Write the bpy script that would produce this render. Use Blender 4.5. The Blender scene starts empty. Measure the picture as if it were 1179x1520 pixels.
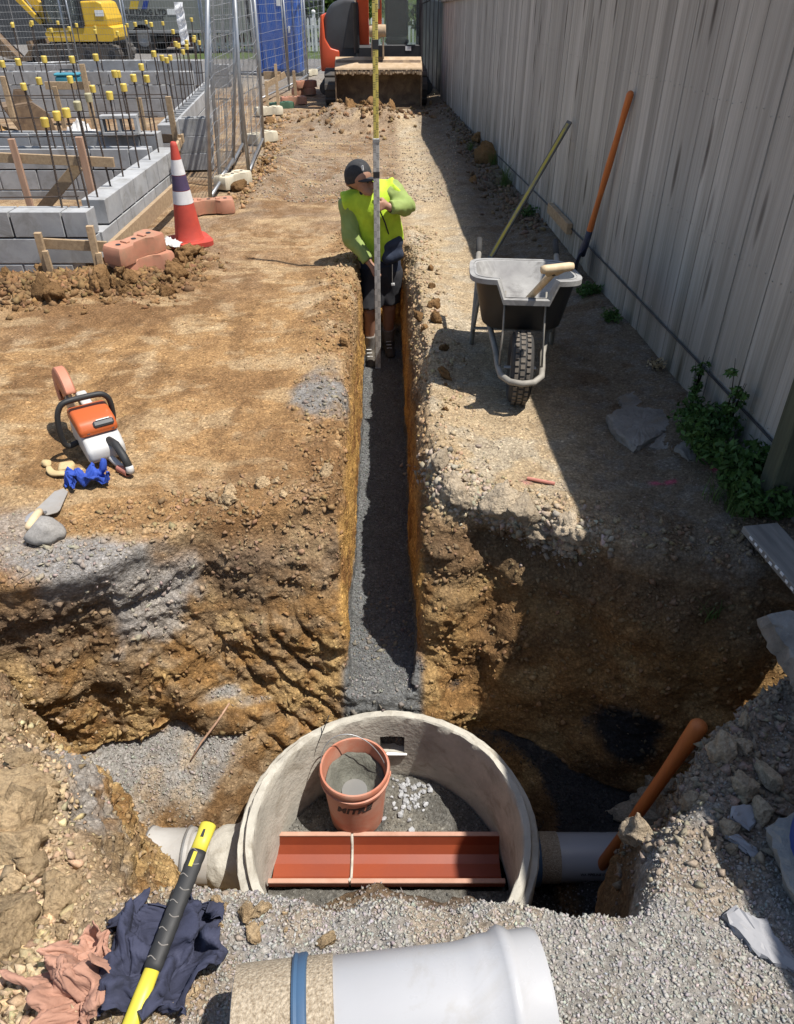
import bpy, bmesh, math, random
import numpy as np
from mathutils import Vector, Matrix, Euler

# ------------------------------------------------------------------ camera
R = math.radians
FPX, CXP, CYP, PW, PH = 1100.0, 590.0, 760.0, 1179.0, 1520.0
CAM_H, CAM_T = 1.85, R(35.3)
scene = bpy.context.scene
col = scene.collection
cam_d = bpy.data.cameras.new('camera')
cam = bpy.data.objects.new('camera', cam_d)
col.objects.link(cam)
cam.location = (0, 0, CAM_H)
cam.rotation_euler = (R(90) - CAM_T, 0, 0)
cam_d.sensor_fit = 'VERTICAL'
cam_d.sensor_height = 24.0
cam_d.lens = FPX / PH * 24.0
cam_d.clip_start = 0.02
cam_d.clip_end = 1000
scene.camera = cam

# ------------------------------------------------------------------ sky and sun
SUN_DIR = Vector((0.40, -0.14, 1.0)).normalized()      # towards the sun
sun_el = math.asin(SUN_DIR.z)
sun_az = math.atan2(SUN_DIR.x, SUN_DIR.y)
world = bpy.data.worlds.new('World')
scene.world = world
world.use_nodes = True
wn = world.node_tree
sky = wn.nodes.new('ShaderNodeTexSky')
sky.sky_type = 'NISHITA'
sky.sun_disc = False
sky.sun_elevation = sun_el
sky.sun_rotation = sun_az
sky.air_density = 1.0
sky.dust_density = 1.2
bg = wn.nodes['Background']
wn.links.new(sky.outputs[0], bg.inputs[0])
bg.inputs[1].default_value = 0.10
sl = bpy.data.lights.new('sun', 'SUN')
sl.energy = 5.0
sl.angle = R(0.53)
sl.color = (1.0, 0.955, 0.89)
sun = bpy.data.objects.new('sun', sl)
col.objects.link(sun)
sun.rotation_euler = SUN_DIR.to_track_quat('Z', 'Y').to_euler()
scene.view_settings.view_transform = 'Standard'
scene.view_settings.look = 'None'
scene.view_settings.exposure = 0.52
scene.view_settings.gamma = 1.0
scene.view_settings.use_curve_mapping = False

rng = np.random.default_rng(7)
rnd = random.Random(11)

# ------------------------------------------------------------------ pixel helper (photo pixel -> direction)
_c, _s = math.cos(CAM_T), math.sin(CAM_T)
def ray(px, py):
    u = (px - CXP) / FPX
    v = (CYP - py) / FPX
    return Vector((u, _c + v * _s, -_s + v * _c))
def at_z(px, py, z=0.0):
    d = ray(px, py)
    t = (z - CAM_H) / d.z
    return Vector((d.x * t, d.y * t, z))
def at_y(px, py, y):
    d = ray(px, py)
    t = y / d.y
    return Vector((d.x * t, y, CAM_H + d.z * t))

# ------------------------------------------------------------------ tagging
def tag(o, label=None, cat=None, group=None, kind=None):
    if label: o['label'] = label
    if cat: o['category'] = cat
    if group: o['group'] = group
    if kind: o['kind'] = kind
    return o
def empty(name, loc=(0, 0, 0), rot=(0, 0, 0), label=None, cat=None, group=None):
    o = bpy.data.objects.new(name, None)
    o.empty_display_size = 0.1
    col.objects.link(o)
    o.location = loc
    o.rotation_euler = rot
    return tag(o, label, cat, group)
def link(name, me, mat=None, parent=None, loc=None, rot=None, scale=None):
    if mat is not None and not me.materials:
        me.materials.append(mat)
    o = bpy.data.objects.new(name, me)
    col.objects.link(o)
    if parent is not None: o.parent = parent
    if loc is not None: o.location = loc
    if rot is not None: o.rotation_euler = rot
    if scale is not None: o.scale = scale if hasattr(scale, '__len__') else (scale,) * 3
    return o
def copy_tree(o, parent=None):
    c = o.copy()
    col.objects.link(c)
    c.parent = parent
    for ch in list(o.children):
        copy_tree(ch, c)
    return c

# ------------------------------------------------------------------ mesh builder
def frame_from_z(d):
    d = Vector(d).normalized()
    a = Vector((0, 0, 1)) if abs(d.z) < 0.9 else Vector((1, 0, 0))
    x = d.cross(a).normalized()
    return x, d.cross(x).normalized(), d
class MB:
    def __init__(s):
        s.v, s.f = [], []
    def add(s, vs, fs):
        o = len(s.v)
        s.v += [tuple(p) for p in vs]
        s.f += [tuple(o + i for i in q) for q in fs]
        return s
    def box(s, c, size, rot=None, bev=0.0):
        hx, hy, hz = [q / 2 for q in size]
        c = Vector(c)
        m = Euler(rot).to_matrix() if rot is not None else None
        if bev <= 0:
            P = [Vector((sx * hx, sy * hy, sz * hz)) for sz in (-1, 1) for sy in (-1, 1) for sx in (-1, 1)]
            F = [(0, 2, 3, 1), (4, 5, 7, 6), (0, 1, 5, 4), (2, 6, 7, 3), (0, 4, 6, 2), (1, 3, 7, 5)]
        else:
            b = min(bev, hx * .9, hy * .9, hz * .9)
            P, F = [], []
            idx = {}
            for sx in (-1, 1):
                for sy in (-1, 1):
                    for sz in (-1, 1):
                        for ax in range(3):
                            q = [sx * (hx - b), sy * (hy - b), sz * (hz - b)]
                            q[ax] = (sx * hx, sy * hy, sz * hz)[ax]
                            idx[(sx, sy, sz, ax)] = len(P)
                            P.append(Vector(q))
            def face(keys):
                pts = [idx[k] for k in keys]
                n = (P[pts[1]] - P[pts[0]]).cross(P[pts[2]] - P[pts[0]])
                cen = sum((P[i] for i in pts), Vector()) / len(pts)
                if n.dot(cen) < 0: pts = pts[::-1]
                F.append(tuple(pts))
            for ax in range(3):
                a1, a2 = [a for a in range(3) if a != ax]
                for sg in (-1, 1):
                    ks = []
                    for u, w in ((-1, -1), (1, -1), (1, 1), (-1, 1)):
                        k = [0, 0, 0]; k[ax] = sg; k[a1] = u; k[a2] = w
                        ks.append((*k, ax))
                    face(ks)
                for u in (-1, 1):
                    for w in (-1, 1):
                        ka = [0, 0, 0]; kb = [0, 0, 0]
                        ka[ax] = -1; kb[ax] = 1
                        ka[a1] = kb[a1] = u; ka[a2] = kb[a2] = w
                        face([(*ka, a1), (*kb, a1), (*kb, a2), (*ka, a2)])
            for sx in (-1, 1):
                for sy in (-1, 1):
                    for sz in (-1, 1):
                        face([(sx, sy, sz, 0), (sx, sy, sz, 1), (sx, sy, sz, 2)])
        if m is not None: P = [m @ p for p in P]
        return s.add([p + c for p in P], F)
    def tube(s, pts, r, n=10, cap=True, closed=False, flat=1.0):
        pts = [Vector(p) for p in pts]
        N = len(pts)
        rs = list(r) if hasattr(r, '__len__') else [r] * N
        d0 = pts[1] - pts[0]
        x, y, z = frame_from_z(d0)
        V = []
        for i, p in enumerate(pts):
            if closed: d = pts[(i + 1) % N] - pts[i - 1]
            elif i == 0: d = pts[1] - pts[0]
            elif i == N - 1: d = pts[-1] - pts[-2]
            else: d = (pts[i + 1] - pts[i]).normalized() + (pts[i] - pts[i - 1]).normalized()
            if d.length < 1e-9: d = z
            d = d.normalized()
            q = z.rotation_difference(d)
            x = (q @ x); z = d
            x = (x - z * x.dot(z)).normalized()
            y = z.cross(x)
            for k in range(n):
                a = 2 * math.pi * k / n
                V.append(p + x * (math.cos(a) * rs[i]) + y * (math.sin(a) * rs[i] * flat))
        F = []
        L = N if closed else N - 1
        for i in range(L):
            j = (i + 1) % N
            for k in range(n):
                k2 = (k + 1) % n
                F.append((i * n + k, i * n + k2, j * n + k2, j * n + k))
        if cap and not closed:
            F.append(tuple(range(n))[::-1])
            F.append(tuple((N - 1) * n + k for k in range(n)))
        return s.add(V, F)
    def lathe(s, prof, c=(0, 0, 0), axis=(0, 0, 1), n=32, cap0=False, cap1=False, a0=0.0, a1=2 * math.pi, xdir=None):
        c = Vector(c)
        x, y, z = frame_from_z(axis)
        if xdir is not None:
            x = Vector(xdir); x = (x - z * x.dot(z)).normalized(); y = z.cross(x)
        full = abs(a1 - a0 - 2 * math.pi) < 1e-6
        cnt = n if full else n + 1
        V = []
        for (r, h) in prof:
            for k in range(cnt):
                a = a0 + (a1 - a0) * k / n
                V.append(c + x * (r * math.cos(a)) + y * (r * math.sin(a)) + z * h)
        F = []
        for i in range(len(prof) - 1):
            for k in range(n):
                k2 = (k + 1) % cnt
                F.append((i * cnt + k, i * cnt + k2, (i + 1) * cnt + k2, (i + 1) * cnt + k))
        if cap0: F.append(tuple(range(cnt))[::-1])
        if cap1: F.append(tuple((len(prof) - 1) * cnt + k for k in range(cnt)))
        return s.add(V, F)
    def prism(s, poly, origin, ux, uy, depth):
        """poly in the (ux, uy) plane pushed along depth (vector)"""
        o = Vector(origin); ux = Vector(ux); uy = Vector(uy); d = Vector(depth)
        n = len(poly)
        A = [o + ux * p[0] + uy * p[1] for p in poly]
        V = A + [p + d for p in A]
        F = [tuple(range(n))[::-1], tuple(n + i for i in range(n))]
        for i in range(n):
            j = (i + 1) % n
            F.append((i, j, n + j, n + i))
        return s.add(V, F)
    def mesh(s, name, smooth=False, angle=None, fix=True):
        me = bpy.data.meshes.new(name)
        me.from_pydata(s.v, [], s.f)
        if fix:
            bm = bmesh.new(); bm.from_mesh(me)
            bmesh.ops.recalc_face_normals(bm, faces=bm.faces)
            bm.to_mesh(me); bm.free()
        if smooth or angle is not None:
            me.polygons.foreach_set('use_smooth', [True] * len(me.polygons))
            if angle is not None:
                try: me.set_sharp_from_angle(angle=R(angle))
                except Exception: pass
        me.update()
        return me
    def build(s, name, mat, parent=None, smooth=False, angle=None, loc=None, rot=None, fix=True):
        return link(name, s.mesh(name, smooth, angle, fix), mat, parent, loc, rot)
def np_mesh(name, V, F, smooth=True):
    """V (n,3) array, F (m,k) int array with constant k"""
    me = bpy.data.meshes.new(name)
    V = np.ascontiguousarray(V, dtype=np.float32); F = np.ascontiguousarray(F, dtype=np.int32)
    m, k = F.shape
    me.vertices.add(len(V)); me.vertices.foreach_set('co', V.ravel())
    me.loops.add(m * k); me.loops.foreach_set('vertex_index', F.ravel())
    me.polygons.add(m)
    me.polygons.foreach_set('loop_start', np.arange(0, m * k, k, dtype=np.int32))
    me.polygons.foreach_set('loop_total', np.full(m, k, dtype=np.int32))
    me.update(calc_edges=True)
    if smooth: me.polygons.foreach_set('use_smooth', np.ones(m, dtype=bool))
    return me
def set_col(me, C, name='Col'):
    a = me.color_attributes.new(name, 'FLOAT_COLOR', 'POINT')
    C4 = np.ones((len(C), 4), dtype=np.float32); C4[:, :3] = C
    a.data.foreach_set('color', C4.ravel())

# ------------------------------------------------------------------ noise
_perm = np.random.default_rng(3).permutation(256).astype(np.int64)
_perm = np.concatenate([_perm, _perm, _perm])
_g = np.random.default_rng(4).normal(size=(256, 3)); _g /= np.linalg.norm(_g, axis=1)[:, None]
_g = _g.astype(np.float32)
def perlin(P):
    P = np.asarray(P, dtype=np.float32)
    I = np.floor(P).astype(np.int64)
    f = P - I
    I &= 255
    u = f * f * f * (f * (f * 6 - 15) + 10)
    out = 0
    for dx in (0, 1):
        wx = u[:, 0] if dx else 1 - u[:, 0]
        hx = _perm[I[:, 0] + dx]
        for dy in (0, 1):
            wy = u[:, 1] if dy else 1 - u[:, 1]
            hy = _perm[hx + I[:, 1] + dy]
            for dz in (0, 1):
                wz = u[:, 2] if dz else 1 - u[:, 2]
                G = _g[_perm[hy + I[:, 2] + dz]]
                d = G[:, 0] * (f[:, 0] - dx) + G[:, 1] * (f[:, 1] - dy) + G[:, 2] * (f[:, 2] - dz)
                out = out + wx * wy * wz * d
    return out * 1.5
def fbm(P, scale, octs=4, gain=0.5, off=0.0):
    P = np.asarray(P, dtype=np.float32)
    v = 0; a = 1.0; s = scale
    for o in range(octs):
        v = v + a * perlin(P * s + (17.3 * o + off))
        a *= gain; s *= 2.03
    return v
def ridged(P, scale, octs=3, off=0.0):
    P = np.asarray(P, dtype=np.float32)
    v = 0; a = 1.0; s = scale
    for o in range(octs):
        v = v + a * (1 - 2 * np.abs(perlin(P * s + (9.1 * o + off))))
        a *= 0.5; s *= 2.1
    return v
def sstep(a, b, x):
    t = np.clip((x - a) / (b - a), 0, 1)
    return t * t * (3 - 2 * t)
def smax(a, b, k):
    h = np.clip(0.5 + 0.5 * (a - b) / k, 0, 1)
    return b + (a - b) * h + k * h * (1 - h)
def smin(a, b, k):
    return -smax(-a, -b, k)

# ------------------------------------------------------------------ surface nets on a non-uniform grid (solid where f < 0)
def surface_nets(f, xs, ys, zs):
    xs, ys, zs = [np.asarray(q, dtype=np.float64) for q in (xs, ys, zs)]
    s = f < 0
    nx, ny, nz = f.shape
    cnt = np.zeros((nx - 1, ny - 1, nz - 1), dtype=np.uint8)
    for dx in (0, 1):
        for dy in (0, 1):
            for dz in (0, 1):
                cnt += s[dx:nx - 1 + dx, dy:ny - 1 + dy, dz:nz - 1 + dz]
    act = (cnt > 0) & (cnt < 8)
    ci, cj, ck = np.nonzero(act)
    idx = np.full(act.shape, -1, dtype=np.int64)
    idx[ci, cj, ck] = np.arange(len(ci))
    acc = np.zeros((len(ci), 3)); num = np.zeros(len(ci))
    axs = (xs, ys, zs)
    corners = [(a, b, c) for a in (0, 1) for b in (0, 1) for c in (0, 1)]
    for A in corners:
        for ax in range(3):
            if A[ax]: continue
            B = list(A); B[ax] = 1
            fa = f[ci + A[0], cj + A[1], ck + A[2]].astype(np.float64)
            fb = f[ci + B[0], cj + B[1], ck + B[2]].astype(np.float64)
            m = (fa < 0) != (fb < 0)
            t = np.where(m, fa / np.where(m, fa - fb, 1), 0)
            P = np.stack([xs[ci + A[0]], ys[cj + A[1]], zs[ck + A[2]]], 1)
            ii = (ci, cj, ck)[ax]
            P[:, ax] = axs[ax][ii] + t * (axs[ax][ii + 1] - axs[ax][ii])
            acc += P * m[:, None]; num += m
    V = acc / num[:, None]
    quads = []
    for ax in range(3):
        sl0 = [slice(1, -1)] * 3; sl1 = [slice(1, -1)] * 3
        sl0[ax] = slice(0, -1); sl1[ax] = slice(1, None)
        a = s[tuple(sl0)]; b = s[tuple(sl1)]
        e = np.nonzero(a != b)
        fl = a[e]
        I = [e[0] + (0 if ax == 0 else 1), e[1] + (0 if ax == 1 else 1), e[2] + (0 if ax == 2 else 1)]
        u, w = [(1, 2), (2, 0), (0, 1)][ax]
        def cell(du, dw):
            J = [q.copy() for q in I]
            J[u] -= du; J[w] -= dw
            return idx[J[0], J[1], J[2]]
        q = np.stack([cell(1, 1), cell(0, 1), cell(0, 0), cell(1, 0)], 1)
        q[~fl] = q[~fl][:, ::-1]
        quads.append(q)
    return V, np.concatenate(quads)
def subdivide(V, F):
    """split every quad in four (smoothly: edge points nudged towards face points)"""
    n = len(V); m = len(F)
    E = np.stack([F, np.roll(F, -1, axis=1)], 2).reshape(-1, 2)
    Es = np.sort(E, axis=1)
    key = Es[:, 0] * n + Es[:, 1]
    uk, inv = np.unique(key, return_inverse=True)
    e0 = uk // n; e1 = uk % n
    fc = V[F].mean(1)
    ec = (V[e0] + V[e1]) / 2
    sm = np.zeros_like(ec); c = np.zeros(len(uk))
    fr = np.repeat(np.arange(m), 4)
    for d in range(3): sm[:, d] = np.bincount(inv, weights=fc[fr, d], minlength=len(uk))
    c = np.bincount(inv, minlength=len(uk))
    two = c >= 2
    ec[two] = 0.5 * ec[two] + 0.5 * (sm[two] / c[two][:, None])
    V2 = np.concatenate([V, ec, fc])
    inv = inv.reshape(m, 4)
    fi = n + len(uk) + np.arange(m)
    out = []
    for k in range(4):
        out.append(np.stack([F[:, k], n + inv[:, k], fi, n + inv[:, k - 1]], 1))
    return V2, np.concatenate(out)
def vnormals(V, F):
    a = V[F[:, 2]] - V[F[:, 0]]; b = V[F[:, 3 if F.shape[1] == 4 else 1]] - V[F[:, 1 if F.shape[1] == 4 else 0]]
    N = np.cross(a, b)
    if F.shape[1] == 3: N = np.cross(V[F[:, 1]] - V[F[:, 0]], V[F[:, 2]] - V[F[:, 0]])
    out = np.zeros_like(V)
    for k in range(F.shape[1]):
        for d in range(3):
            out[:, d] += np.bincount(F[:, k], weights=N[:, d], minlength=len(V))
    l = np.linalg.norm(out, axis=1); l[l == 0] = 1
    return out / l[:, None]

# soft bodies: list of (A, B, ra, rb) round cones blended with radius k, meshed by surface nets
def blob(caps, k=0.03, vox=0.012, cuts=(), subd=0, extra=None, flat=None):
    lo = np.min([np.minimum(np.array(c[0]) - max(c[2], c[3]), np.array(c[1]) - max(c[2], c[3])) for c in caps], axis=0) - 3 * vox
    hi = np.max([np.maximum(np.array(c[0]) + max(c[2], c[3]), np.array(c[1]) + max(c[2], c[3])) for c in caps], axis=0) + 3 * vox
    ax = [np.arange(lo[d], hi[d] + vox, vox) for d in range(3)]
    sh = tuple(len(q) for q in ax)
    f = np.full(sh, 1.0, dtype=np.float32)
    for c in caps:
        A, B, ra, rb = np.array(c[0], dtype=np.float32), np.array(c[1], dtype=np.float32), c[2], c[3]
        sq = np.array(c[4], dtype=np.float32) if len(c) > 4 else None
        rm_ = max(ra, rb) * (1 if sq is None else max(1, float(sq.max()))) + 2 * k + 3 * vox
        l_, h_ = np.minimum(A, B) - rm_, np.maximum(A, B) + rm_
        sl = tuple(slice(max(0, int((l_[d] - ax[d][0]) / vox)), max(1, int((h_[d] - ax[d][0]) / vox) + 2)) for d in range(3))
        P = np.stack(np.meshgrid(*[ax[d][sl[d]] for d in range(3)], indexing='ij'), -1).astype(np.float32)
        if P.size == 0: continue
        Q = P; a, b = A, B
        if sq is not None:
            Q = (P - A) / sq + A; b = (B - A) / sq + A
        ab = b - a; L = float(ab @ ab)
        t = np.clip(((Q - a) @ ab) / L, 0, 1) if L > 1e-12 else np.zeros(Q.shape[:3], dtype=np.float32)
        d = np.linalg.norm(Q - a - t[..., None] * ab, axis=-1) - (ra + (rb - ra) * t)
        if sq is not None: d = d * float(min(sq))
        f[sl] = smin(f[sl], d, k)
    P = np.stack(np.meshgrid(*ax, indexing='ij'), -1).astype(np.float32) if (cuts or extra is not None) else None
    for (pt, nrm) in cuts:                # keep the side the normal points away from
        nrm = np.array(nrm, dtype=np.float32); nrm = nrm / np.linalg.norm(nrm)
        f = np.maximum(f, (P - np.array(pt, dtype=np.float32)) @ nrm)
    if extra is not None: f = extra(P, f)
    V, F = surface_nets(f, *ax)
    for i in range(subd): V, F = subdivide(V, F)
    return V, F

# ------------------------------------------------------------------ materials
class NT:
    def __init__(s, name):
        s.m = bpy.data.materials.new(name); s.m.use_nodes = True
        s.n = s.m.node_tree.nodes; s.l = s.m.node_tree.links
        s.b = s.n['Principled BSDF']
    def node(s, t, **kw):
        n = s.n.new(t)
        for k, v in kw.items():
            if k in n.inputs.keys(): n.inputs[k].default_value = v
            else: setattr(n, k, v)
        return n
    def link(s, a, b): s.l.new(a, b)
    def coords(s, kind='Object', scale=(1, 1, 1), rnd=False):
        tc = s.node('ShaderNodeTexCoord')
        mp = s.node('ShaderNodeMapping')
        mp.inputs['Scale'].default_value = scale
        s.link(tc.outputs[kind], mp.inputs['Vector'])
        if rnd:
            oi = s.node('ShaderNodeObjectInfo')
            mu = s.node('ShaderNodeMath', operation='MULTIPLY'); mu.inputs[1].default_value = 40.0
            s.link(oi.outputs['Random'], mu.inputs[0])
            cb = s.node('ShaderNodeCombineXYZ')
            for i in range(3): s.link(mu.outputs[0], cb.inputs[i])
            s.link(cb.outputs[0], mp.inputs['Location'])
        return mp.outputs[0]
    def noise(s, vec, scale, detail=5, rough=.6, dist=0.0):
        n = s.node('ShaderNodeTexNoise')
        n.inputs['Scale'].default_value = scale; n.inputs['Detail'].default_value = detail
        n.inputs['Roughness'].default_value = rough; n.inputs['Distortion'].default_value = dist
        s.link(vec, n.inputs['Vector'])
        return n.outputs['Fac']
    def ramp(s, fac, stops, interp='LINEAR'):
        r = s.node('ShaderNodeValToRGB'); r.color_ramp.interpolation = interp
        e = r.color_ramp.elements
        while len(e) < len(stops): e.new(0.5)
        for i, (p, c) in enumerate(stops):
            e[i].position = p
            e[i].color = (*c, 1) if hasattr(c, '__len__') else (c, c, c, 1)
        s.link(fac, r.inputs[0])
        return r.outputs[0]
    def mix(s, fac, a, b, mode='MIX'):
        m = s.node('ShaderNodeMix', data_type='RGBA', blend_type=mode)
        for sock, v in ((m.inputs[0], fac), (m.inputs[6], a), (m.inputs[7], b)):
            if hasattr(v, 'is_linked'): s.link(v, sock)
            elif hasattr(v, '__len__'): sock.default_value = (*v, 1)
            else: sock.default_value = v
        return m.outputs[2]
    def math(s, op, a, b=None):
        m = s.node('ShaderNodeMath', operation=op)
        for i, v in enumerate((a, b)):
            if v is None: continue
            if hasattr(v, 'is_linked'): s.link(v, m.inputs[i])
            else: m.inputs[i].default_value = v
        return m.outputs[0]
    def bump(s, h, strength=.5, dist=.01, prev=None):
        b = s.node('ShaderNodeBump')
        b.inputs['Strength'].default_value = strength; b.inputs['Distance'].default_value = dist
        s.link(h, b.inputs['Height'])
        if prev is not None: s.link(prev, b.inputs['Normal'])
        return b.outputs[0]
    def out(s, color=None, rough=None, normal=None, metal=None, spec=None):
        for nm, v in (('Base Color', color), ('Roughness', rough), ('Normal', normal), ('Metallic', metal), ('Specular IOR Level', spec)):
            if v is None: continue
            k = s.b.inputs[nm]
            if hasattr(v, 'is_linked'): s.link(v, k)
            elif hasattr(v, '__len__'): k.default_value = (*v, 1)
            else: k.default_value = v
        return s.m
def M(name, c1, c2=None, scale=8, rough=.7, bump=.3, bdist=.004, metal=0.0, spec=.4, stretch=(1, 1, 1), dirt=None, dirt_amt=.5, dirt_scale=3, bscale=None, rnd=True, var=0.0):
    """two-tone noise material with bump and optional dirt blotches"""
    t = NT(name)
    v = t.coords('Object', stretch, rnd)
    n = t.noise(v, scale)
    if c2 is None: c2 = tuple(q * .75 for q in c1)
    cc = t.ramp(n, [(.3, c2), (.68, c1)])
    if dirt is not None:
        d = t.ramp(t.noise(v, dirt_scale, 6, .7, .6), [(1 - dirt_amt - .12, 0.0), (min(1, 1 - dirt_amt + .12), 1.0)])
        cc = t.mix(d, cc, dirt)
    if var > 0:
        oi = t.node('ShaderNodeObjectInfo')
        hv = t.node('ShaderNodeHueSaturation')
        mr = t.node('ShaderNodeMapRange'); mr.inputs[3].default_value = 1 - var; mr.inputs[4].default_value = 1 + var
        t.link(oi.outputs['Random'], mr.inputs[0]); t.link(mr.outputs[0], hv.inputs['Value']); t.link(cc, hv.inputs['Color'])
        cc = hv.outputs[0]
    nb = t.noise(v, bscale or scale * 4, 4)
    rr = t.ramp(n, [(.3, min(1, rough + .12)), (.7, max(.05, rough - .1))])
    return t.out(cc, rr, t.bump(nb, bump, bdist) if bump > 0 else None, metal, spec)

def mat_terrain():
    t = NT('earth')
    v = t.coords('Object')
    a = t.node('ShaderNodeAttribute', attribute_name='Col')
    n1 = t.noise(v, 9, 8, .7)
    n2 = t.noise(v, 70, 6, .75)
    c = t.mix(t.ramp(n1, [(.3, .0), (.7, 1.0)]), a.outputs['Color'], (.5, .5, .5), 'OVERLAY')
    k1 = t.ramp(n1, [(.25, (.62, .58, .54)), (.5, (1, 1, 1)), (.78, (1.22, 1.22, 1.2))])
    k2 = t.ramp(n2, [(.28, (.5, .48, .45)), (.5, (1, 1, 1)), (.75, (1.38, 1.38, 1.36))])
    c = t.mix(1.0, a.outputs['Color'], k1, 'MULTIPLY')
    c = t.mix(1.0, c, k2, 'MULTIPLY')
    sp2 = t.node('ShaderNodeTexVoronoi'); sp2.inputs['Scale'].default_value = 85; t.link(v, sp2.inputs['Vector'])
    c = t.mix(1.0, c, t.ramp(sp2.outputs['Distance'], [(.10, (1.16, 1.16, 1.16)), (.30, (1.0, 1.0, 1.0)), (.75, (.80, .78, .76))]), 'MULTIPLY')
    hsv = t.node('ShaderNodeSeparateColor'); t.link(sp2.outputs['Color'], hsv.inputs[0])
    c = t.mix(1.0, c, t.ramp(hsv.outputs[0], [(.0, .78), (.6, 1.0), (.93, 1.08), (.97, 1.4)]), 'MULTIPLY')
    vo = t.node('ShaderNodeTexVoronoi'); vo.inputs['Scale'].default_value = 150; t.link(v, vo.inputs['Vector'])
    b1 = t.bump(t.noise(v, 28, 8, .72), .7, .02)
    b2 = t.bump(n2, .8, .012, b1)
    b3 = t.bump(vo.outputs['Distance'], .35, .004, t.bump(sp2.outputs['Distance'], .5, .006, b2))
    return t.out(c, .93, b3, 0, .15)
def mat_pebble(name='pebbles'):
    t = NT(name)
    a = t.node('ShaderNodeAttribute', attribute_name='Col')
    v = t.coords('Object')
    n = t.noise(v, 160, 4, .7)
    c = t.mix(1.0, a.outputs['Color'], t.ramp(n, [(.3, .68), (.7, 1.2)]), 'MULTIPLY')
    return t.out(c, .88, t.bump(n, .5, .004), 0, .2)
def mat_wood_weathered():
    t = NT('weathered_paling')
    v = t.coords('Object', (6, 6, .45), True)
    vf = t.coords('Object', (60, 60, 1.3), True)
    w = t.noise(v, 2.2, 8, .65, .6)
    g = t.noise(vf, 2.0, 6, .75, .3)
    vk = t.coords('Object', (7, 7, 2.2), True)
    k = t.node('ShaderNodeTexVoronoi'); k.inputs['Scale'].default_value = 1.1; t.link(vk, k.inputs['Vector'])
    knot = t.ramp(k.outputs['Distance'], [(.0, 1.0), (.13, .55), (.2, 0.0)])
    c = t.ramp(w, [(.25, (.30, .282, .254)), (.5, (.45, .43, .396)), (.75, (.55, .528, .494))])
    c = t.mix(1.0, c, t.ramp(g, [(.3, (.78, .77, .76)), (.55, (1, 1, 1)), (.75, (1.10, 1.10, 1.10))]), 'MULTIPLY')
    c = t.mix(knot, c, (.075, .06, .05))
    oi = t.node('ShaderNodeObjectInfo')
    hv = t.node('ShaderNodeHueSaturation')
    mr = t.node('ShaderNodeMapRange'); mr.inputs[3].default_value = .80; mr.inputs[4].default_value = 1.14
    t.link(oi.outputs['Random'], mr.inputs[0]); t.link(mr.outputs[0], hv.inputs['Value']); t.link(c, hv.inputs['Color'])
    # green algae and splash dirt close to the ground
    tc = t.node('ShaderNodeTexCoord'); sp = t.node('ShaderNodeSeparateXYZ'); t.link(tc.outputs['Object'], sp.inputs[0])
    lowm = t.math('MULTIPLY', t.ramp(sp.outputs['Z'], [(.05, 1.0), (.55, 0.0)]), t.ramp(t.noise(v, 1.2), [(.35, 0.0), (.65, .8)]))
    c2 = t.mix(lowm, hv.outputs[0], (.075, .075, .045))
    b = t.bump(g, .55, .004, t.bump(w, .5, .006))
    return t.out(c2, .9, b, 0, .15)

def mat_clod(name, base):
    """soil lump: same grain as the ground, laid out in world space so that lumps of any size share it"""
    t = NT(name)
    g = t.node('ShaderNodeNewGeometry'); v = g.outputs['Position']
    n1 = t.noise(v, 11, 8, .7); n2 = t.noise(v, 75, 6, .75)
    c = t.mix(1.0, base, t.ramp(n1, [(.25, (.60, .56, .52)), (.5, (1, 1, 1)), (.78, (1.2, 1.2, 1.18))]), 'MULTIPLY')
    c = t.mix(1.0, c, t.ramp(n2, [(.28, (.55, .52, .5)), (.5, (1, 1, 1)), (.75, (1.3, 1.3, 1.28))]), 'MULTIPLY')
    oi = t.node('ShaderNodeObjectInfo'); hv = t.node('ShaderNodeHueSaturation')
    mr = t.node('ShaderNodeMapRange'); mr.inputs[3].default_value = .72; mr.inputs[4].default_value = 1.15
    t.link(oi.outputs['Random'], mr.inputs[0]); t.link(mr.outputs[0], hv.inputs['Value']); t.link(c, hv.inputs['Color'])
    vo = t.node('ShaderNodeTexVoronoi'); vo.inputs['Scale'].default_value = 90; t.link(v, vo.inputs['Vector'])
    b = t.bump(vo.outputs['Distance'], .5, .006, t.bump(n2, .8, .010, t.bump(t.noise(v, 26, 8, .72), .9, .024)))
    return t.out(hv.outputs[0], .95, b, 0, .1)

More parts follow.
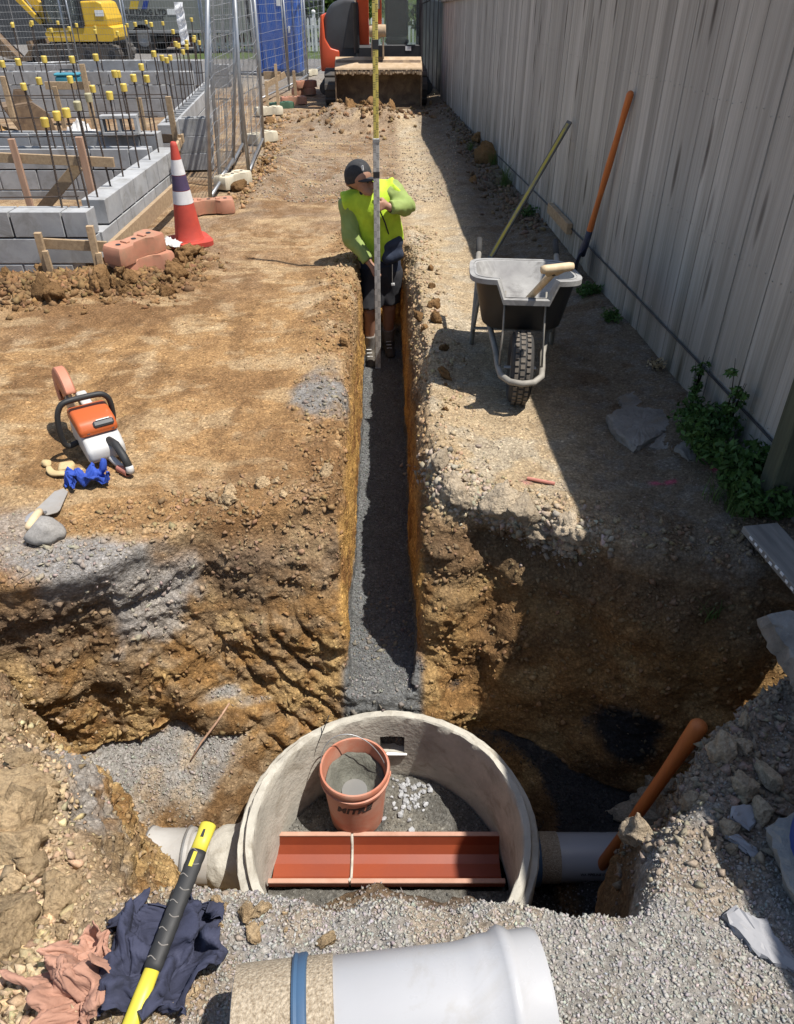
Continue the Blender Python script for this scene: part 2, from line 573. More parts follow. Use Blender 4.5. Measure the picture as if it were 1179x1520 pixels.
# ------------------------------------------------------------------ the ground: dug pit, trench and worn strip
MAT_EARTH = mat_terrain()
MAT_PEB = mat_pebble()
FENCE0, FENCE1 = Vector((1.90, -3.0)), Vector((0.86, 17.0))
def fence_x(y): return FENCE0.x + (FENCE1.x - FENCE0.x) * (y - FENCE0.y) / (FENCE1.y - FENCE0.y)
def trench_c(y): return -0.068 - 0.013 * (y - 2.3)
TR_END = 6.75
def P2(x, y):
    return np.stack([np.ravel(x), np.ravel(y), np.zeros(np.size(x))], 1)
def bumpg(x, y, cx, cy, rx, ry):
    return np.exp(-(((x - cx) / rx) ** 2 + ((y - cy) / ry) ** 2))
def ground_h(x, y):
    x = np.asarray(x, dtype=np.float32); y = np.asarray(y, dtype=np.float32)
    sh = x.shape
    p = P2(x, y)
    far = sstep(60, 25, y.ravel())
    big = fbm(p, .55, 3) * .022
    med = fbm(p, 2.6, 4, .55, 5) * .010
    lump = np.clip(ridged(p, 1.7, 3, 3), 0, 2) * fbm(p, .6, 2, off=8) * .010
    h = ((big + med + lump) * far).reshape(sh)
    fx = fence_x(y)
    h = h + .07 * np.exp(-((x - fx) / .28) ** 2) * sstep(.5, 2.5, y)         # soil banked against the fence
    h = h + .06 * sstep(.85, .5, y) * sstep(-1.2, -.2, x)                  # near heap under the loose pipe
    h = h + .05 * bumpg(x, y, 1.45, 1.25, .35, .5)                             # heap with the broken slabs
    h = h - .10 * bumpg(x, y, -1.2, 1.4, .5, .4) - .05 * bumpg(x, y, -.8, 1.1, .3, .3)
    h = h + .08 * bumpg(x, y, -2.75, 5.50, .9, .26) + .10 * bumpg(x, y, -2.05, 5.75, .30, .35)   # spoil by the block wall
    h = h + .34 * bumpg(x, y, -.55, 13.4, .95, .55) * (1 + .5 * fbm(p, 2.2, 3, off=2).reshape(sh))
    h = h + .10 * bumpg(x, y, -1.45, 9.6, .16, 1.6) + .14 * bumpg(x, y, .72, 9.8, .22, 2.2)
    h = h + .05 * bumpg(x, y, .22, 4.6, .12, 1.6) + .04 * bumpg(x, y, -.45, 5.2, .18, 1.3)
    h = h + 7.0 * sstep(33, 75, y) * sstep(-9, -6, x)
    return h
# pit outline (plan view)
NEARX = [-3.0, -1.9, -1.6, -1.3, -.95, -.72, -.45, 0, .4, .6, .66, 1.0, 1.2, 1.4, 1.9, 3.0]
NEARY = [2.15, 1.95, 1.75, 1.55, 1.24, 1.02, .95, .95, .91, .94, 1.03, 1.42, 1.60, 1.71, 1.80, 1.95]
BACKX = [-3.0, -1.9, -1.5, -1.0, -.6, -.3, .1, .4, .84, 1.36, 1.9, 3.0]
BACKY = [2.05, 2.16, 2.31, 2.56, 2.68, 2.74, 2.80, 2.72, 2.46, 2.24, 2.14, 2.05]
def axis(segs):
    """segs: list of (end, step) growing from the first start"""
    a = [segs[0]]
    for end, st in segs[1:]:
        n = max(1, int(round((end - a[-1]) / st)))
        a += list(np.linspace(a[-1], end, n + 1)[1:])
    return np.array(a)
DX0, DX1, DY0, DY1 = -2.62, 2.2, 0.25, 7.3
def make_ground():
    xs = axis([DX0, (-1.75, .03), (-.5, .019), (.35, .015), (1.5, .019), (DX1, .03)])
    ys = axis([DY0, (2.95, .0165), (4.2, .023), (DY1, .036)])
    zs = axis([-1.62, (-.12, .018), (.26, .013)])
    X2, Y2 = np.meshgrid(xs, ys, indexing='ij')
    g2 = ground_h(X2, Y2)
    p2 = P2(X2, Y2)
    nb = (fbm(p2, 1.7, 3, off=31) * .10).reshape(X2.shape)
    nn = (fbm(p2, 2.3, 3, off=41) * .07).reshape(X2.shape)
    back = np.interp(X2, BACKX, BACKY) + nb * .8 - Y2
    near = Y2 - np.interp(X2, NEARX, NEARY) + nn
    # coarse 3-D noise, upsampled
    cx, cy, cz = [np.linspace(a[0], a[-1], n) for a, n in ((xs, 96), (ys, 100), (zs, 36))]
    G = np.stack(np.meshgrid(cx, cy, cz, indexing='ij'), -1).reshape(-1, 3)
    W = (fbm(G * np.array([1, 1, 1.25]), 2.1, 3, .55, 61) * .105).reshape(96, 100, 36)
    def up(A, ax, c, f):
        i = np.clip(np.searchsorted(c, f) - 1, 0, len(c) - 2)
        t = ((f - c[i]) / (c[i + 1] - c[i])).astype(np.float32)
        sh = [1, 1, 1]; sh[ax] = len(f)
        t = t.reshape(sh)
        return np.take(A, i, ax) * (1 - t) + np.take(A, i + 1, ax) * t
    W = up(up(up(W.astype(np.float32), 0, cx, xs), 1, cy, ys), 2, cz, zs)
    Z = zs[None, None, :].astype(np.float32)
    X = X2[..., None].astype(np.float32); Y = Y2[..., None].astype(np.float32)
    gv = Z - g2[..., None].astype(np.float32)
    # back wall: gentle lip, steep below, hollow at the foot on the left
    left = sstep(-.25, -.55, X)
    lip = .30 * sstep(-.5, -1.1, X) * np.exp(-((X + 1.25) / .42) ** 2)
    kb = .27 + .20 * sstep(.45, .12, X)
    hollow = .16 * sstep(-.55, -.95, Z) * sstep(-.75, -1.2, X)
    bk = back[..., None] + kb * Z + hollow - lip * np.exp(Z / .22) * 1.0 + lip * .2
    fr = near[..., None] + .14 * Z * (1 + 1.9 * sstep(-.7, -1.1, X))
    side = np.minimum(bk, fr) + W * (0.85 * sstep(.08, -.25, Z) + .1)
    # pit floor
    fl = np.where(X2 < -.2, -1.06 + .12 * sstep(1.9, 2.4, Y2) + .02, -1.10) - .16 * sstep(.65, .5, np.hypot(X2 + .04, Y2 - 1.69) * .75) \
        - .26 * np.exp(-((Y2 - 1.72) / .20) ** 2) * sstep(-.2, -.55, X2) * sstep(-1.45, -1.0, X2) - .12 * sstep(.3, .7, X2) * sstep(2.3, 1.9, Y2)
    fl = fl + (fbm(p2, 3.0, 3, off=77) * .03).reshape(fl.shape)
    pit = np.minimum(side, Z - fl[..., None].astype(np.float32))
    # trench
    tc = trench_c(Y2)
    wn = (fbm(p2 * np.array([0, 1, 0]), 1.3, 3, off=91) * .02).reshape(X2.shape)
    tw = .150 + .012 * sstep(2.5, 6, Y2)
    ch = .035 + .05 * (fbm(p2, 1.1, 2, off=19).reshape(X2.shape) + .5)
    flare = np.exp(np.minimum(Z + .0, 0) / .10)
    rr = (tw + wn - (X2 - tc))[..., None] + .02 * (Z + .8) + flare * (.03 + ch[..., None])
    ll = (tw + wn * .5 + (X2 - tc))[..., None] + .02 * (Z + .8) + flare * (.02 + .5 * ch[..., None])
    tr = np.minimum(np.minimum(rr, ll) + W * .10, (TR_END - Y2)[..., None] + .1 * Z)
    tr = np.minimum(tr, (Y2 - 1.7)[..., None])
    tfl = -.84 + (fbm(p2, 2.0, 3, off=55) * .018).reshape(X2.shape)
    tr = np.minimum(tr, Z - tfl[..., None].astype(np.float32))
    v = np.maximum(smax(gv, pit, .05), tr)
    v = smax(v, tr, .03)
    cyl = np.minimum((.612 - np.hypot(X2 + .04, Y2 - 1.69))[..., None], Z + 1.55)          # room for the concrete ring
    v = np.maximum(v, cyl)
    V, F = surface_nets(v.astype(np.float32), xs, ys, zs)
    # drop the box sides
    c = V[F].mean(1)
    ok = (c[:, 0] > DX0 + .02) & (c[:, 0] < DX1 - .02) & (c[:, 1] > DY0 + .015) & (c[:, 1] < DY1 - .03) & (c[:, 2] > -1.61)
    F = F[ok]
    V, F = subdivide(V, F)
    used = np.unique(F); mp = np.full(len(V), -1); mp[used] = np.arange(len(used))
    V, F = V[used], mp[F]
    N = vnormals(V, F)
    # fine relief along the normals
    wall = sstep(.8, .35, np.abs(N[:, 2]))
    inpit = sstep(-.05, -.2, V[:, 2])
    edge = np.minimum.reduce([V[:, 0] - DX0, DX1 - V[:, 0], V[:, 1] - DY0, DY1 - V[:, 1]])
    fade = sstep(.03, .25, edge)
    tcv = trench_c(V[:, 1]); dtr = np.abs(V[:, 0] - tcv)
    intr = sstep(.21, .17, dtr) * sstep(-.05, -.12, V[:, 2]) * sstep(2.35, 2.5, V[:, 1])
    floor = sstep(.6, .85, N[:, 2]) * sstep(-.6, -.75, V[:, 2])
    nearl = sstep(2.0, 1.4, V[:, 1]) * sstep(-.3, -.7, V[:, 0]) * (1 - inpit * .4)
    rough = .22 + .72 * wall * inpit + .9 * nearl + .5 * sstep(.45, .15, np.abs(V[:, 0] - tcv) - .02) * (1 - inpit)
    rough = rough * (1 - .55 * sstep(.25, .5, V[:, 0]) * wall * inpit)
    rough = rough * (1 - .55 * intr) * (1 - .55 * floor)
    S = np.array([1, 1, 1.0])
    d = fbm(V, 5.5, 3, .55, 1) * .022 * (1 - .5 * wall * inpit) + ridged(V + .05 * fbm(V, 6, 2)[:, None], 7.0, 3, 2) * .010 * (1 - .6 * wall * inpit) + fbm(V, 26, 3, .6, 3) * .0085
    cl = np.abs(fbm(V, 13, 2, .5, 12)); d = d + (.008 - cl * .020) * wall * inpit * (1 - intr)
    d = d + (ridged(V * np.array([1.3, 1.3, 3.4]) + .5 * fbm(V, 1.5, 2)[:, None], 2.0, 3, 33) * .015 + fbm(V * np.array([1, 1, .8]), 2.2, 2, .5, 71) * .05) * wall * inpit * (1 - intr)
    d = d + (fbm(V, 5.0, 4, .6, 81) * .10 + ridged(V, 6, 3, 82) * .03) * sstep(.6, .85, V[:, 0]) * sstep(1.9, 1.7, V[:, 1]) * sstep(.85, 1.05, V[:, 1])
    # bucket-tooth grooves on the left wall
    uu = V[:, 0] * .75 + V[:, 2] * .55 + .05 * fbm(V, 1.8, 2, off=4)
    gr = np.abs(((uu * 9.0) % 1.0) - .5) * 2
    gm = wall * inpit * sstep(-1.15, -.8, V[:, 0]) * sstep(-.2, -.35, V[:, 0]) * sstep(-.3, -.45, V[:, 2]) * sstep(-.3, .25, fbm(V, 1.4, 2, off=14))
    d = d - gm * .035 * np.exp(-((1 - gr) / .22) ** 2)
    d = d * rough * fade
    gr2 = (fbm(V * np.array([40, 40, 1.5]), 1.0, 3) * .007 + fbm(V, 9, 3, .6, 15) * .010) * intr * wall
    V = V + N * (d + gr2)[:, None]
    return V, F, N, dict(wall=wall, inpit=inpit, intr=intr, floor=floor)
def mixc(a, b, t): return a * (1 - t[:, None]) + np.asarray(b)[None, :] * t[:, None]
def ground_color(V, wall, inpit, intr, floor):
    n1 = fbm(V, 1.1, 4, .55, 21); n2 = fbm(V, 3.7, 4, .6, 22); n3 = fbm(V, .5, 3, .5, 23); n4 = fbm(V, 9, 3, .6, 24)
    x, y, z = V[:, 0], V[:, 1], V[:, 2]
    C = np.tile(np.array([.285, .172, .078]), (len(V), 1))
    C = mixc(C, (.185, .105, .047), sstep(-.05, .5, n1) * .85)
    C = mixc(C, (.345, .25, .145), sstep(.0, .55, n2 - .4 * n1) * .75)
    C = mixc(C, (.27, .245, .205), sstep(.05, .5, n3 + .3 * n2) * sstep(3, 9, y) * .7)
    C = mixc(C, (.215, .17, .125), sstep(4.5, 9.5, y + 1.2 * n1) * .75)
    C = mixc(C, (.15, .10, .06), sstep(.1, .5, n2 + .5 * n1) * sstep(6, 9, y) * .7)
    ns = fbm(V * np.array([2.2, .55, 1]), 2.0, 4, .6, 27); ns2 = fbm(V * np.array([1.0, 3.0, 1]), 1.3, 4, .6, 28)
    C = mixc(C, (.145, .082, .037), sstep(.0, .5, ns + .45 * n4) * .6 * (1 - inpit))
    C = mixc(C, (.150, .082, .036), sstep(.05, .5, fbm(V, .75, 3, .5, 29) + .35 * np.exp(-((y - 5.0) / 1.3) ** 2) - .05 + .4 * n4) * (1 - inpit) * (x < -.2) * .55)
    C = mixc(C, (.37, .27, .155), sstep(.15, .55, ns2) * .55 * (1 - inpit))
    # strip right of the trench: paler, gravelly
    rs = sstep(.14, .3, x - trench_c(y)) * (1 - inpit)
    C = mixc(C, (.36, .285, .185), rs * .8)
    C = mixc(C, (.33, .285, .215), rs * sstep(-.1, .4, n2) * .7)
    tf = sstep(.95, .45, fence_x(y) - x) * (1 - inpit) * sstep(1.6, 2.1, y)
    C = mixc(C, (.115, .090, .066), tf * .85)  # grey-brown topsoil by the fence, darkened further to paint in deeper fence shade
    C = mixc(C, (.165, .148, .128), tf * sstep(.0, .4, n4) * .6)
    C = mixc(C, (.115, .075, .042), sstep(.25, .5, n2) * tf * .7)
    # grey crusher dust dropped by the saw and along the left lip
    def blotch(cx, cy, rx, ry, lo=.25, hi=.75):
        return sstep(lo, hi, np.exp(-(((x - cx) / rx) ** 2 + ((y - cy) / ry) ** 2)) + .22 * n2 + .1 * n4)
    g1 = blotch(-1.22, 2.28, .42, .17); g2 = blotch(-.42, 3.75, .20, .30)
    C = mixc(C, (.235, .237, .235), g1 * .85)
    C = mixc(C, (.165, .17, .172), g2 * .85)
    C = mixc(C, (.27, .255, .235), blotch(-1.62, 2.45, .2, .2) * .7)
    # pit walls
    w = inpit * (1 - intr)
    up = sstep(-.50, -.20, z + .10 * n2)
    left = sstep(0., -.3, x)
    Wc = np.tile(np.array([.215, .122, .047]), (len(V), 1))
    Wc = mixc(Wc, (.30, .195, .085), sstep(-.1, .45, n2))
    Wc = mixc(Wc, (.125, .073, .033), sstep(.0, .5, n1))
    Wl = mixc(Wc.copy(), (.26, .19, .115), sstep(-.2, .4, n4) * .6)
    Wl = mixc(Wl, (.35, .235, .105), sstep(.1, .5, n2 - n1) * .8)
    Wl = mixc(Wl, (.15, .115, .085), up * .55)
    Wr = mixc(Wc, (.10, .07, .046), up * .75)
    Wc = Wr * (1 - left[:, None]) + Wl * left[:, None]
    gw = sstep(.35, .8, np.exp(-(((x + 1.05) / .22) ** 2)) * sstep(-.75, -.2, z + .25 * n2) + .2 * n4) * left
    Wc = mixc(Wc, (.27, .262, .25), gw * .75)
    C = C * (1 - w[:, None]) + Wc * w[:, None]
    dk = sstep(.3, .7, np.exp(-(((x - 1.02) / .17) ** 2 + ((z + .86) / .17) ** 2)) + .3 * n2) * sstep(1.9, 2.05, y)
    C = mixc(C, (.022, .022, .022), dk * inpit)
    # pit floor: tan gravel on the left, black bedding on the right
    fl = floor * (1 - intr)
    C = mixc(C, (.285, .235, .175), fl * left)
    C = mixc(C, (.24, .23, .215), fl * left * sstep(-.2, .3, n2))
    C = mixc(C, (.035, .036, .037), fl * (1 - left) * .95)
    # trench
    Tc = mixc(np.tile(np.array([.40, .235, .075]), (len(V), 1)), (.24, .125, .045), sstep(-.1, .4, n2 + .3 * n4))
    C = C * (1 - intr[:, None]) + Tc * intr[:, None]
    tfl = sstep(-.68, -.76, z) * sstep(.21, .165, np.abs(x - trench_c(y))) * sstep(1.9, 2.2, y)
    C = mixc(C, (.125, .128, .127), tfl)
    # near bank: crusher gravel right, broken clay left
    nb = sstep(2.0, 1.5, y) * (1 - inpit)
    nbg = sstep(-.75, -.35, x + .25 * n2)
    C = mixc(C, (.255, .245, .228), nb * nbg * .95)
    C = mixc(C, (.30, .235, .165), nb * nbg * sstep(.15, .5, n2) * .6)
    C = mixc(C, (.33, .255, .165), nb * (1 - nbg) * .8)
    C = mixc(C, (.19, .155, .12), nb * sstep(.6, .9, x + .2 * n2) * sstep(.85, 1.15, y) * .9)
    # sprayed pink marks
    def paint(x0, x1, yy):
        return (sstep(.03, .0, np.abs(y - yy - .03 * np.sin(x * 9))) * sstep(x0 - .02, x0 + .03, x) * sstep(x1 + .02, x1 - .03, x) * sstep(-.15, .2, n4))
    pk = np.maximum(paint(1.15, 1.5, 2.86), paint(.33, .62, 2.87) * .5)
    pk = np.maximum(pk, sstep(.02, .0, np.abs(y - 1.0)) * sstep(.42, .5, x) * sstep(.62, .55, x) * sstep(0, .25, n4) * .8)
    C = mixc(C, (.42, .055, .12), pk * .75)
    hi = 1.34 - .06 * inpit
    C = C * hi[:, None]
    return np.clip(C, .01, .9)
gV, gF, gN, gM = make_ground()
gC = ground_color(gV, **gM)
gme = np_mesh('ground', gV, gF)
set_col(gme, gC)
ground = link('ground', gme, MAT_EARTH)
tag(ground, kind='structure')
# outer ground sheet, same height function
def outer_sheet():
    xs = axis([-90, (-30, 6), (-8, .6), (-4.2, .10), (2.4, .05), (5, .2), (20, 2), (60, 8)])
    ys = axis([-30, (-2, 2.0), (0, .2), (7.0, .1), (12, .06), (18, .09), (34, .4), (70, 3), (160, 12)])
    X, Y = np.meshgrid(xs, ys, indexing='ij')
    H = ground_h(X, Y)
    ov = np.minimum.reduce([X - DX0, DX1 - X, Y - DY0, DY1 - Y])
    H = H - .012 * sstep(.0, .05, ov)
    V = np.stack([X, Y, H], -1).reshape(-1, 3)
    nx, ny = X.shape
    I = np.arange(nx * ny).reshape(nx, ny)
    F = np.stack([I[:-1, :-1], I[1:, :-1], I[1:, 1:], I[:-1, 1:]], -1).reshape(-1, 4)
    inn = (ov.reshape(-1)[F] > .06).all(1)
    F = F[~inn]
    z = np.zeros(len(V))
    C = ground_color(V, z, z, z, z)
    # gravel drive, road and lawn far away
    n = fbm(V, .8, 3, off=70)
    gv = sstep(17.5, 20, V[:, 1] + n)
    C = mixc(C, (.27, .25, .22), gv * .8)
    C = mixc(C, (.20, .195, .19), sstep(21, 23, V[:, 1] + n) * .9)
    C = mixc(C, (.075, .11, .03), sstep(27.3, 27.6, V[:, 1] + .3 * n) * sstep(-7.5, -6.5, V[:, 0]))
    me = np_mesh('outer_ground', V, F)
    set_col(me, C)
    o = link('outer_ground', me, MAT_EARTH)
    tag(o, kind='structure')
outer_sheet()

# ------------------------------------------------------------------ loose stones: sampled on the ground mesh
def tri_sample(V, F, wgt, n, rg):
    T = np.concatenate([F[:, [0, 1, 2]], F[:, [0, 2, 3]]])
    a, b, c = V[T[:, 0]], V[T[:, 1]], V[T[:, 2]]
    ar = np.linalg.norm(np.cross(b - a, c - a), axis=1) * wgt[T].mean(1)
    cs = np.cumsum(ar); cs /= cs[-1]
    t = np.searchsorted(cs, rg.random(n))
    r1, r2 = np.sqrt(rg.random(n)), rg.random(n)
    w = np.stack([1 - r1, r1 * (1 - r2), r1 * r2], 1)
    return (V[T[t]] * w[..., None]).sum(1), (gN[T[t]] * w[..., None]).sum(1), (gC[T[t]] * w[..., None]).sum(1)
_t = (1 + 5 ** .5) / 2
ICO_V = np.array([(-1, _t, 0), (1, _t, 0), (-1, -_t, 0), (1, -_t, 0), (0, -1, _t), (0, 1, _t), (0, -1, -_t), (0, 1, -_t), (_t, 0, -1), (_t, 0, 1), (-_t, 0, -1), (-_t, 0, 1)], dtype=np.float32)
ICO_V /= np.linalg.norm(ICO_V[0])
ICO_F = np.array([(0, 11, 5), (0, 5, 1), (0, 1, 7), (0, 7, 10), (0, 10, 11), (1, 5, 9), (5, 11, 4), (11, 10, 2), (10, 7, 6), (7, 1, 8), (3, 9, 4), (3, 4, 2), (3, 2, 6), (3, 6, 8), (3, 8, 9), (4, 9, 5), (2, 4, 11), (6, 2, 10), (8, 6, 7), (9, 8, 1)])
OCT_V = np.array([(1, 0, 0), (-1, 0, 0), (0, 1, 0), (0, -1, 0), (0, 0, 1), (0, 0, -1)], dtype=np.float32)
OCT_F = np.array([(0, 2, 4), (2, 1, 4), (1, 3, 4), (3, 0, 4), (2, 0, 5), (1, 2, 5), (3, 1, 5), (0, 3, 5)])
def rocks_mesh(name, P, S, C, rg, jit=.36, flat=.7, smooth=False):
    n = len(P)
    big = n < 2000
    BV, BF = (ICO_V, ICO_F) if big else (OCT_V * 1.25, OCT_F)
    k = len(BV)
    B = BV[None] * (1 + rg.normal(0, jit, (n, k, 1)).clip(-.5, .6)).astype(np.float32)
    if not big: B = B + rg.normal(0, .22, (n, k, 3)).astype(np.float32)
    B = B * np.stack([rg.uniform(.75, 1.25, n), rg.uniform(.6, 1.0, n), np.full(n, flat) * rg.uniform(.7, 1.2, n)], 1)[:, None, :]
    q = rg.normal(size=(n, 4)); q[:, 0] += 1.2; q /= np.linalg.norm(q, axis=1)[:, None]
    w, x, y, z = q.T
    Rm = np.stack([1 - 2 * (y * y + z * z), 2 * (x * y - z * w), 2 * (x * z + y * w), 2 * (x * y + z * w), 1 - 2 * (x * x + z * z), 2 * (y * z - x * w), 2 * (x * z - y * w), 2 * (y * z + x * w), 1 - 2 * (x * x + y * y)], 1).reshape(n, 3, 3)
    B = np.einsum('nij,nkj->nki', Rm, B) * S[:, None, None] + P[:, None, :]
    F = (BF[None] + k * np.arange(n)[:, None, None]).reshape(-1, 3)
    me = np_mesh(name, B.reshape(-1, 3), F, smooth)
    set_col(me, np.repeat(C, k, axis=0))
    return me
def scatter(name, wgt, n, smin_, smax_, tint=None, tmix=0.0, seed=1, sink=.25, label=None, cat='gravel', power=2.5, cvar=.12, flat=.7):
    rg = np.random.default_rng(seed)
    P, N, C = tri_sample(gV, gF, wgt, n, rg)
    S = smin_ + (smax_ - smin_) * rg.random(n) ** power
    P = P + N * (S * (.5 - sink))[:, None]
    if tint is not None: C = C * (1 - tmix) + np.asarray(tint)[None] * tmix
    C = C * (1 + rg.normal(-.03, cvar, (n, 1))) * (1 + rg.normal(0, .04, (n, 3)))
    me = rocks_mesh(name, P, S, np.clip(C, .01, .8), rg, flat=flat)
    o = link(name, me, MAT_PEB)
    tag(o, label, cat, kind='stuff')
    return o
_x, _y, _z = gV.T
_up = sstep(.2, .7, gN[:, 2])
w_near = sstep(1.9, 1.5, _y) * (1 - gM['inpit'] * .6) * sstep(-.8, -.3, _x) * _up * (1 - .85 * sstep(.6, .85, _x) * sstep(.9, 1.15, _y))
scatter('gravel', w_near, 60000, .0020, .0060, (.345, .335, .315), .55, 1, label='grey crusher gravel covering the bank under the grey pipe', power=1.8)
w_rb = sstep(.6, .85, _x) * sstep(.9, 1.1, _y) * sstep(1.95, 1.75, _y) * sstep(-.5, -.2, _z)
scatter('bank_soil', w_rb, 5000, .004, .016, (.26, .205, .15), .6, 11, label='loose grey brown soil on the right bank below the slabs', cat='soil', power=2.2)
w_nl = sstep(2.0, 1.6, _y) * sstep(-.2, -.6, _x) * (1 - .8 * gM['inpit'])
scatter('soil_crumbs', w_nl, 9000, .0025, .010, (.34, .26, .165), .5, 2, label='crumbled tan clay on the bank around the rags', cat='soil', power=3)
w_pf = gM['floor'] * (1 - gM['intr']) * (_x < .1)
scatter('pit_gravel', w_pf, 9000, .003, .009, (.27, .25, .22), .6, 3, label='tan gravel on the pit floor left of the concrete ring')
w_pr = gM['floor'] * (1 - gM['intr']) * (_x > .1)
scatter('bedding_gravel', w_pr, 9000, .003, .008, (.04, .04, .041), .7, 4, label='black bedding gravel on the pit floor right of the ring')
w_ru = sstep(.2, .5, _x - trench_c(_y)) * (1 - gM['inpit']) * _up * sstep(2.2, 2.5, _y) / (.4 + .2 * _y ** 1.5)
scatter('strip_gravel', w_ru, 11000, .0018, .0060, (.27, .235, .185), .5, 5, label='fine stones strewn over the strip between trench and paling fence', power=3)
w_lu = sstep(-.15, -.3, _x - trench_c(_y)) * (1 - gM['inpit']) * _up * sstep(2.0, 2.3, _y) / (.4 + .2 * _y ** 1.5)
scatter('strip_crumbs', w_lu, 13000, .0016, .0065, (.33, .235, .125), .4, 6, label='crumbs of clay strewn over the ground left of the trench', cat='soil', power=4)
w_wl = gM['wall'] * gM['inpit'] * (1 - gM['intr']) * sstep(2.9, 2.7, _y) * sstep(1.3, 1.6, _y)
scatter('wall_crumbs', w_wl, 5000, .004, .016, (.24, .16, .085), .3, 7, label='crumbs of clay clinging to the pit walls', cat='soil', power=3, sink=.45)
w_lip = sstep(.30, .12, np.abs(_y - np.interp(_x, BACKX, BACKY))) * _up * (1 - .5 * gM['inpit'])
scatter('lip_crumbs', w_lip, 5000, .0025, .015, (.30, .215, .125), .4, 8, label='broken crumbs along the back lip of the pit', cat='soil', power=3)
w_tr = sstep(.17, .23, np.abs(_x - trench_c(_y))) * sstep(.55, .30, np.abs(_x - trench_c(_y))) * (1 - gM['inpit']) * sstep(2.5, 2.9, _y)
scatter('trench_crumbs', w_tr, 4500, .0025, .016, (.30, .20, .10), .4, 9, label='clay crumbs spilled along both lips of the trench', cat='soil', power=3)
w_tf = gM['intr'] * sstep(.6, .9, gN[:, 2]) * (_z < -.6)
scatter('trench_gravel', w_tf, 14000, .003, .007, (.14, .143, .142), .8, 10, label='grey drainage gravel on the trench floor')
# ground lookups for placing things
_gi = None
def gz(x, y):
    return float(ground_h(np.array([x]), np.array([y]))[0])
from mathutils.bvhtree import BVHTree
_bvh = BVHTree.FromPolygons([tuple(p) for p in gV.tolist()], [tuple(q) for q in gF.tolist()])
def drop(x, y, z0=1.0):
    h = _bvh.ray_cast(Vector((x, y, z0)), Vector((0, 0, -1)))
    return h[0].z if h[0] is not None else gz(x, y)
def hit(px, py):
    """where the photo pixel's direction meets the ground"""
    h = _bvh.ray_cast(Vector((0, 0, CAM_H)), ray(px, py).normalized())
    return h[0] if h[0] is not None else at_z(px, py, 0)

# ------------------------------------------------------------------ rags, draped with the cloth solver
def rag(name, mat, size, loc, rot, seed, label, n=34, gather=(.5, .55), lift=.0, frames=34):
    """square of cloth gathered in loose folds and dropped on the ground with the cloth solver"""
    rr = np.random.default_rng(seed)
    u = np.linspace(-.5, .5, n); X, Y = np.meshgrid(u, u, indexing='ij')
    p = P2(X, Y) + seed * 5.1
    flat = np.stack([X.ravel() * size[0], Y.ravel() * size[1], np.zeros(n * n)], 1)
    gx, gy = gather
    w1 = fbm(p, 2.2, 2, .5, seed); w2 = fbm(p, 2.2, 2, .5, seed + 4)
    Xc = X.ravel() * size[0] * gx + .02 * w1; Yc = Y.ravel() * size[1] * gy + .02 * w2
    A = size[0] * .085
    Zc = A * np.sin(X.ravel() * 15 + 4.5 * w1) + A * .8 * np.sin(Y.ravel() * 11 + 4.0 * w2 + 1) + .05 * w1
    ca, sa_ = math.cos(rot), math.sin(rot)
    V = np.stack([loc[0] + Xc * ca - Yc * sa_, loc[1] + Xc * sa_ + Yc * ca, Zc - Zc.min() + loc[2] + lift], 1)
    I = np.arange(n * n).reshape(n, n)
    F = np.stack([I[:-1, :-1], I[1:, :-1], I[1:, 1:], I[:-1, 1:]], -1).reshape(-1, 4)
    me = np_mesh(name, V, F)
    tmp = link('tmp_cloth', me)
    tmp.shape_key_add(name='Basis'); k = tmp.shape_key_add(name='rest')
    k.data.foreach_set('co', (flat + np.array([loc[0], loc[1], loc[2]])).astype(np.float32).ravel())
    # ground patch to fall on
    gu = np.linspace(-.3, .3, 26); GX, GY = np.meshgrid(gu + loc[0], gu + loc[1], indexing='ij')
    GZ = np.array([drop(float(a), float(b)) for a, b in zip(GX.ravel(), GY.ravel())])
    J_ = np.arange(676).reshape(26, 26)
    gp_ = link('tmp_patch', np_mesh('tmp_patch', np.stack([GX.ravel(), GY.ravel(), GZ], 1), np.stack([J_[:-1, :-1], J_[1:, :-1], J_[1:, 1:], J_[:-1, 1:]], -1).reshape(-1, 4)))
    cm = gp_.modifiers.new('c', 'COLLISION'); gp_.collision.thickness_outer = .004; gp_.collision.cloth_friction = 40
    cl = tmp.modifiers.new('cloth', 'CLOTH'); st = cl.settings
    st.quality = 5; st.mass = .12; st.tension_stiffness = 12; st.compression_stiffness = 12; st.shear_stiffness = 4; st.bending_stiffness = .03; st.air_damping = 2
    st.tension_damping = 6; st.compression_damping = 6
    st.rest_shape_key = k
    cs_ = cl.collision_settings; cs_.collision_quality = 2; cs_.distance_min = .004; cs_.use_self_collision = True; cs_.self_distance_min = .004; cs_.self_friction = 20
    for f_ in range(1, frames): scene.frame_set(f_)
    dg = bpy.context.evaluated_depsgraph_get()
    me2 = bpy.data.meshes.new_from_object(tmp.evaluated_get(dg))
    bpy.data.objects.remove(tmp); bpy.data.objects.remove(gp_)
    Vr = np.zeros(len(me2.vertices) * 3, dtype=np.float32); me2.vertices.foreach_get('co', Vr); Vr = Vr.reshape(-1, 3).astype(np.float64)
    Vr, Fr = subdivide(Vr, F)
    Vr, Fr = subdivide(Vr, Fr)
    Nr = vnormals(Vr, Fr)
    Vr = Vr + Nr * (ridged(np.concatenate([Vr[:, :2] * 1, Vr[:, 2:] * 1], 1), 60, 2, seed) * .0008)[:, None]
    o = link(name, np_mesh(name, Vr, Fr), mat)
    md = o.modifiers.new('s', 'SOLIDIFY'); md.thickness = .0022; md.offset = 0
    scene.frame_set(1)
    return tag(o, label, 'rag')
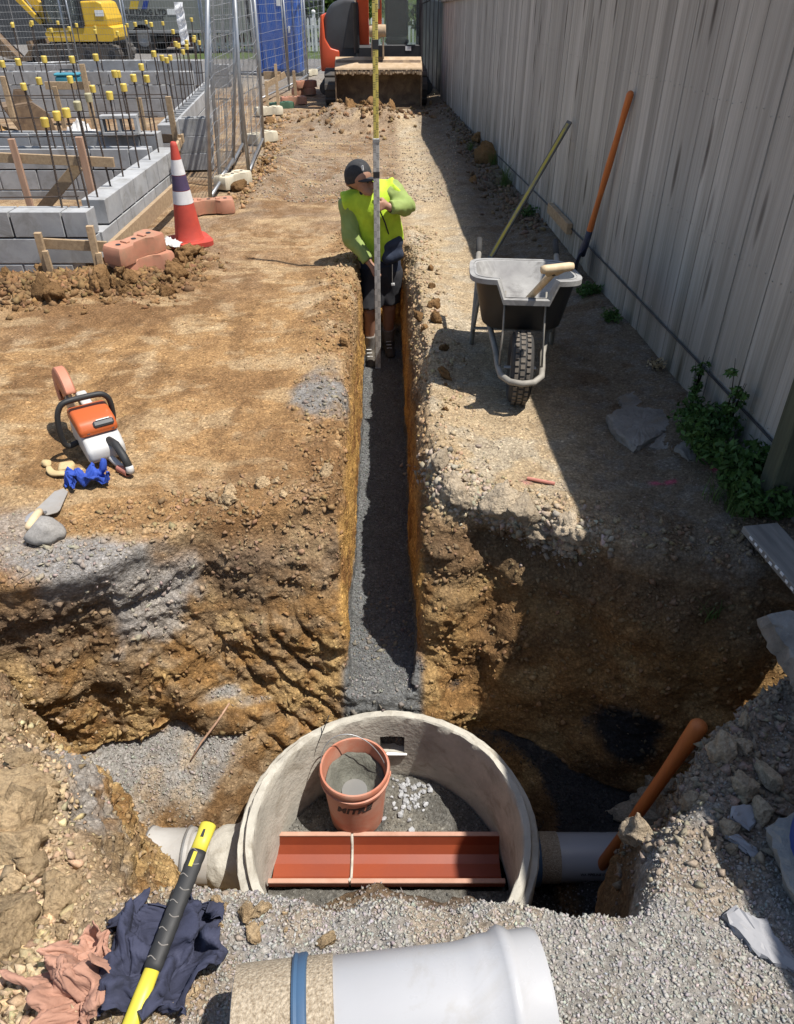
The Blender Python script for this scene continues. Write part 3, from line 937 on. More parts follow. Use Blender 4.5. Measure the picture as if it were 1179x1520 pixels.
MT_RAGN = M('navy_rag_cloth', (.038, .042, .075), (.026, .029, .052), 16, .9, .5, .002, bscale=220)
MT_RAGB = M('brown_rag_cloth', (.40, .22, .155), (.31, .165, .115), 14, .9, .5, .002, bscale=220)
c1 = hit(226, 1428); c2 = hit(150, 1465)
rag('rag', MT_RAGN, (.46, .50), (c1.x, c1.y, c1.z + .01), R(-15), 1, 'crumpled navy cloth rag under the striped hammer handle', gather=(.50, .66))
rag('rag', MT_RAGB, (.40, .40), (c2.x, c2.y, c2.z + .01), R(40), 3, 'crumpled light brown cloth rag beside the navy one', gather=(.56, .60))
MT_RAGBL = M('blue_cloth', (.025, .07, .36), (.02, .05, .27), 9, .8, .4, .002, dirt=(.15, .22, .45), dirt_amt=.25, dirt_scale=8)
q = hit(128, 712)
rag('rag', MT_RAGBL, (.26, .20), (q.x, q.y, q.z + .01), R(25), 5, 'bright blue cloth lying against the saw', n=24, gather=(.75, .7))

# ------------------------------------------------------------------ shared materials
MT_PALING = mat_wood_weathered()
MT_STEEL = M('galvanised_steel', (.42, .43, .44), (.28, .285, .29), 12, .45, .15, .001, .75, .5)
MT_WIRE = M('mesh_wire', (.40, .41, .42), (.30, .30, .30), 20, .5, 0, metal=.6)
MT_DARK = M('dark_paint', (.03, .03, .032), (.018, .018, .02), 8, .45, .1)
MT_RUBBER = M('black_rubber', (.028, .028, .028), (.045, .042, .038), 10, .8, .3, .003)
MT_TIMBER = M('raw_pine', (.45, .33, .20), (.30, .21, .125), 3, .75, .3, .002, stretch=(14, 1.2, 14), var=.2, dirt=(.20, .13, .08), dirt_amt=.25)
MT_TIMBER_PINK = M('treated_timber', (.40, .25, .17), (.28, .17, .11), 3, .75, .3, .002, stretch=(14, 14, 1.2), var=.15)
MT_BLOCK = M('concrete_block', (.36, .365, .365), (.27, .275, .28), 5, .9, .6, .003, bscale=130, var=.10, dirt=(.20, .195, .18), dirt_amt=.4, dirt_scale=4)
MT_MORTAR = M('mortar', (.34, .335, .325), (.24, .235, .23), 12, .95, .7, .005)
MT_REBAR = M('rusty_bar', (.045, .04, .037), (.07, .045, .03), 30, .7, .4, .002)
MT_CAP = M('yellow_cap', (.66, .50, .10), (.54, .40, .08), 30, .5, 0, dirt=(.42, .38, .24), dirt_amt=.16, dirt_scale=14, var=.12)
MT_CAPG = M('faded_cap', (.42, .38, .22), (.30, .28, .18), 20, .6, 0)

# ------------------------------------------------------------------ paling fence
def pal_top(s, L): return 2.02 + (1.62 - 2.02) * min(max((s - 5) / (L - 5), -.3), 1)
def build_fence():
    d2 = (FENCE1 - FENCE0).normalized()
    ang = math.atan2(d2.y, d2.x)
    L = (FENCE1 - FENCE0).length
    f = empty('paling_fence', (FENCE0.x, FENCE0.y, 0), (0, 0, ang), 'tall weathered grey timber paling fence running along the trench strip', 'fence')
    W = .15
    meshes = []
    for v in range(7):
        rr = random.Random(v)
        m = MB()
        w = W - rr.choice([.004, .005, .006, .007, .005, .009, .004])
        hgt = 1.0
        # slightly cupped board: five-point section
        n = 5
        th = .019
        prof = []
        cup = rr.uniform(-.003, .003)
        for i in range(n):
            u = -1 + 2 * i / (n - 1)
            prof.append((u * w / 2, cup * (1 - u * u)))
        Vv = []
        e = .003
        for z in (0, hgt):
            for i, (x, y) in enumerate(prof): Vv.append((x, y + (-e if i in (0, n - 1) else 0), z))
            for (x, y) in prof[::-1]: Vv.append((x, y - th, z))
        k = 2 * n
        Ff = [tuple(range(k))[::-1], tuple(k + i for i in range(k))]
        for i in range(k):
            j = (i + 1) % k
            Ff.append((i, j, k + j, k + i))
        m.add(Vv, Ff)
        me = m.mesh('paling'); me.materials.append(MT_PALING)
        meshes.append(me)
    nb = int(L / W)
    for i in range(nb):
        s = (i + .5) * W
        yo = rnd.uniform(-.0015, .0015)
        b2 = link('gap_light_block', meshes[i % 7], None, f, (s + W / 2, -.026, -.10)); b2.scale = (.55, .5, pal_top(s, L) + .08)  # boards added behind the gaps to block light leaking through
        o = link('paling', rnd.choice(meshes), None, f, (s, yo, -.10 + rnd.uniform(-.006, .006)), (0, rnd.uniform(-.003, .003), rnd.uniform(-.006, .006)))
        if rnd.random() < .5: o.rotation_euler.z += math.pi; o.location.y -= .019
        o.scale.z = pal_top(s, L) + .10
    m = MB()
    k = int(L / 2.4)
    for k0, z in enumerate((.30, .85, 1.42)):
        r_ = MB().box((L / 2, -.062, z), (L, .045, .09)); r_.build('rail', MT_PALING, f)
    za, zb = pal_top(0, L), pal_top(L, L); sl_ = math.atan2(pal_top(L, L) - pal_top(5, L), L - 5)
    c_ = link('capping_board', MB().box((0, 0, 0), (L * 1.002, .09, .03), bev=.004).mesh('capping_board'), MT_PALING, f); c_.location = (L / 2, -.012, (pal_top(5, L) + (L / 2 - 5) * math.tan(sl_)) + .012); c_.rotation_euler = (0, -sl_, 0)
    nl = MB()
    for i in range(nb):
        for z in (.30, .85, 1.42):
            for dx in (-.04, .04): nl.box((i * W + W / 2 + dx + rnd.uniform(-.008, .008), .0055, z + rnd.uniform(-.012, .012)), (.0042, .003, .0042))
    tag(nl.build('nails', MT_STEEL, f, fix=False), kind='stuff')
    post = MB().box((0, 0, .75), (.1, .1, 1.6), bev=.004).mesh('post'); post.materials.append(MT_PALING)
    for i in range(k): link('post', post, None, f, (.8 + i * 2.4, -.13, 0))
    return f, ang
fence, FANG = build_fence()
FN = Vector((-math.sin(FANG), math.cos(FANG), 0))       # normal on the trench side
def fence_hit(px, py, off=0.0):
    """photo direction onto the trench-side face of the paling fence"""
    d = ray(px, py); o = Vector((0, 0, CAM_H))
    p0 = Vector((FENCE0.x, FENCE0.y, 0)) + FN * off
    t = (p0 - o).dot(FN) / d.dot(FN)
    return o + d * t
# cable stapled along the lower part
pts = [fence_hit(px, py, .012) for px, py in ((648, 144), (690, 184), (776, 267), (860, 352), (947, 442), (1030, 530), (1113, 618), (1179, 690))]
for i, p in enumerate(pts): p.z += rnd.uniform(-.006, .006)
cab = MB().tube(pts, .0055, 6).build('cable', MT_DARK, smooth=True)
tag(cab, 'thin dark cable stapled low along the paling fence', 'cable')
# green stained post at the right
gp = at_z(1176, 770, 0)
gp = Vector((fence_x(gp.y) - .055, gp.y - .02, -.12))
po = empty('gate_post', gp, (0, 0, FANG), 'dark green stained square post standing against the paling fence', 'post')
MT_GPOST = M('green_stained_timber', (.085, .095, .06), (.05, .055, .036), 3, .85, .4, .003, stretch=(12, 12, 1))
MB().box((0, 0, .85), (.10, .10, 1.7), bev=.006).build('shaft', MT_GPOST, po)
MB().prism([(-.055, 0), (.055, 0), (0, .035)], (0, -.055, 1.701), (1, 0, 0), (0, 0, 1), (0, .11, 0)).build('weathered_top', MT_GPOST, po)

# dark grey sheet fence carrying on from the palings
MT_SHEET = M('grey_sheet', (.075, .077, .08), (.058, .06, .062), 3, .5, .08)
sf = empty('panel_fence', (.90, 17.1, 0), (0, 0, FANG), 'dark grey flat panel fence continuing beyond the palings', 'fence')
for i in range(6):
    MB().box((.46 + i * .94, 0, .80), (.90, .03, 1.66), bev=.006).build('panel', MT_SHEET, sf)
    MB().box((.005 + i * .94, -.002, .82), (.035, .06, 1.7), bev=.004).build('post', MT_DARK, sf)

# ------------------------------------------------------------------ far end: picket fence, hedge, house, garden tree
MT_WHITE = M('white_paint', (.78, .78, .76), (.66, .66, .64), 6, .55, .1)
pf = empty('picket_fence', (0, 30.2, 0), (0, 0, 0), 'white picket fence across the far end of the drive', 'fence')
pk = MB().prism([(-.036, 0), (.036, 0), (.036, .93), (0, .98), (-.036, .93)], (0, 0, 0), (1, 0, 0), (0, 0, 1), (0, .02, 0)).mesh('picket'); pk.materials.append(MT_WHITE)
for i in range(82): link('picket', pk, None, pf, (-7 + i * .128, 0, .04), (0, rnd.uniform(-.01, .01), 0))
for z in (.25, .75): MB().box((-1.75, .045, z), (10.6, .04, .09)).build('rail', MT_WHITE, pf)
for i in range(6):
    p = MB().box((-7 + i * 2.08, .12, .55), (.10, .10, 1.1), bev=.006)
    q = p.build('post', MT_WHITE, pf)
    MB().lathe([(.02, 0), (.065, .03), (.075, .075), (.055, .12), (.0, .14)], (-7 + i * 2.08, .12, 1.10), n=12).build('ball_cap', MT_WHITE, q, smooth=True)

def leaf_cloud(name, n, size, sampler, mat, seed, parent=None):
    rg = np.random.default_rng(seed)
    P, Nn = sampler(rg, n)
    a = rg.normal(size=(n, 3)); a = a + Nn * .9; a /= np.linalg.norm(a, axis=1)[:, None]
    b = rg.normal(size=(n, 3)); b -= a * (a * b).sum(1)[:, None]; b /= np.linalg.norm(b, axis=1)[:, None]
    c = np.cross(a, b)
    s = size * rg.uniform(.6, 1.3, (n, 1))
    V = np.stack([P - b * s, P + c * s * .45 + a * s * .12, P + b * s, P - c * s * .45 + a * s * .12], 1).reshape(-1, 3)
    F = np.arange(4 * n).reshape(n, 4)
    me = np_mesh(name, V, F, False)
    v = 1 + rg.normal(0, .22, (n, 1))
    set_col(me, np.repeat(np.clip(v, .45, 1.7) * np.ones((1, 3)), 4, axis=0))
    return link(name, me, mat, parent)
def mat_leaf(name, c):
    t = NT(name)
    a = t.node('ShaderNodeAttribute', attribute_name='Col')
    cc = t.mix(1.0, a.outputs['Color'], c, 'MULTIPLY')
    t.out(cc, .55, None, 0, .3)
    tr = t.node('ShaderNodeBsdfTranslucent'); t.link(cc, tr.inputs[0])
    mx = t.node('ShaderNodeMixShader'); mx.inputs[0].default_value = .3
    t.link(t.b.outputs[0], mx.inputs[1]); t.link(tr.outputs[0], mx.inputs[2])
    t.link(mx.outputs[0], t.n['Material Output'].inputs[0])
    return t.m
MT_LEAF = mat_leaf('leaf_green', (.075, .125, .022))
MT_LEAFD = mat_leaf('leaf_dark', (.035, .065, .018))
MT_LEAFL = mat_leaf('leaf_light', (.16, .24, .035))
MT_BARK = M('bark', (.11, .085, .06), (.06, .045, .035), 6, .9, .6, .01, stretch=(4, 4, .6))
def ball_sampler(balls):
    balls = np.array(balls, dtype=float)
    def f(rg, n):
        w = balls[:, 3] ** 2; i = rg.choice(len(balls), n, p=w / w.sum())
        d = rg.normal(size=(n, 3)); d /= np.linalg.norm(d, axis=1)[:, None]
        r = balls[i, 3] * (.55 + .5 * rg.random(n) ** .6)
        return balls[i, :3] + d * r[:, None] * np.array([1, 1, .85]), d
    return f
def tree(name, loc, h, rad, label, cat, mat, n, seed, size=.09):
    t = empty(name, loc, (0, 0, 0), label, cat)
    rr = random.Random(seed)
    tr = MB(); tr.tube([(0, 0, -.1), (rr.uniform(-.1, .1), 0, h * .3), (0, rr.uniform(-.1, .1), h * .7)], [.10, .07, .03], 8)
    for k in range(6):
        a = k * 1.05 + rr.random(); z0 = h * rr.uniform(.2, .5)
        tr.tube([(0, 0, z0), (math.cos(a) * rad * .4, math.sin(a) * rad * .4, z0 + h * .15), (math.cos(a) * rad * .7, math.sin(a) * rad * .7, z0 + h * .3)], [.04, .028, .01], 6)
    tr.build('trunk', MT_BARK, t, smooth=True)
    balls = [(rr.gauss(0, rad * .45), rr.gauss(0, rad * .4), h * rr.uniform(.28, .92), rad * rr.uniform(.3, .5)) for _ in range(26)]
    leaf_cloud('crown', n, size, ball_sampler(balls), mat, seed, t)
    return t
tree('garden_tree', (-3.6, 34.0, 0), 3.4, 1.7, 'round green garden tree behind the picket fence', 'tree', MT_LEAF, 9000, 1)
tree('garden_tree', (-2.0, 35.2, .1), 3.8, 1.5, 'taller green tree beside the round one behind the picket fence', 'tree', MT_LEAF, 9000, 2)
tree('shrub', (2.2, 24.5, 0), 2.5, 1.1, 'dark leafy shrub rising above the end of the panel fence', 'shrub', MT_LEAFD, 6000, 3)
tree('garden_tree', (-6.8, 36.5, .1), 4.6, 2.2, 'dark tree standing between the brick house and the truck', 'tree', MT_LEAFD, 9000, 4)
tree('garden_tree', (4.2, 37.5, .3), 3.6, 1.7, 'green tree on the lawn behind the orange excavator', 'tree', MT_LEAF, 7000, 5)
# neighbour's brick house corner
t = NT('brickwork'); v = t.coords('Object'); br = t.node('ShaderNodeTexBrick')
br.inputs['Color1'].default_value = (.16, .05, .035, 1); br.inputs['Color2'].default_value = (.11, .04, .03, 1); br.inputs['Mortar'].default_value = (.25, .22, .2, 1)
br.inputs['Scale'].default_value = 4.0; br.inputs['Mortar Size'].default_value = .02
mp = t.node('ShaderNodeMapping'); mp.inputs['Rotation'].default_value = (R(90), 0, 0); tcn = t.node('ShaderNodeTexCoord'); t.link(tcn.outputs['Object'], mp.inputs[0]); t.link(mp.outputs[0], br.inputs['Vector'])
MT_BRICK = t.out(br.outputs['Color'], .85)
MT_ROOFM = M('roof_metal', (.10, .10, .11), (.08, .08, .085), 4, .5, .1)
MT_GLASS = M('window_glass', (.03, .035, .04), (.02, .025, .03), 2, .08, 0, spec=.8)
hs = empty('brick_house', (-6.4, 33.2, 0), (0, 0, 0), 'dark red brick house with white corner downpipe behind the picket fence', 'house')
MB().box((0, 3, 1.35), (4.9, 6, 2.7)).build('wall', MT_BRICK, hs)
MB().prism([(-2.9, 0), (2.9, 0), (0, 1.7)], (0, -.4, 2.702), (1, 0, 0), (0, 0, 1), (0, 6.8, 0)).build('roof', MT_ROOFM, hs)
for x in (-1.2, .9):
    w = MB().box((x, -.02, 1.5), (1.1, .07, 1.1), bev=.01).build('window', MT_WHITE, hs)
    MB().box((x, -.062, 1.5), (.98, .02, .98)).build('pane', MT_GLASS, w)
MB().tube([(2.36, -.05, 0), (2.36, -.05, 2.68)], .045, 10).build('downpipe', MT_WHITE, hs, smooth=True)

# plain timber boundary fence far behind the truck
bf = empty('boundary_fence', (-26, 34.5, 0), (0, 0, 0), 'dull grey boarded boundary fence far behind the truck and yellow excavator', 'fence')
bpn = MB().box((0, 0, 1.15), (.58, .04, 2.3), bev=.006).mesh('board'); bpn.materials.append(MT_SHEET)
for i in range(31): link('board', bpn, None, bf, (i * .6, rnd.uniform(-.01, .01), rnd.uniform(-.02, .02)))
MB().box((9, -.04, 2.0), (18.6, .05, .1)).build('rail', MT_SHEET, bf)
# ------------------------------------------------------------------ concrete block foundation walls
def block_mesh(l=.385, w=.19, h=.187, cores=True):
    m = MB()
    if not cores:
        m.box((0, 0, 0), (l, w, h), bev=.004)
    else:
        t = .032
        for s in (-1, 1): m.box((0, s * (w - t) / 2, 0), (l, t, h), bev=.003)
        for x in (-(l - t) / 2, 0, (l - t) / 2): m.box((x, 0, 0), (t, w - 2 * t + .002, h - .004))
    me = m.mesh('concrete_block'); me.materials.append(MT_BLOCK); return me
def ublock_mesh(l=.385, w=.19, h=.187):
    m = MB(); t = .032
    for s in (-1, 1): m.box((0, s * (w - t) / 2, 0), (l, t, h), bev=.003)
    m.box((0, 0, -h / 2 + .03), (l - .004, w - 2 * t + .002, .055))
    for x in (-.1, .1):
        m.prism([(-.055, -.05), (.055, -.05), (.022, .07), (-.022, .07)], (x - .018, 0, 0), (0, 1, 0), (0, 0, 1), (.036, 0, 0))
    me = m.mesh('channel_block'); me.materials.append(MT_BLOCK); return me
BL_C, BL_S, BL_U = block_mesh(), block_mesh(cores=False), ublock_mesh()
BL_H = block_mesh(l=.19, cores=False)
def block_wall(label, legs, group=None):
    """legs: (x0, y0, angle, nblocks, ncourses, z_top, top_mesh)"""
    w = empty('block_wall', (legs[0][0], legs[0][1], 0), (0, 0, 0), label, 'block wall', group)
    for li, (x0, y0, ang, nbk, nc, zt, top) in enumerate(legs):
        for c in range(nc):
            z = zt - .1 - .2 * c - (0 if True else 0)
            for i in range(nbk):
                off = (.2 if c % 2 == 0 else 0) if nbk > 2 else 0
                me = top if c == 0 else BL_S
                s = i * .4 + .2 + off
                if c == 0 and i == 0 and off and li == 0:
                    link('half_block', BL_H, None, w, (x0 - legs[0][0] + .1 * math.cos(ang), y0 - legs[0][1] + .1 * math.sin(ang), z), (0, 0, ang))
                link('concrete_block', me, None, w, (x0 - legs[0][0] + s * math.cos(ang), y0 - legs[0][1] + s * math.sin(ang), z), (0, 0, ang + rnd.uniform(-.004, .004)))
        Lm = nbk * .4
        h = .2 * nc
        b = MB().box((x0 - legs[0][0] + math.cos(ang) * (Lm / 2 + .1), y0 - legs[0][1] + math.sin(ang) * (Lm / 2 + .1), zt - .2 - (h - .2) / 2 - .02), (Lm - .02, .165, h - .2 - .02), (0, 0, ang))
        b.build('mortar_core', MT_MORTAR, w)
    return w
YA, XA = 6.02, -2.36
block_wall('corner of pale concrete block foundation wall behind the timber profile', [(XA - .005, YA, math.pi, 7, 3, .46, BL_S), (XA - .095, YA + .105, math.pi / 2, 6, 3, .46, BL_S)])
block_wall('channel block cross wall joining the pale corner wall', [(XA - .2, 8.45, math.pi, 8, 3, .50, BL_U)])
block_wall('second channel block cross wall just behind the first', [(XA - .25, 9.05, math.pi, 8, 3, .56, BL_U)])
block_wall('hollow block side wall beside the mesh fence', [(-2.80, 10.0, math.pi / 2 + .10, 12, 3, .50, BL_C)])
block_wall('four course back wall of the foundation with rebar behind the soil heap', [(-3.45, 14.5, math.pi, 12, 4, .70, BL_C)])
block_wall('channel block wall farthest back below the yellow excavator', [(-3.3, 17.0, math.pi, 16, 2, .62, BL_U)])
block_wall('short stepped block wall on top of the back of the foundation', [(-3.45, 15.4, math.pi, 5, 4, .80, BL_C)])
# starter bars with caps
capm = MB().lathe([(.0, .062), (.024, .062), (.029, .055), (.027, .0), (.02, -.002), (.0, -.002)], n=14).mesh('cap', angle=35)
capm.materials.append(MT_CAP)
capg = capm.copy(); capg.materials.clear(); capg.materials.append(MT_CAPG)
rodm = {}
def starter(x, y, z0, z1, faded=False, where='near corner wall'):
    grp, label = 'starter bars on the ' + where, 'thin starter bar with yellow cap rising from the ' + where
    if faded: grp, label = 'starter bars with faded caps', 'dark starter bar with dirty faded cap beside the near side wall'
    b = empty('starter_bar', (x, y, z0), (rnd.uniform(-.03, .03), rnd.uniform(-.05, .05), rnd.random() * 6), label, 'rebar', grp)
    L = round(z1 - z0, 2)
    if L not in rodm:
        m = MB()
        pts = [(0, 0, -.05)] + [(0, 0, L * i / 6) for i in range(1, 7)]
        m.tube(pts, .0075, 6)
        for k in range(int(L / .03)): m.lathe([(.0078, 0), (.0095, .004), (.0078, .008)], (0, 0, .01 + k * .03), n=6)
        rodm[L] = m.mesh('rod', angle=40); rodm[L].materials.append(MT_REBAR)
    link('rod', rodm[L], None, b)
    link('cap', capg if faded else capm, None, b, (0, 0, L - .035))
for px, py in ((61, 180), (86, 172), (101, 166)):
    p = at_y(px, py, YA + .04); starter(p.x + .0, YA + .04, .44, p.z)
for i, (y, z, fd) in enumerate(((6.42, 1.12, True), (6.82, 1.13, True), (7.22, 1.10, False), (7.62, 1.12, False), (8.02, 1.16, False), (8.42, 1.12, False))):
    starter(XA - .10 + rnd.uniform(-.02, .02), y, .44, z, fd)
for i in range(8): starter(XA - .45 - i * .23 + rnd.uniform(-.05, .05), 8.45, .42, 1.08 + rnd.uniform(-.06, .1), where='first channel block cross wall')
for i in range(9): starter(XA - .35 - i * .24 + rnd.uniform(-.07, .07), 9.05, .48, 1.12 + rnd.uniform(-.06, .14), where='second channel block cross wall')
for i in range(12): starter(-2.83 - i * .045, 10.2 + i * .4, .42, 1.14 + rnd.uniform(-.05, .1), where='hollow block wall by the mesh fence')
for i in range(13): starter(-3.65 - i * .33 + rnd.uniform(-.1, .1), 14.5, .62, 1.28 + rnd.uniform(-.06, .1), where='four course back wall')
for i in range(11): starter(-3.6 - i * .42 + rnd.uniform(-.1, .1), 17.0, .55, 1.25 + rnd.uniform(-.06, .12), where='farthest channel block wall')
for (y, z, x0, x1, what) in ((8.47, .60, -5.6, -2.5, 'first channel block wall'), (9.05, .70, -5.8, -2.6, 'second channel block wall'), (6.06, .53, -5.0, -2.45, 'front corner wall'), (10.3, .78, -7.2, -2.8, 'inner rebar row')):
    o = MB().tube([(x0, y, z), ((x0 + x1) / 2, y + .01, z - .012), (x1, y, z + .006)], .006, 6).build('horizontal_bar', MT_REBAR)
    tag(o, 'long thin horizontal steel bar tied along the ' + what, 'rebar')

# timber set-out profiles
def profile(label, stakes, boards, mat=MT_TIMBER, loc=(0, 0, 0), smat=None):
    t = empty('timber_profile', loc, (0, 0, 0), label, 'timber frame')
    lx, ly, lz = loc
    for (x, y, z0, z1, w) in stakes:
        m = MB().box((x - lx, y - ly, (z0 + z1) / 2), (w, w * .8, z1 - z0), (rnd.uniform(-.03, .03), rnd.uniform(-.03, .03), .1), bev=.002)
        m.build('stake', smat or mat, t)
    for (a, b, h, th) in boards:
        a = Vector(a) - Vector(loc); b = Vector(b) - Vector(loc)
        d = b - a; L = d.length
        x = d.normalized(); up = Vector((0, 0, 1)); y = up.cross(x).normalized(); z = x.cross(y)
        mm = Matrix((x, y, z)).transposed().to_4x4(); mm.translation = (a + b) / 2
        o = MB().box((0, 0, 0), (L, th, h), bev=.002).build('board', mat, t)
        o.matrix_local = mm
    return t
def stk(px, py0, py1, y, w=.05):
    a = at_y(px, py0, y); b = at_y(px + (py1 - py0) * (CXP - px) / (2314 - py0), py1, y)
    return ((a.x + b.x) / 2, y, min(b.z, 0) - .05 if b.z < .1 else b.z, a.z, w)
profile('pale timber profile of two stakes and a rail before the block corner', [stk(56, 345, 405, 5.72), stk(68, 372, 408, 5.70, .04), stk(133, 335, 415, 5.72), stk(146, 375, 415, 5.71, .04)],
        [(at_y(62, 361, 5.76), at_y(160, 366, 5.76), .075, .025)], loc=(-2.7, 5.7, 0))
pl = profile('long plank set on edge along the outside of the block corner wall', [], [(Vector((-2.19, 5.80, .20)), Vector((-2.13, 7.85, .26)), .13, .035)], loc=(-2.16, 6.8, .1))
profile('pink timber profile with diagonal brace standing inside the block corner', [stk(18, 206, 310, 6.75), stk(118, 203, 310, 6.75, .055)],
        [(at_y(-40, 232, 6.80), at_y(170, 241, 6.80), .075, .03), (at_y(118, 245, 6.86), at_y(62, 312, 6.86), .09, .03)], loc=(-3.2, 6.75, 0), smat=MT_TIMBER_PINK)
profile('bare timber profile by the stacked blocks near the cone', [stk(207, 145, 225, 9.3), stk(251, 143, 230, 9.3, .06)],
        [(at_y(188, 203, 9.35), at_y(272, 206, 9.35), .085, .03), (at_y(262, 222, 8.9), at_y(272, 204, 9.6), .085, .03)], loc=(-2.9, 9.3, 0))
profile('weathered timber profile across the rebar in the middle of the foundation', [stk(82, 128, 190, 10.6), stk(122, 95, 190, 10.6, .06), stk(4, 113, 180, 10.6, .06)],
        [(at_y(68, 127, 10.65), at_y(135, 127, 10.65), .085, .03)], loc=(-5, 10.6, 0))
profile('grey timber profile against the mesh fence beside the blue toilet', [stk(409, 95, 170, 15.2), stk(437, 105, 150, 17.2, .06), stk(395, 120, 160, 14.8, .05)],
        [(at_y(392, 112, 15.25), at_y(418, 112, 15.25), .12, .03), (at_y(394, 128, 15.1), at_y(424, 110, 15.3), .09, .03)], loc=(-2.5, 15.2, 0))
# stacked spare blocks
def loose_block(px, py, y, rot, me, label):
    p = at_y(px, py, y)
    o = link('spare_block', me.copy(), None, None, p, rot); o.data.name = 'spare_block'
    tag(o, label, 'block')
    return o
loose_block(179, 185, 8.95, (R(88), 0, .15), BL_C, 'loose hollow block on its side on the channel wall showing two holes')
p0 = at_y(290, 212, 10.0)
for k in range(3):
    o = link('spare_block', BL_C, None, None, (p0.x + .02 * k, 10.0 + .01 * k, .10 + .19 * k), (0, 0, .05 * k + .1))
    tag(o, ['bottom spare block of the small stack by the mesh fence', 'middle spare block of the small stack by the mesh fence', 'top spare block of the small stack by the mesh fence'][k], 'block')

# ------------------------------------------------------------------ temporary mesh fence panels
def mesh_panel(loc, ang, L, label, lean=0.0, H=2.05, seed=0):
    t = empty('mesh_panel', loc, (lean, 0, ang), label, 'fence panel', 'temporary wire mesh fence panels')
    rr = random.Random(seed)
    for x in (0, L): MB().tube([(x, 0, -.03), (x + rr.uniform(-.02, .02), rr.uniform(-.03, .03), H * .5), (x, 0, H)], .021, 10).build('upright', MT_STEEL, t, smooth=True)
    for z in (.10, H - .02): MB().tube([(0, 0, z), (L * .5, rr.uniform(-.03, .03), z - rr.uniform(0, .03)), (L, 0, z)], .019, 10).build('frame_rail', MT_STEEL, t, smooth=True)
    m = MB()
    nv = int(L / .075)
    bow = [rr.uniform(-.02, .02) for _ in range(40)]
    for i in range(1, nv):
        x = L * i / nv
        b = .03 * math.sin(i * .7)
        m.tube([(x, 0, .10), (x + .004, b, H * .35), (x, -b, H * .7), (x, 0, H - .02)], .0019, 4, cap=False)
    for j in range(1, 13):
        z = .10 + (H - .12) * j / 13
        m.tube([(0, 0, z), (L * .3, .03, z + bow[j]), (L * .65, -.02, z - bow[j + 9]), (L, 0, z)], .0026, 4, cap=False)
    o = m.build('wire_mesh', MT_WIRE, t, fix=False)
    return t
def panel_between(a, b, label, seed, lean=0.0, H=2.05):
    d = Vector(b) - Vector(a)
    return mesh_panel((a[0], a[1], 0.0), math.atan2(d.y, d.x), d.length, label, lean, H, seed)
panel_between((-1.92, 8.05), (-2.06, 10.1), 'galvanised mesh panel standing on the orange foot behind the cone', 1, .13)
panel_between((-1.72, 9.3), (-1.90, 11.6), 'bent mesh panel overlapping the panel behind the cone', 2, .03)
panel_between((-2.0, 9.0), (-2.12, 11.2), 'mesh panel stacked behind the bent one', 21, .06)
panel_between((-2.62, 16.3), (-2.36, 18.6), 'mesh panel in front of the blue toilet leaning to the drive', 3, -.02)
panel_between((-2.36, 18.6), (-2.19, 21.0), 'mesh panel alongside the blue toilet door', 4)
panel_between((-2.25, 21.2), (-2.0, 24.6), 'last mesh panel before the picket fence', 5)
panel_between((-13.4, 24.5), (-11.6, 24.2), 'mesh panel behind the digging arm of the yellow excavator', 6)
panel_between((-11.5, 24.2), (-9.2, 25.0), 'mesh panel beyond the yellow excavator cab', 7)
panel_between((-6.9, 22.6), (-4.9, 22.2), 'mesh panel carrying the white banner', 8)
panel_between((-8.8, 23.4), (-7.0, 22.7), 'mesh panel in front of the truck lettering', 9)
panel_between((-4.85, 22.2), (-3.4, 21.4), 'mesh panel linking the banner panel to the blue toilet', 10)
# white banner
m = MB(); nn = 26
ba, bb = at_y(259, 3, 22.0), at_y(283, 66, 22.0)
Vb = []
for i in range(nn + 1):
    for j in range(5):
        u = j / 4; z = ba.z + (bb.z - ba.z) * i / nn
        Vb.append((ba.x + (bb.x - ba.x) * (u * .85 + .18 * i / nn), 21.95 + .03 * math.sin(i * .9 + u * 2.5), z))
Fb = [(i * 5 + j, i * 5 + j + 1, i * 5 + j + 6, i * 5 + j + 5) for i in range(nn) for j in range(4)]
m.add(Vb, Fb)
_bm = m; ban = _bm.build('banner', mat_leaf('white_mesh_cloth', (.92, .92, .92)), fix=False, smooth=True)
set_col(ban.data, np.ones((len(ban.data.vertices), 3)))
tag(ban, 'narrow white cloth banner with curved grey lines hung on the mesh fence', 'banner')
for k in range(9):
    zc = ba.z + (bb.z - ba.z) * (k + .9) / 9.6; xo = .18 * (k + .9) / 9.6
    w = (bb.x - ba.x)
    MB().tube([(ba.x + w * (xo + .06 + .73 * q / 8), 21.90, zc + .13 * (abs(q / 4 - 1) ** 2) - .04) for q in range(9)], .004, 4).build('printed_line', MT_STEEL, ban)
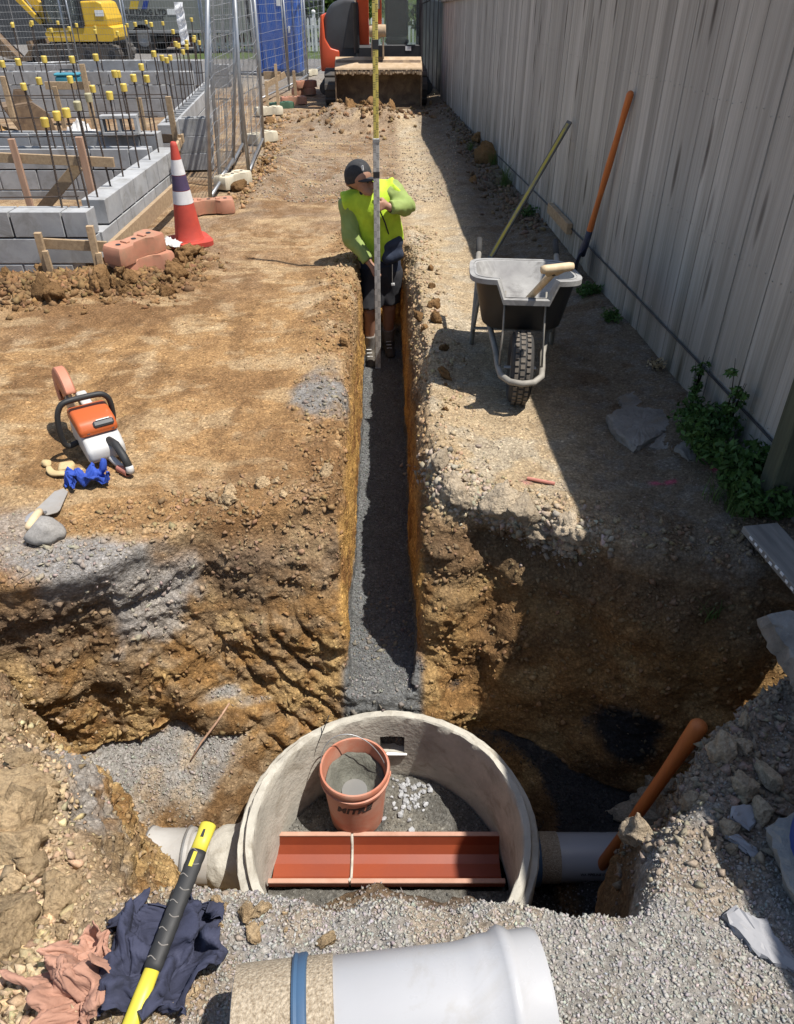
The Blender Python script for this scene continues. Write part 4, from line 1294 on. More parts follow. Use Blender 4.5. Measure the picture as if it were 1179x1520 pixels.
# fence feet
def foot_mesh():
    m = MB()
    o = [(-.30, -.10), (-.27, -.125), (-.14, -.125), (-.08, -.075), (.08, -.075), (.14, -.125), (.27, -.125), (.30, -.10)]
    o = o + [(x, -y) for x, y in o[::-1]]
    levels = [(0, 1.0), (.02, 1.02), (.105, 1.0), (.125, .95)]
    n = len(o); V = []
    for z, s in levels: V += [(x * s, y * s, z) for x, y in o]
    F = [tuple(range(n))[::-1], tuple((len(levels) - 1) * n + i for i in range(n))]
    for l in range(len(levels) - 1):
        for i in range(n):
            j = (i + 1) % n
            F.append((l * n + i, l * n + j, (l + 1) * n + j, (l + 1) * n + i))
    m.add(V, F)
    return m
MT_FOOT = M('faded_orange_plastic', (.46, .22, .14), (.36, .16, .10), 5, .7, .2, .002, dirt=(.28, .18, .11), dirt_amt=.42, dirt_scale=4)
MT_FOOTC = M('cream_plastic', (.60, .55, .42), (.45, .40, .30), 5, .65, .2, .002, dirt=(.34, .25, .16), dirt_amt=.35, dirt_scale=4)
MT_FOOTG = M('green_plastic', (.06, .13, .08), (.05, .10, .06), 5, .6, .2)
FOOT = foot_mesh().mesh('fence_foot', angle=40)
SOCK = MB().lathe([(.0, .1285), (.024, .1285), (.024, .1255)], n=12).mesh('post_socket'); SOCK.materials.append(MT_DARK)
def fence_foot(loc, rz, mat, label, tilt=(0, 0)):
    t = empty('fence_foot', loc, (tilt[0], tilt[1], rz), label, 'fence foot')
    t.scale = (.8, .8, 1)
    me = FOOT.copy(); me.materials.clear(); me.materials.append(mat)
    link('body', me, None, t)
    for x in (-.2, .0, .2): link('post_socket', SOCK, None, t, (x, 0, 0))
    for x in (-.11, .11): MB().box((x, 0, .131), (.05, .08, .012), bev=.004).build('lug', mat, t)
    return t
fp = at_z(215, 405, .05)
fence_foot((fp.x, fp.y, .055), .9, MT_FOOT, 'lower faded orange fence foot half buried in spoil by the block wall')
fence_foot((fp.x - .03, fp.y - .01, .185), 1.1, MT_FOOT, 'upper faded orange fence foot with dirt on it, stacked by the block wall', (.05, -.03))
fp = at_z(325, 335, 0); fence_foot((-1.86, 7.75, .02), .25, MT_FOOT, 'faded orange fence foot under the near mesh panel behind the cone')
fp = at_z(348, 278, 0); fence_foot((fp.x, fp.y, .02), 1.1, MT_FOOTC, 'cream fence foot between the two overlapping mesh panels')
fp = at_z(372, 222, 0); fence_foot((fp.x + .1, fp.y + .5, .02), .9, MT_FOOTC, 'cream fence foot sunk in soil at the bent mesh panel')
fp = at_z(400, 172, 0); fence_foot((fp.x, fp.y, .02), .5, MT_FOOTC, 'cream fence foot lying beside the green plastic foot')
fp = at_z(418, 163, 0); fence_foot((fp.x, fp.y, .0), .7, MT_FOOTG, 'dark green fence foot lying on the drive edge')
fp = at_z(437, 156, 0); fence_foot((fp.x, fp.y, .02), .3, MT_FOOT, 'single orange fence foot beside the green one')
fp = at_z(452, 142, 0); fence_foot((fp.x, fp.y, .02), .5, MT_FOOT, 'lower orange fence foot of the stacked pair below the blue toilet'); fence_foot((fp.x + .03, fp.y + .03, .148), .65, MT_FOOT, 'upper orange fence foot of the stacked pair below the blue toilet')
fp = at_z(462, 113, 0); fence_foot((fp.x, fp.y, .02), 1.2, MT_FOOTC, 'cream fence foot at the corner of the blue toilet')

# ------------------------------------------------------------------ safety cone
MT_CONE = M('faded_red_rubber', (.50, .065, .04), (.36, .05, .035), 5, .6, .2, .003, dirt=(.42, .20, .13), dirt_amt=.3, dirt_scale=5)
MT_REFL = M('dirty_reflective_white', (.68, .68, .68), (.5, .5, .5), 7, .5, .1, dirt=(.38, .33, .28), dirt_amt=.25, dirt_scale=7)
MT_NAVY = M('worn_dark_band', (.075, .05, .11), (.05, .035, .07), 10, .6, .1, dirt=(.35, .30, .30), dirt_amt=.22, dirt_scale=12)
cp = at_z(283, 360, 0)
cz = drop(cp.x, cp.y)
cone = empty('traffic_cone', (cp.x, cp.y, cz), (.03, -.02, .5), 'tall faded red traffic cone with white and dark bands beside the mesh fence', 'cone')
b = MB()
b.prism([(.21 * math.copysign(abs(math.cos(a)) ** .35, math.cos(a)), .21 * math.copysign(abs(math.sin(a)) ** .35, math.sin(a))) for a in [2 * math.pi * k / 24 for k in range(24)]], (0, 0, .0), (1, 0, 0), (0, 1, 0), (0, 0, .045))
b.build('base', MT_CONE, cone, angle=40)
def cr(z): return .142 + (.030 - .142) * (z - .045) / (.95 - .045)
def cband(z0, z1, mat, name, e=0.0):
    MB().lathe([(cr(z0) + e, z0), (cr((z0 + z1) / 2) + e, (z0 + z1) / 2), (cr(z1) + e, z1)], n=32).build(name, mat, cone, smooth=True)
bd = MB().lathe([(.152, .045), (.146, .06)] + [(cr(z), z) for z in (.07, .2, .3, .4, .5, .6, .7, .8, .92)] + [(.026, .95), (.018, .955), (.016, .90)], n=32).build('body', MT_CONE, cone, smooth=True)
cone.scale = (.86, .86, .86)
cband(.40, .52, MT_REFL, 'white_band', .002); cband(.525, .66, MT_NAVY, 'dark_band', .002); cband(.665, .80, MT_REFL, 'white_band', .002)

# ------------------------------------------------------------------ blue portable toilet
MT_BLUE = M('blue_plastic', (.035, .12, .44), (.028, .09, .35), 3, .5, .1)
pt = empty('portable_toilet', (-2.95, 22.4, 0), (0, 0, -.05), 'bright blue portable toilet behind the mesh fence', 'toilet')
MB().box((0, 0, 1.08), (1.1, 1.1, 2.0), bev=.03).build('cabin', MT_BLUE, pt)
MB().box((0, 0, .04), (1.16, 1.16, .08), bev=.01).build('skid', MT_DARK, pt)
dr = MB().box((.0, -.565, 1.05), (.78, .03, 1.8), bev=.01).build('door', MT_BLUE, pt)
MB().box((.32, -.59, 1.0), (.05, .02, .14), bev=.004).build('latch', MT_WHITE, dr)
MB().box((.1, -.585, 1.55), (.10, .006, .14)).build('notice', MT_WHITE, dr)
for x in (-.47, .47): MB().box((x, -.56, 1.05), (.07, .05, 1.95), bev=.012).build('corner_rib', MT_BLUE, pt)
for y in (-.3, 0, .3): MB().box((.56, y, 1.1), (.03, .09, 1.7), bev=.012).build('side_rib', MT_BLUE, pt)
MB().box((0, 0, 2.12), (1.16, 1.16, .10), bev=.04).build('roof', MT_WHITE, pt)

# ------------------------------------------------------------------ truck with lettering
MT_TRUCK = M('grey_green_body', (.20, .21, .19), (.17, .18, .16), 1.5, .5, .05, dirt=(.15, .14, .12), dirt_amt=.25, dirt_scale=1.2)
tr = empty('box_truck', (-7.3, 29.8, 0), (0, 0, 0), 'grey green box truck with company lettering behind the mesh fence', 'truck')
MB().box((0, 1.1, 1.75), (4.4, 2.2, 2.2), bev=.03).build('box_body', MT_TRUCK, tr)
MB().box((0, 1.1, .52), (5.6, .9, .18)).build('chassis', MT_DARK, tr)
MB().box((0, -.02, .62), (4.4, .05, .08), bev=.01).build('side_rail', MT_STEEL, tr)
cabp = [(0, 0), (1.5, 0), (1.5, .9), (1.25, 1.7), (0, 1.75)]
MB().prism([(x, z) for x, z in cabp], (2.35, .1, .45), (1, 0, 0), (0, 0, 1), (0, 2.0, 0)).build('cab', MT_TRUCK, tr)
MB().prism([(.25, .95), (1.2, .95), (1.05, 1.55), (.25, 1.55)], (2.35, .08, .45), (1, 0, 0), (0, 0, 1), (0, .03, 0)).build('side_window', MT_GLASS, tr)
for x in (-1.3, 2.9):
    for y in (.12, 2.08):
        w = MB().lathe([(.24, -.12), (.40, -.12), (.43, -.06), (.43, .06), (.40, .12), (.24, .12)], (x, y, .43), (0, 1, 0), 24).build('wheel', MT_RUBBER, tr, smooth=True)
        MB().lathe([(.0, -.08), (.12, -.10), (.24, -.10), (.24, .10), (.0, .10)], (x, y, .43), (0, 1, 0), 18).build('rim', MT_STEEL, w)
MT_PRINTB = M('black_print', (.03, .03, .03), (.03, .03, .03), 5, .6, 0)
MT_PRINTBL = M('blue_print', (.02, .05, .25), (.02, .05, .22), 5, .6, 0)
MT_PRINTY = M('yellow_print', (.55, .38, .04), (.5, .35, .04), 5, .6, 0)
def text_mesh(txt, size, extrude=.002, bold=0.0, shear=0.0, spacing=1.0):
    cu = bpy.data.curves.new('lettering', 'FONT')
    cu.body = txt; cu.size = size; cu.extrude = extrude; cu.offset = bold; cu.shear = shear
    cu.align_x = 'CENTER'; cu.align_y = 'CENTER'; cu.space_character = spacing; cu.resolution_u = 3
    o = bpy.data.objects.new('tmp', cu); col.objects.link(o)
    dg = bpy.context.evaluated_depsgraph_get()
    me = bpy.data.meshes.new_from_object(o.evaluated_get(dg))
    bpy.data.objects.remove(o); me.name = 'lettering'
    return me
ta = at_y(212, 18.5, 29.79); lx = ta.x + 7.3
o = link('lettering', text_mesh('THE BUILDING LTD', .22, .003, .004), MT_PRINTB, tr, (lx - .15, -.006, ta.z), (R(90), 0, 0))
o = link('lettering', text_mesh('BUILDINGJOHN.CO.NZ', .14, .003, .002), MT_PRINTB, tr, (lx - .05, -.006, at_y(212, 26.5, 29.79).z), (R(90), 0, 0))
tz = at_y(208, 8, 29.79).z
MB().prism([(-.20, -.1), (.08, -.1), (.17, .12), (-.11, .12)], (lx - .22, -.004, tz), (1, 0, 0), (0, 0, 1), (0, -.004, 0)).build('yellow_logo', MT_PRINTY, tr)
MB().prism([(.05, -.1), (.22, -.1), (.33, .14), (.16, .14)], (lx - .05, -.004, tz), (1, 0, 0), (0, 0, 1), (0, -.004, 0)).build('blue_logo', MT_PRINTBL, tr)
MB().box((lx + .98, -.006, ta.z + .02), (.30, .006, .16)).build('white_label', MT_WHITE, tr)

# ------------------------------------------------------------------ excavators
MT_YEL = M('yellow_machine_paint', (.66, .42, .035), (.56, .35, .035), 4, .4, .08, dirt=(.36, .26, .13), dirt_amt=.25, dirt_scale=3)
MT_RED = M('orange_machine_paint', (.56, .085, .03), (.46, .07, .028), 4, .4, .08, dirt=(.30, .14, .09), dirt_amt=.2, dirt_scale=4)
MT_CHAR = M('charcoal_panel', (.06, .062, .066), (.045, .047, .05), 4, .45, .08, dirt=(.14, .12, .10), dirt_amt=.22, dirt_scale=4)
MT_RUST = M('worn_bucket_steel', (.17, .115, .07), (.09, .06, .04), 7, .8, .5, .005, dirt=(.26, .18, .10), dirt_amt=.4, dirt_scale=5)
MT_CLAYED = M('clay_caked_steel', (.44, .33, .22), (.33, .235, .14), 9, .95, .6, .006, dirt=(.16, .10, .06), dirt_amt=.2, dirt_scale=10)
MT_TRACK = M('track_rubber', (.05, .05, .05), (.09, .075, .06), 8, .85, .4, .004)
MT_CHROME = M('bright_rod', (.7, .7, .7), (.6, .6, .6), 8, .2, 0, metal=1)
def stadium(L, r, n=10):
    pts = []
    for k in range(n + 1):
        a = -math.pi / 2 + math.pi * k / n
        pts.append((L / 2 + r * math.cos(a), r + r * math.sin(a)))
    for k in range(n + 1):
        a = math.pi / 2 + math.pi * k / n
        pts.append((-L / 2 + r * math.cos(a), r + r * math.sin(a)))
    return pts
def track(parent, ox, oy, L, r, w, along, pads=26, name='track'):
    """crawler belt lying along the vector 'along' (unit, horizontal); oy/ox = centre"""
    al = Vector(along); sd = Vector((-al.y, al.x, 0))
    pts = stadium(L, r)
    o = Vector((ox, oy, 0)) - sd * (w / 2)
    b = MB().prism(pts, o, al, (0, 0, 1), sd * w).build(name, MT_TRACK, parent, angle=30)
    # pads round the belt
    per = 2 * L + 2 * math.pi * r
    for k in range(pads):
        s = per * k / pads
        if s < L: p = (-L / 2 + s, 0); ang = 0
        elif s < L + math.pi * r: a = (s - L) / r; p = (L / 2 + r * math.sin(a), r - r * math.cos(a)); ang = a
        elif s < 2 * L + math.pi * r: p = (L / 2 - (s - L - math.pi * r), 2 * r); ang = math.pi
        else: a = (s - 2 * L - math.pi * r) / r; p = (-L / 2 - r * math.sin(a), r + r * math.cos(a)); ang = math.pi + a
        c = Vector((ox, oy, 0)) + al * p[0] + Vector((0, 0, p[1]))
        t = al * math.cos(ang) + Vector((0, 0, math.sin(ang))); nrm = sd.cross(t)
        mm = Matrix((t, sd, t.cross(sd))).transposed().to_4x4(); mm.translation = c
        q = link('track_pad', track.pad, None, b); q.matrix_local = mm; q.scale = (1, w * 1.04, 1)
    for k in range(4):
        link('roller', track.roller, None, b, Vector((ox, oy, r)) + al * (-L / 2 + L * k / 3) + sd * (w / 2 + .003) * (1 if False else 1))
        link('roller', track.roller, None, b, Vector((ox, oy, r)) + al * (-L / 2 + L * k / 3) - sd * (w / 2 + .003))
    return b
pm = MB().box((0, 0, 0), (.11, 1, .05), bev=.012).mesh('track_pad'); pm.materials.append(MT_TRACK); track.pad = pm
rm = MB().lathe([(.0, -.01), (.10, -.01), (.12, 0), (.10, .01), (.0, .01)], axis=(0, 1, 0), n=16).mesh('roller'); rm.materials.append(MT_DARK); track.roller = rm
def beam(name, pts, w0, mat, parent, wx, plane_x, plane_z=(0, 0, 1), org=(0, 0, 0)):
    """box-section boom: pts (u, v, half height) in a vertical plane, width wx"""
    px_ = Vector(plane_x); pz = Vector(plane_z); sd = px_.cross(pz).normalized(); org = Vector(org)
    m = MB(); V = []
    N = len(pts)
    for i, (u, v, h) in enumerate(pts):
        a = pts[max(i - 1, 0)]; b = pts[min(i + 1, N - 1)]
        d = Vector((b[0] - a[0], b[1] - a[1])).normalized(); n = Vector((-d.y, d.x))
        for (sg, s2) in ((-1, -1), (1, -1), (1, 1), (-1, 1)):
            q = Vector((u, v)) + n * (h * sg)
            V.append(org + px_ * q.x + pz * q.y + sd * (wx / 2 * s2))
    F = []
    for i in range(N - 1):
        for k in range(4):
            k2 = (k + 1) % 4
            F.append((i * 4 + k, i * 4 + k2, i * 4 + 4 + k2, i * 4 + 4 + k))
    F += [(3, 2, 1, 0), tuple((N - 1) * 4 + k for k in range(4))]
    m.add(V, F)
    o = m.build(name, mat, parent)
    md = o.modifiers.new('b', 'BEVEL'); md.width = .012; md.segments = 2; md.limit_method = 'ANGLE'
    return o
def cylr(parent, a, b, r, name='hydraulic_ram'):
    a = Vector(a); b = Vector(b); c = a.lerp(b, .58)
    o = MB().tube([a, c], r, 12).build(name, MT_DARK, parent, smooth=False, angle=40)
    MB().tube([a.lerp(b, .5), b], r * .55, 10).build('rod', MT_CHROME, o, angle=40)
    return o
# orange excavator facing the camera; local -Y points to the camera
oe = empty('excavator', (-.42, 17.35, 0), (0, 0, .02), 'orange and charcoal excavator with a wide bucket at the end of the strip', 'excavator')
for x in (-.78, .78): track(oe, x, -.1, 2.0, .28, .36, (0, 1, 0), 24)
MB().box((0, -.1, .34), (1.2, 1.2, .26), bev=.03).build('undercarriage', MT_DARK, oe)
def bevelled(o, w, seg=3):
    md = o.modifiers.new('b', 'BEVEL'); md.width = w; md.segments = seg; md.limit_method = 'ANGLE'
    for p_ in o.data.polygons: p_.use_smooth = True
    return o
bevelled(MB().prism([(-1.0, .60), (-1.02, 1.0), (-.97, 1.38), (-.84, 1.60), (-.58, 1.70), (-.28, 1.70), (-.28, .60)], (0, -.62, 0), (1, 0, 0), (0, 0, 1), (0, 1.9, 0)).build('engine_hood', MT_CHAR, oe), .09, 4)
bevelled(MB().prism([(-1.06, .52), (-1.07, 1.0), (-1.03, 1.42), (-.985, 1.44), (-.96, 1.05), (-.86, .90), (-.70, .86), (-.70, .52)], (0, -.68, 0), (1, 0, 0), (0, 0, 1), (0, 1.95, 0)).build('side_panel', MT_RED, oe), .03)
MB().prism([(-.62, .9), (-.34, .9), (-.34, 1.62), (-.44, 1.62)], (0, -.64, 0), (1, 0, 0), (0, 0, 1), (0, .03, 0)).build('front_cover', MT_DARK, oe)
MB().box((.05, .1, .66), (1.6, 1.7, .16), bev=.03).build('turntable_deck', MT_DARK, oe)
cb = empty('cab_dummy'); bpy.data.objects.remove(cb)
cabm = MB()
X0, X1, Yf, Yb, Z0, Z1 = .02, .86, -.72, .62, .74, 2.35
for (x, y) in ((X0, Yf), (X1, Yf), (X0, Yb), (X1, Yb)): cabm.tube([(x, y, Z0), (x, y + (.0 if y > 0 else .02), 1.6), (x, y + (0 if y > 0 else .12), Z1)], .038, 8)
cabm.box((.44, -.05, .755), (.88, 1.4, .05)); cabo = cabm.build('cab', MT_DARK, oe, angle=40)
MB().box(((X0 + X1) / 2, -.02, Z1 + .03), (.92, 1.36, .07), bev=.03).build('cab_roof', MT_DARK, cabo)
MB().box(((X0 + X1) / 2, Yf + .0, Z0 + .11), (.86, .05, .22), bev=.015).build('cab_sill', MT_DARK, cabo)
MB().box((X1 + .0, -.05, Z0 + .15), (.04, 1.3, .30), bev=.01).build('cab_door', MT_DARK, cabo)
tgl = NT('cab_glass'); tgl.out((.55, .60, .58), .03, None, 0, .5); tgl.b.inputs['Transmission Weight'].default_value = .92; tgl.b.inputs['IOR'].default_value = 1.08
MT_CGLASS = tgl.m
MB().box(((X0 + X1) / 2, Yf + .045, 1.55), (.78, .006, 1.25), (R(-4), 0, 0)).build('windscreen', MT_CGLASS, cabo)
MB().box((X1 - .005, -.05, 1.65), (.006, 1.2, 1.2)).build('side_glass', MT_CGLASS, cabo)
seat = MB().box((.42, .15, .98), (.46, .46, .14), bev=.05); seat.box((.42, .40, 1.35), (.46, .14, .7), bev=.05)
seat.build('seat', MT_DARK, cabo)
MB().box((.62, Yf - .028, .90), (.11, .008, .07)).build('white_sticker', MT_WHITE, cabo)
m = MB()
m.tube([(.86, -.72, 1.6), (1.0, -.85, 1.65), (1.0, -.85, 1.75)], .012, 6); m.build('mirror_arm', MT_DARK, oe)
MB().box((1.0, -.86, 1.85), (.14, .04, .24), bev=.015).build('mirror', MT_DARK, oe)
# swing post and boom (in the YZ plane through x=-.18)
BX = -.22
MB().box((BX + .05, -.86, .72), (.34, .42, .5), bev=.04).build('swing_post', MT_DARK, oe)
beam('boom', [(.80, .95, .11), (.62, 1.6, .15), (.35, 2.35, .19), (.05, 2.9, .17), (-.55, 3.25, .12)], 0, MT_RED, oe, .20, (0, 1, 0), org=(BX, -1.62, 0))
beam('stick', [(-.72, 3.45, .08), (-.60, 3.1, .13), (-.30, 2.2, .11), (-.02, 1.25, .075)], 0, MT_RED, oe, .15, (0, 1, 0), org=(BX + .26, -1.50, 0))
cylr(oe, (BX - .13, -1.0, .85), (BX - .13, -1.25, 2.2), .055, 'boom_ram')
cylr(oe, (BX + .30, -2.0, 2.9), (BX + .28, -1.72, 1.55), .05, 'bucket_ram')
# quick hitch, linkage and wide bucket
hx = BX + .26
for sx in (-1, 1):
    MB().prism([(-.16, -.34), (.12, -.34), (.16, -.10), (.07, .12), (-.08, .12), (-.17, -.08)], (hx + sx * .10 - .012, -1.50, 1.15), (0, 1, 0), (0, 0, 1), (.024, 0, 0)).build('hitch_plate', MT_CLAYED, oe)
MB().lathe([(.0, -.15), (.085, -.15), (.095, -.14), (.095, .14), (.085, .15), (.0, .15)], (hx, -1.66, 1.22), (1, 0, 0), 20).build('hitch_pin', MT_CLAYED, oe, angle=40)
MB().lathe([(.0, -.02), (.11, -.02), (.11, .02), (.0, .02)], (hx, -1.68, 1.20), (0, 1, 0), 22).build('hitch_disc', MT_CLAYED, oe, angle=40)
for x in (-.10, .10): MB().box((hx + x, -1.42, .86), (.03, .22, .36), bev=.005).build('bucket_ear', MT_CLAYED, oe)
bw = 1.54
bp = [(-.02, .62), (-.06, .665), (.48, .78), (.74, .70), (.90, .45), (.88, .18), (.72, .02), (.30, -.02), (-.02, .0)]
bi = [(-.02, .62), (.46, .735), (.70, .66), (.85, .44), (.83, .20), (.70, .06), (.30, .02), (-.02, .03)]
bk = empty('tmp'); bpy.data.objects.remove(bk)
BO = Vector((-.33 + .42 - .42, -1.62 - .02, 0.02)); BO = Vector((.02, -1.66, .02))
m = MB()
cx0 = -.75 + .42 - .02
shell = [(-.03, .60), (-.05, .64), (.48, .77), (.74, .70), (.90, .45), (.88, .18), (.72, .02), (.28, -.01), (-.04, .0), (-.04, .03), (.28, .025), (.70, .055), (.85, .20), (.865, .44), (.71, .66), (.47, .725), (-.01, .60)]
def sq(pts): return [(y * .45, z) for y, z in pts]
BY = -1.80
bucket = MB().prism(sq(shell), (-.72, BY, .0), (0, 1, 0), (0, 0, 1), (bw, 0, 0)).build('bucket', MT_RUST, oe)
side = [(-.04, .0), (-.03, .61), (.48, .75), (.73, .68), (.88, .45), (.86, .19), (.71, .03), (.28, 0)]
for x in (-.745, bw - .72): MB().prism(sq(side), (x, BY, .0), (0, 1, 0), (0, 0, 1), (.025, 0, 0)).build('side_plate', MT_RUST, bucket)
MB().prism([(-.035, .655), (-.05, .628), (.0, .622), (.38, .745), (.40, .785), (.37, .80)], (-.735, BY, .012), (0, 1, 0), (0, 0, 1), (bw + .03, 0, 0)).build('top_plate', MT_CLAYED, bucket)
mm = MB()
for i in range(38):
    xx = -.72 + bw * (i + .5) / 38
    mm.box((xx, BY - .02, .60 + rnd.uniform(-.012, .02)), (.05, .05, .07 + rnd.uniform(-.02, .03)), (rnd.uniform(-.3, .3), 0, rnd.uniform(-.3, .3)), bev=.012)
o = mm.build('caked_soil', MT_CLAYED, bucket); tag(o, kind='stuff')

# yellow excavator, side on, facing left
s_ = .0208
ye = empty('excavator', (-9.45, 26.4, 0), (0, 0, 0), 'small yellow excavator standing beyond the foundation walls', 'excavator')
ye.scale = (.88, .88, .92)
for y in (-.72, .72): track(ye, 0, y, 2.4, .26, .36, (1, 0, 0), 30)
MB().box((0, 0, .36), (1.2, 1.1, .28), bev=.03).build('undercarriage', MT_DARK, ye)
MB().prism([(-.85, .60), (1.25, .60), (1.36, .70), (1.36, .95), (1.2, 1.02), (-.80, .98), (-.92, .80)], (0, -.80, 0), (1, 0, 0), (0, 0, 1), (0, 1.6, 0)).build('house_deck', MT_YEL, ye)
o = MB().prism([(.42, 1.0), (1.22, 1.0), (1.25, 1.2), (1.12, 1.62), (.95, 1.68), (.42, 1.66)], (0, -.78, 0), (1, 0, 0), (0, 0, 1), (0, 1.56, 0)).build('engine_cover', MT_YEL, ye)
md = o.modifiers.new('b', 'BEVEL'); md.width = .05; md.segments = 3
MB().box((1.0, -.795, 1.35), (.28, .01, .16)).build('white_decal', MT_WHITE, o)
cabm = MB()
for (x, y) in ((-.80, -.78), (-.10, -.78), (.38, -.78), (-.80, .20), (.38, .20)): cabm.tube([(x, y, .98), (x + (.06 if x < -.5 else 0), y, 2.45)], .045, 8)
cabm.box((-.2, -.29, 1.0), (1.25, 1.06, .06)); cabo = cabm.build('cab', MT_DARK, ye, angle=40)
MB().box((-.2, -.29, 2.5), (1.3, 1.1, .08), bev=.03).build('cab_roof', MT_DARK, cabo)
MB().box((-.2, -.80, 1.03), (1.2, .05, .14), bev=.01).build('cab_sill', MT_DARK, cabo)
MB().box((-.42, -.782, 1.75), (.62, .006, 1.35)).build('door_glass', MT_CGLASS, cabo)
MB().box((.14, -.782, 1.75), (.44, .006, 1.35)).build('rear_glass', MT_CGLASS, cabo)
sm = MB().box((-.05, -.25, 1.22), (.48, .46, .16), bev=.05); sm.box((.16, -.25, 1.6), (.16, .46, .72), bev=.05); sm.build('seat', MT_DARK, cabo)
MB().tube([(-.7, -.40, 1.0), (-.62, -.40, 1.45), (-.66, -.40, 1.6)], .02, 8).build('lever', MT_DARK, cabo)
MB().box((-.98, .15, .86), (.35, .4, .42), bev=.04).build('swing_post', MT_DARK, ye)
beam('boom', [(-1.05, .92, .12), (-1.35, 1.5, .17), (-1.8, 2.15, .2), (-2.15, 2.8, .16), (-2.2, 3.3, .1)], 0, MT_YEL, ye, .22, (1, 0, 0), org=(0, .18, 0))
beam('stick', [(-2.1, 3.2, .07), (-2.25, 2.6, .10), (-1.85, 1.75, .09), (-1.22, 1.05, .06)], 0, MT_YEL, ye, .14, (1, 0, 0), org=(0, -.12, 0))
cylr(ye, (-1.15, -.02, .95), (-1.7, -.02, 1.85), .05, 'boom_ram')
MB().prism([(-2.05, .05), (-1.55, .08), (-1.42, .34), (-1.50, .62), (-1.62, .60), (-1.62, .34), (-1.80, .20)], (0, -.8, 0), (1, 0, 0), (0, 0, 1), (0, 1.6, 0)).build('dozer_blade', MT_RUST, ye)
for y in (-.5, .5): MB().tube([(-1.5, y, .32), (-.9, y, .38)], .05, 8).build('blade_arm', MT_DARK, ye)
bo = beam('digging_bucket', [(-2.95, .55, .30), (-2.5, .25, .16), (-2.2, .10, .04)], 0, MT_RUST, ye, .55, (1, 0, 0), org=(0, -.12, 0))
# spare digging bucket lying in the foundation
sb = empty('digging_bucket', (at_y(40, 178, 12.2).x, 12.2, 0.05), (0, 0, .5), 'rusty spare digging bucket lying on the soil inside the foundation', 'bucket')
shl = [(-.28, .42), (.1, .46), (.30, .30), (.34, .08), (.25, -.02), (-.30, .02), (-.30, .05), (.23, .015), (.305, .09), (.27, .29), (.09, .43), (-.28, .39)]
MB().prism(shl, (0, -.3, 0), (1, 0, 0), (0, 0, 1), (0, .6, 0)).build('shell', MT_RUST, sb)
for y in (-.325, .30): MB().prism([(-.28, .40), (.1, .44), (.29, .29), (.32, .08), (.24, -.01), (-.1, .01)], (0, y, 0), (1, 0, 0), (0, 0, 1), (0, .025, 0)).build('side_plate', MT_RUST, sb)
for y in (-.1, .1): MB().prism([(-.12, .44), (.14, .46), (.06, .60), (-.06, .60)], (0, y - .012, 0), (1, 0, 0), (0, 0, 1), (0, .024, 0)).build('ear', MT_RUST, sb)
for k in range(4): MB().box((-.37, -.22 + k * .147, .03), (.15, .05, .03), bev=.008).build('tooth', MT_RUST, sb)
# teal toolbox
tb = empty('toolbox', (at_y(99, 103, 13.6).x, 13.6, .52), (0, 0, .1), 'teal blue toolbox standing behind the rebar', 'toolbox')
MT_TEAL = M('teal_plastic', (.05, .25, .32), (.04, .18, .24), 6, .5, .1)
MB().box((0, 0, .09), (.36, .20, .18), bev=.02).build('box', MT_TEAL, tb)
MB().box((0, 0, .205), (.38, .21, .04), bev=.015).build('lid', MT_TEAL, tb)
MB().tube([(-.10, 0, .22), (-.09, 0, .27), (.09, 0, .27), (.10, 0, .22)], .012, 8).build('handle', MT_DARK, tb)
# sand heap inside the foundation
def heap(name, cx, cy, rx, ry, h, colr, label, cat, seed, n=60):
    xs = np.linspace(-1, 1, n); X, Y = np.meshgrid(xs, xs, indexing='ij')
    p = P2(X * rx + cx, Y * ry + cy)
    r = np.hypot(X, Y); H = h * np.clip(1 - r, 0, 1) ** .8 * (1 + .5 * fbm(p, 2.2, 4, .6, seed).reshape(n, n)) + .04 * h * fbm(p, 12, 3, .6, seed).reshape(n, n) - .05
    V = np.stack([X * rx + cx, Y * ry + cy, H + .0], -1).reshape(-1, 3)
    I = np.arange(n * n).reshape(n, n)
    F = np.stack([I[:-1, :-1], I[1:, :-1], I[1:, 1:], I[:-1, 1:]], -1).reshape(-1, 4)
    me = np_mesh(name, V, F); C = np.tile(np.array(colr), (len(V), 1)) * (1 + .3 * fbm(V, 3, 3)[:, None]); set_col(me, np.clip(C, .02, .8))
    o = link(name, me, MAT_EARTH); tag(o, label, cat); return o
heap('sand_heap', -6.3, 11.8, 1.3, .9, .42, (.36, .22, .09), 'orange brown soil heap inside the block foundation', 'soil heap', 3)
# crumpled white plastic
rg = np.random.default_rng(5)
def crumple(name, loc, size, mat, label, cat, seed, n=26, rot=0):
    u = np.linspace(-1, 1, n); X, Y = np.meshgrid(u, u, indexing='ij')
    p = P2(X, Y) + seed
    H = (.5 + ridged(p, 1.6, 4, seed)) * .30 * (1.15 - np.hypot(X, Y).ravel() * .6)
    V = np.stack([X.ravel() * size[0] * (1 + .2 * fbm(p, 1.5, 3, off=1)), Y.ravel() * size[1] * (1 + .2 * fbm(p, 1.5, 3, off=2)), H * size[2]], 1)
    I = np.arange(n * n).reshape(n, n)
    F = np.stack([I[:-1, :-1], I[1:, :-1], I[1:, 1:], I[:-1, 1:]], -1).reshape(-1, 4)
    o = link(name, np_mesh(name, V, F), mat, None, loc, (0, 0, rot)); md = o.modifiers.new('s', 'SOLIDIFY'); md.thickness = .004
    return tag(o, label, cat)
MT_PLAS = M('white_plastic_film', (.55, .54, .52), (.42, .41, .40), 5, .45, .1)
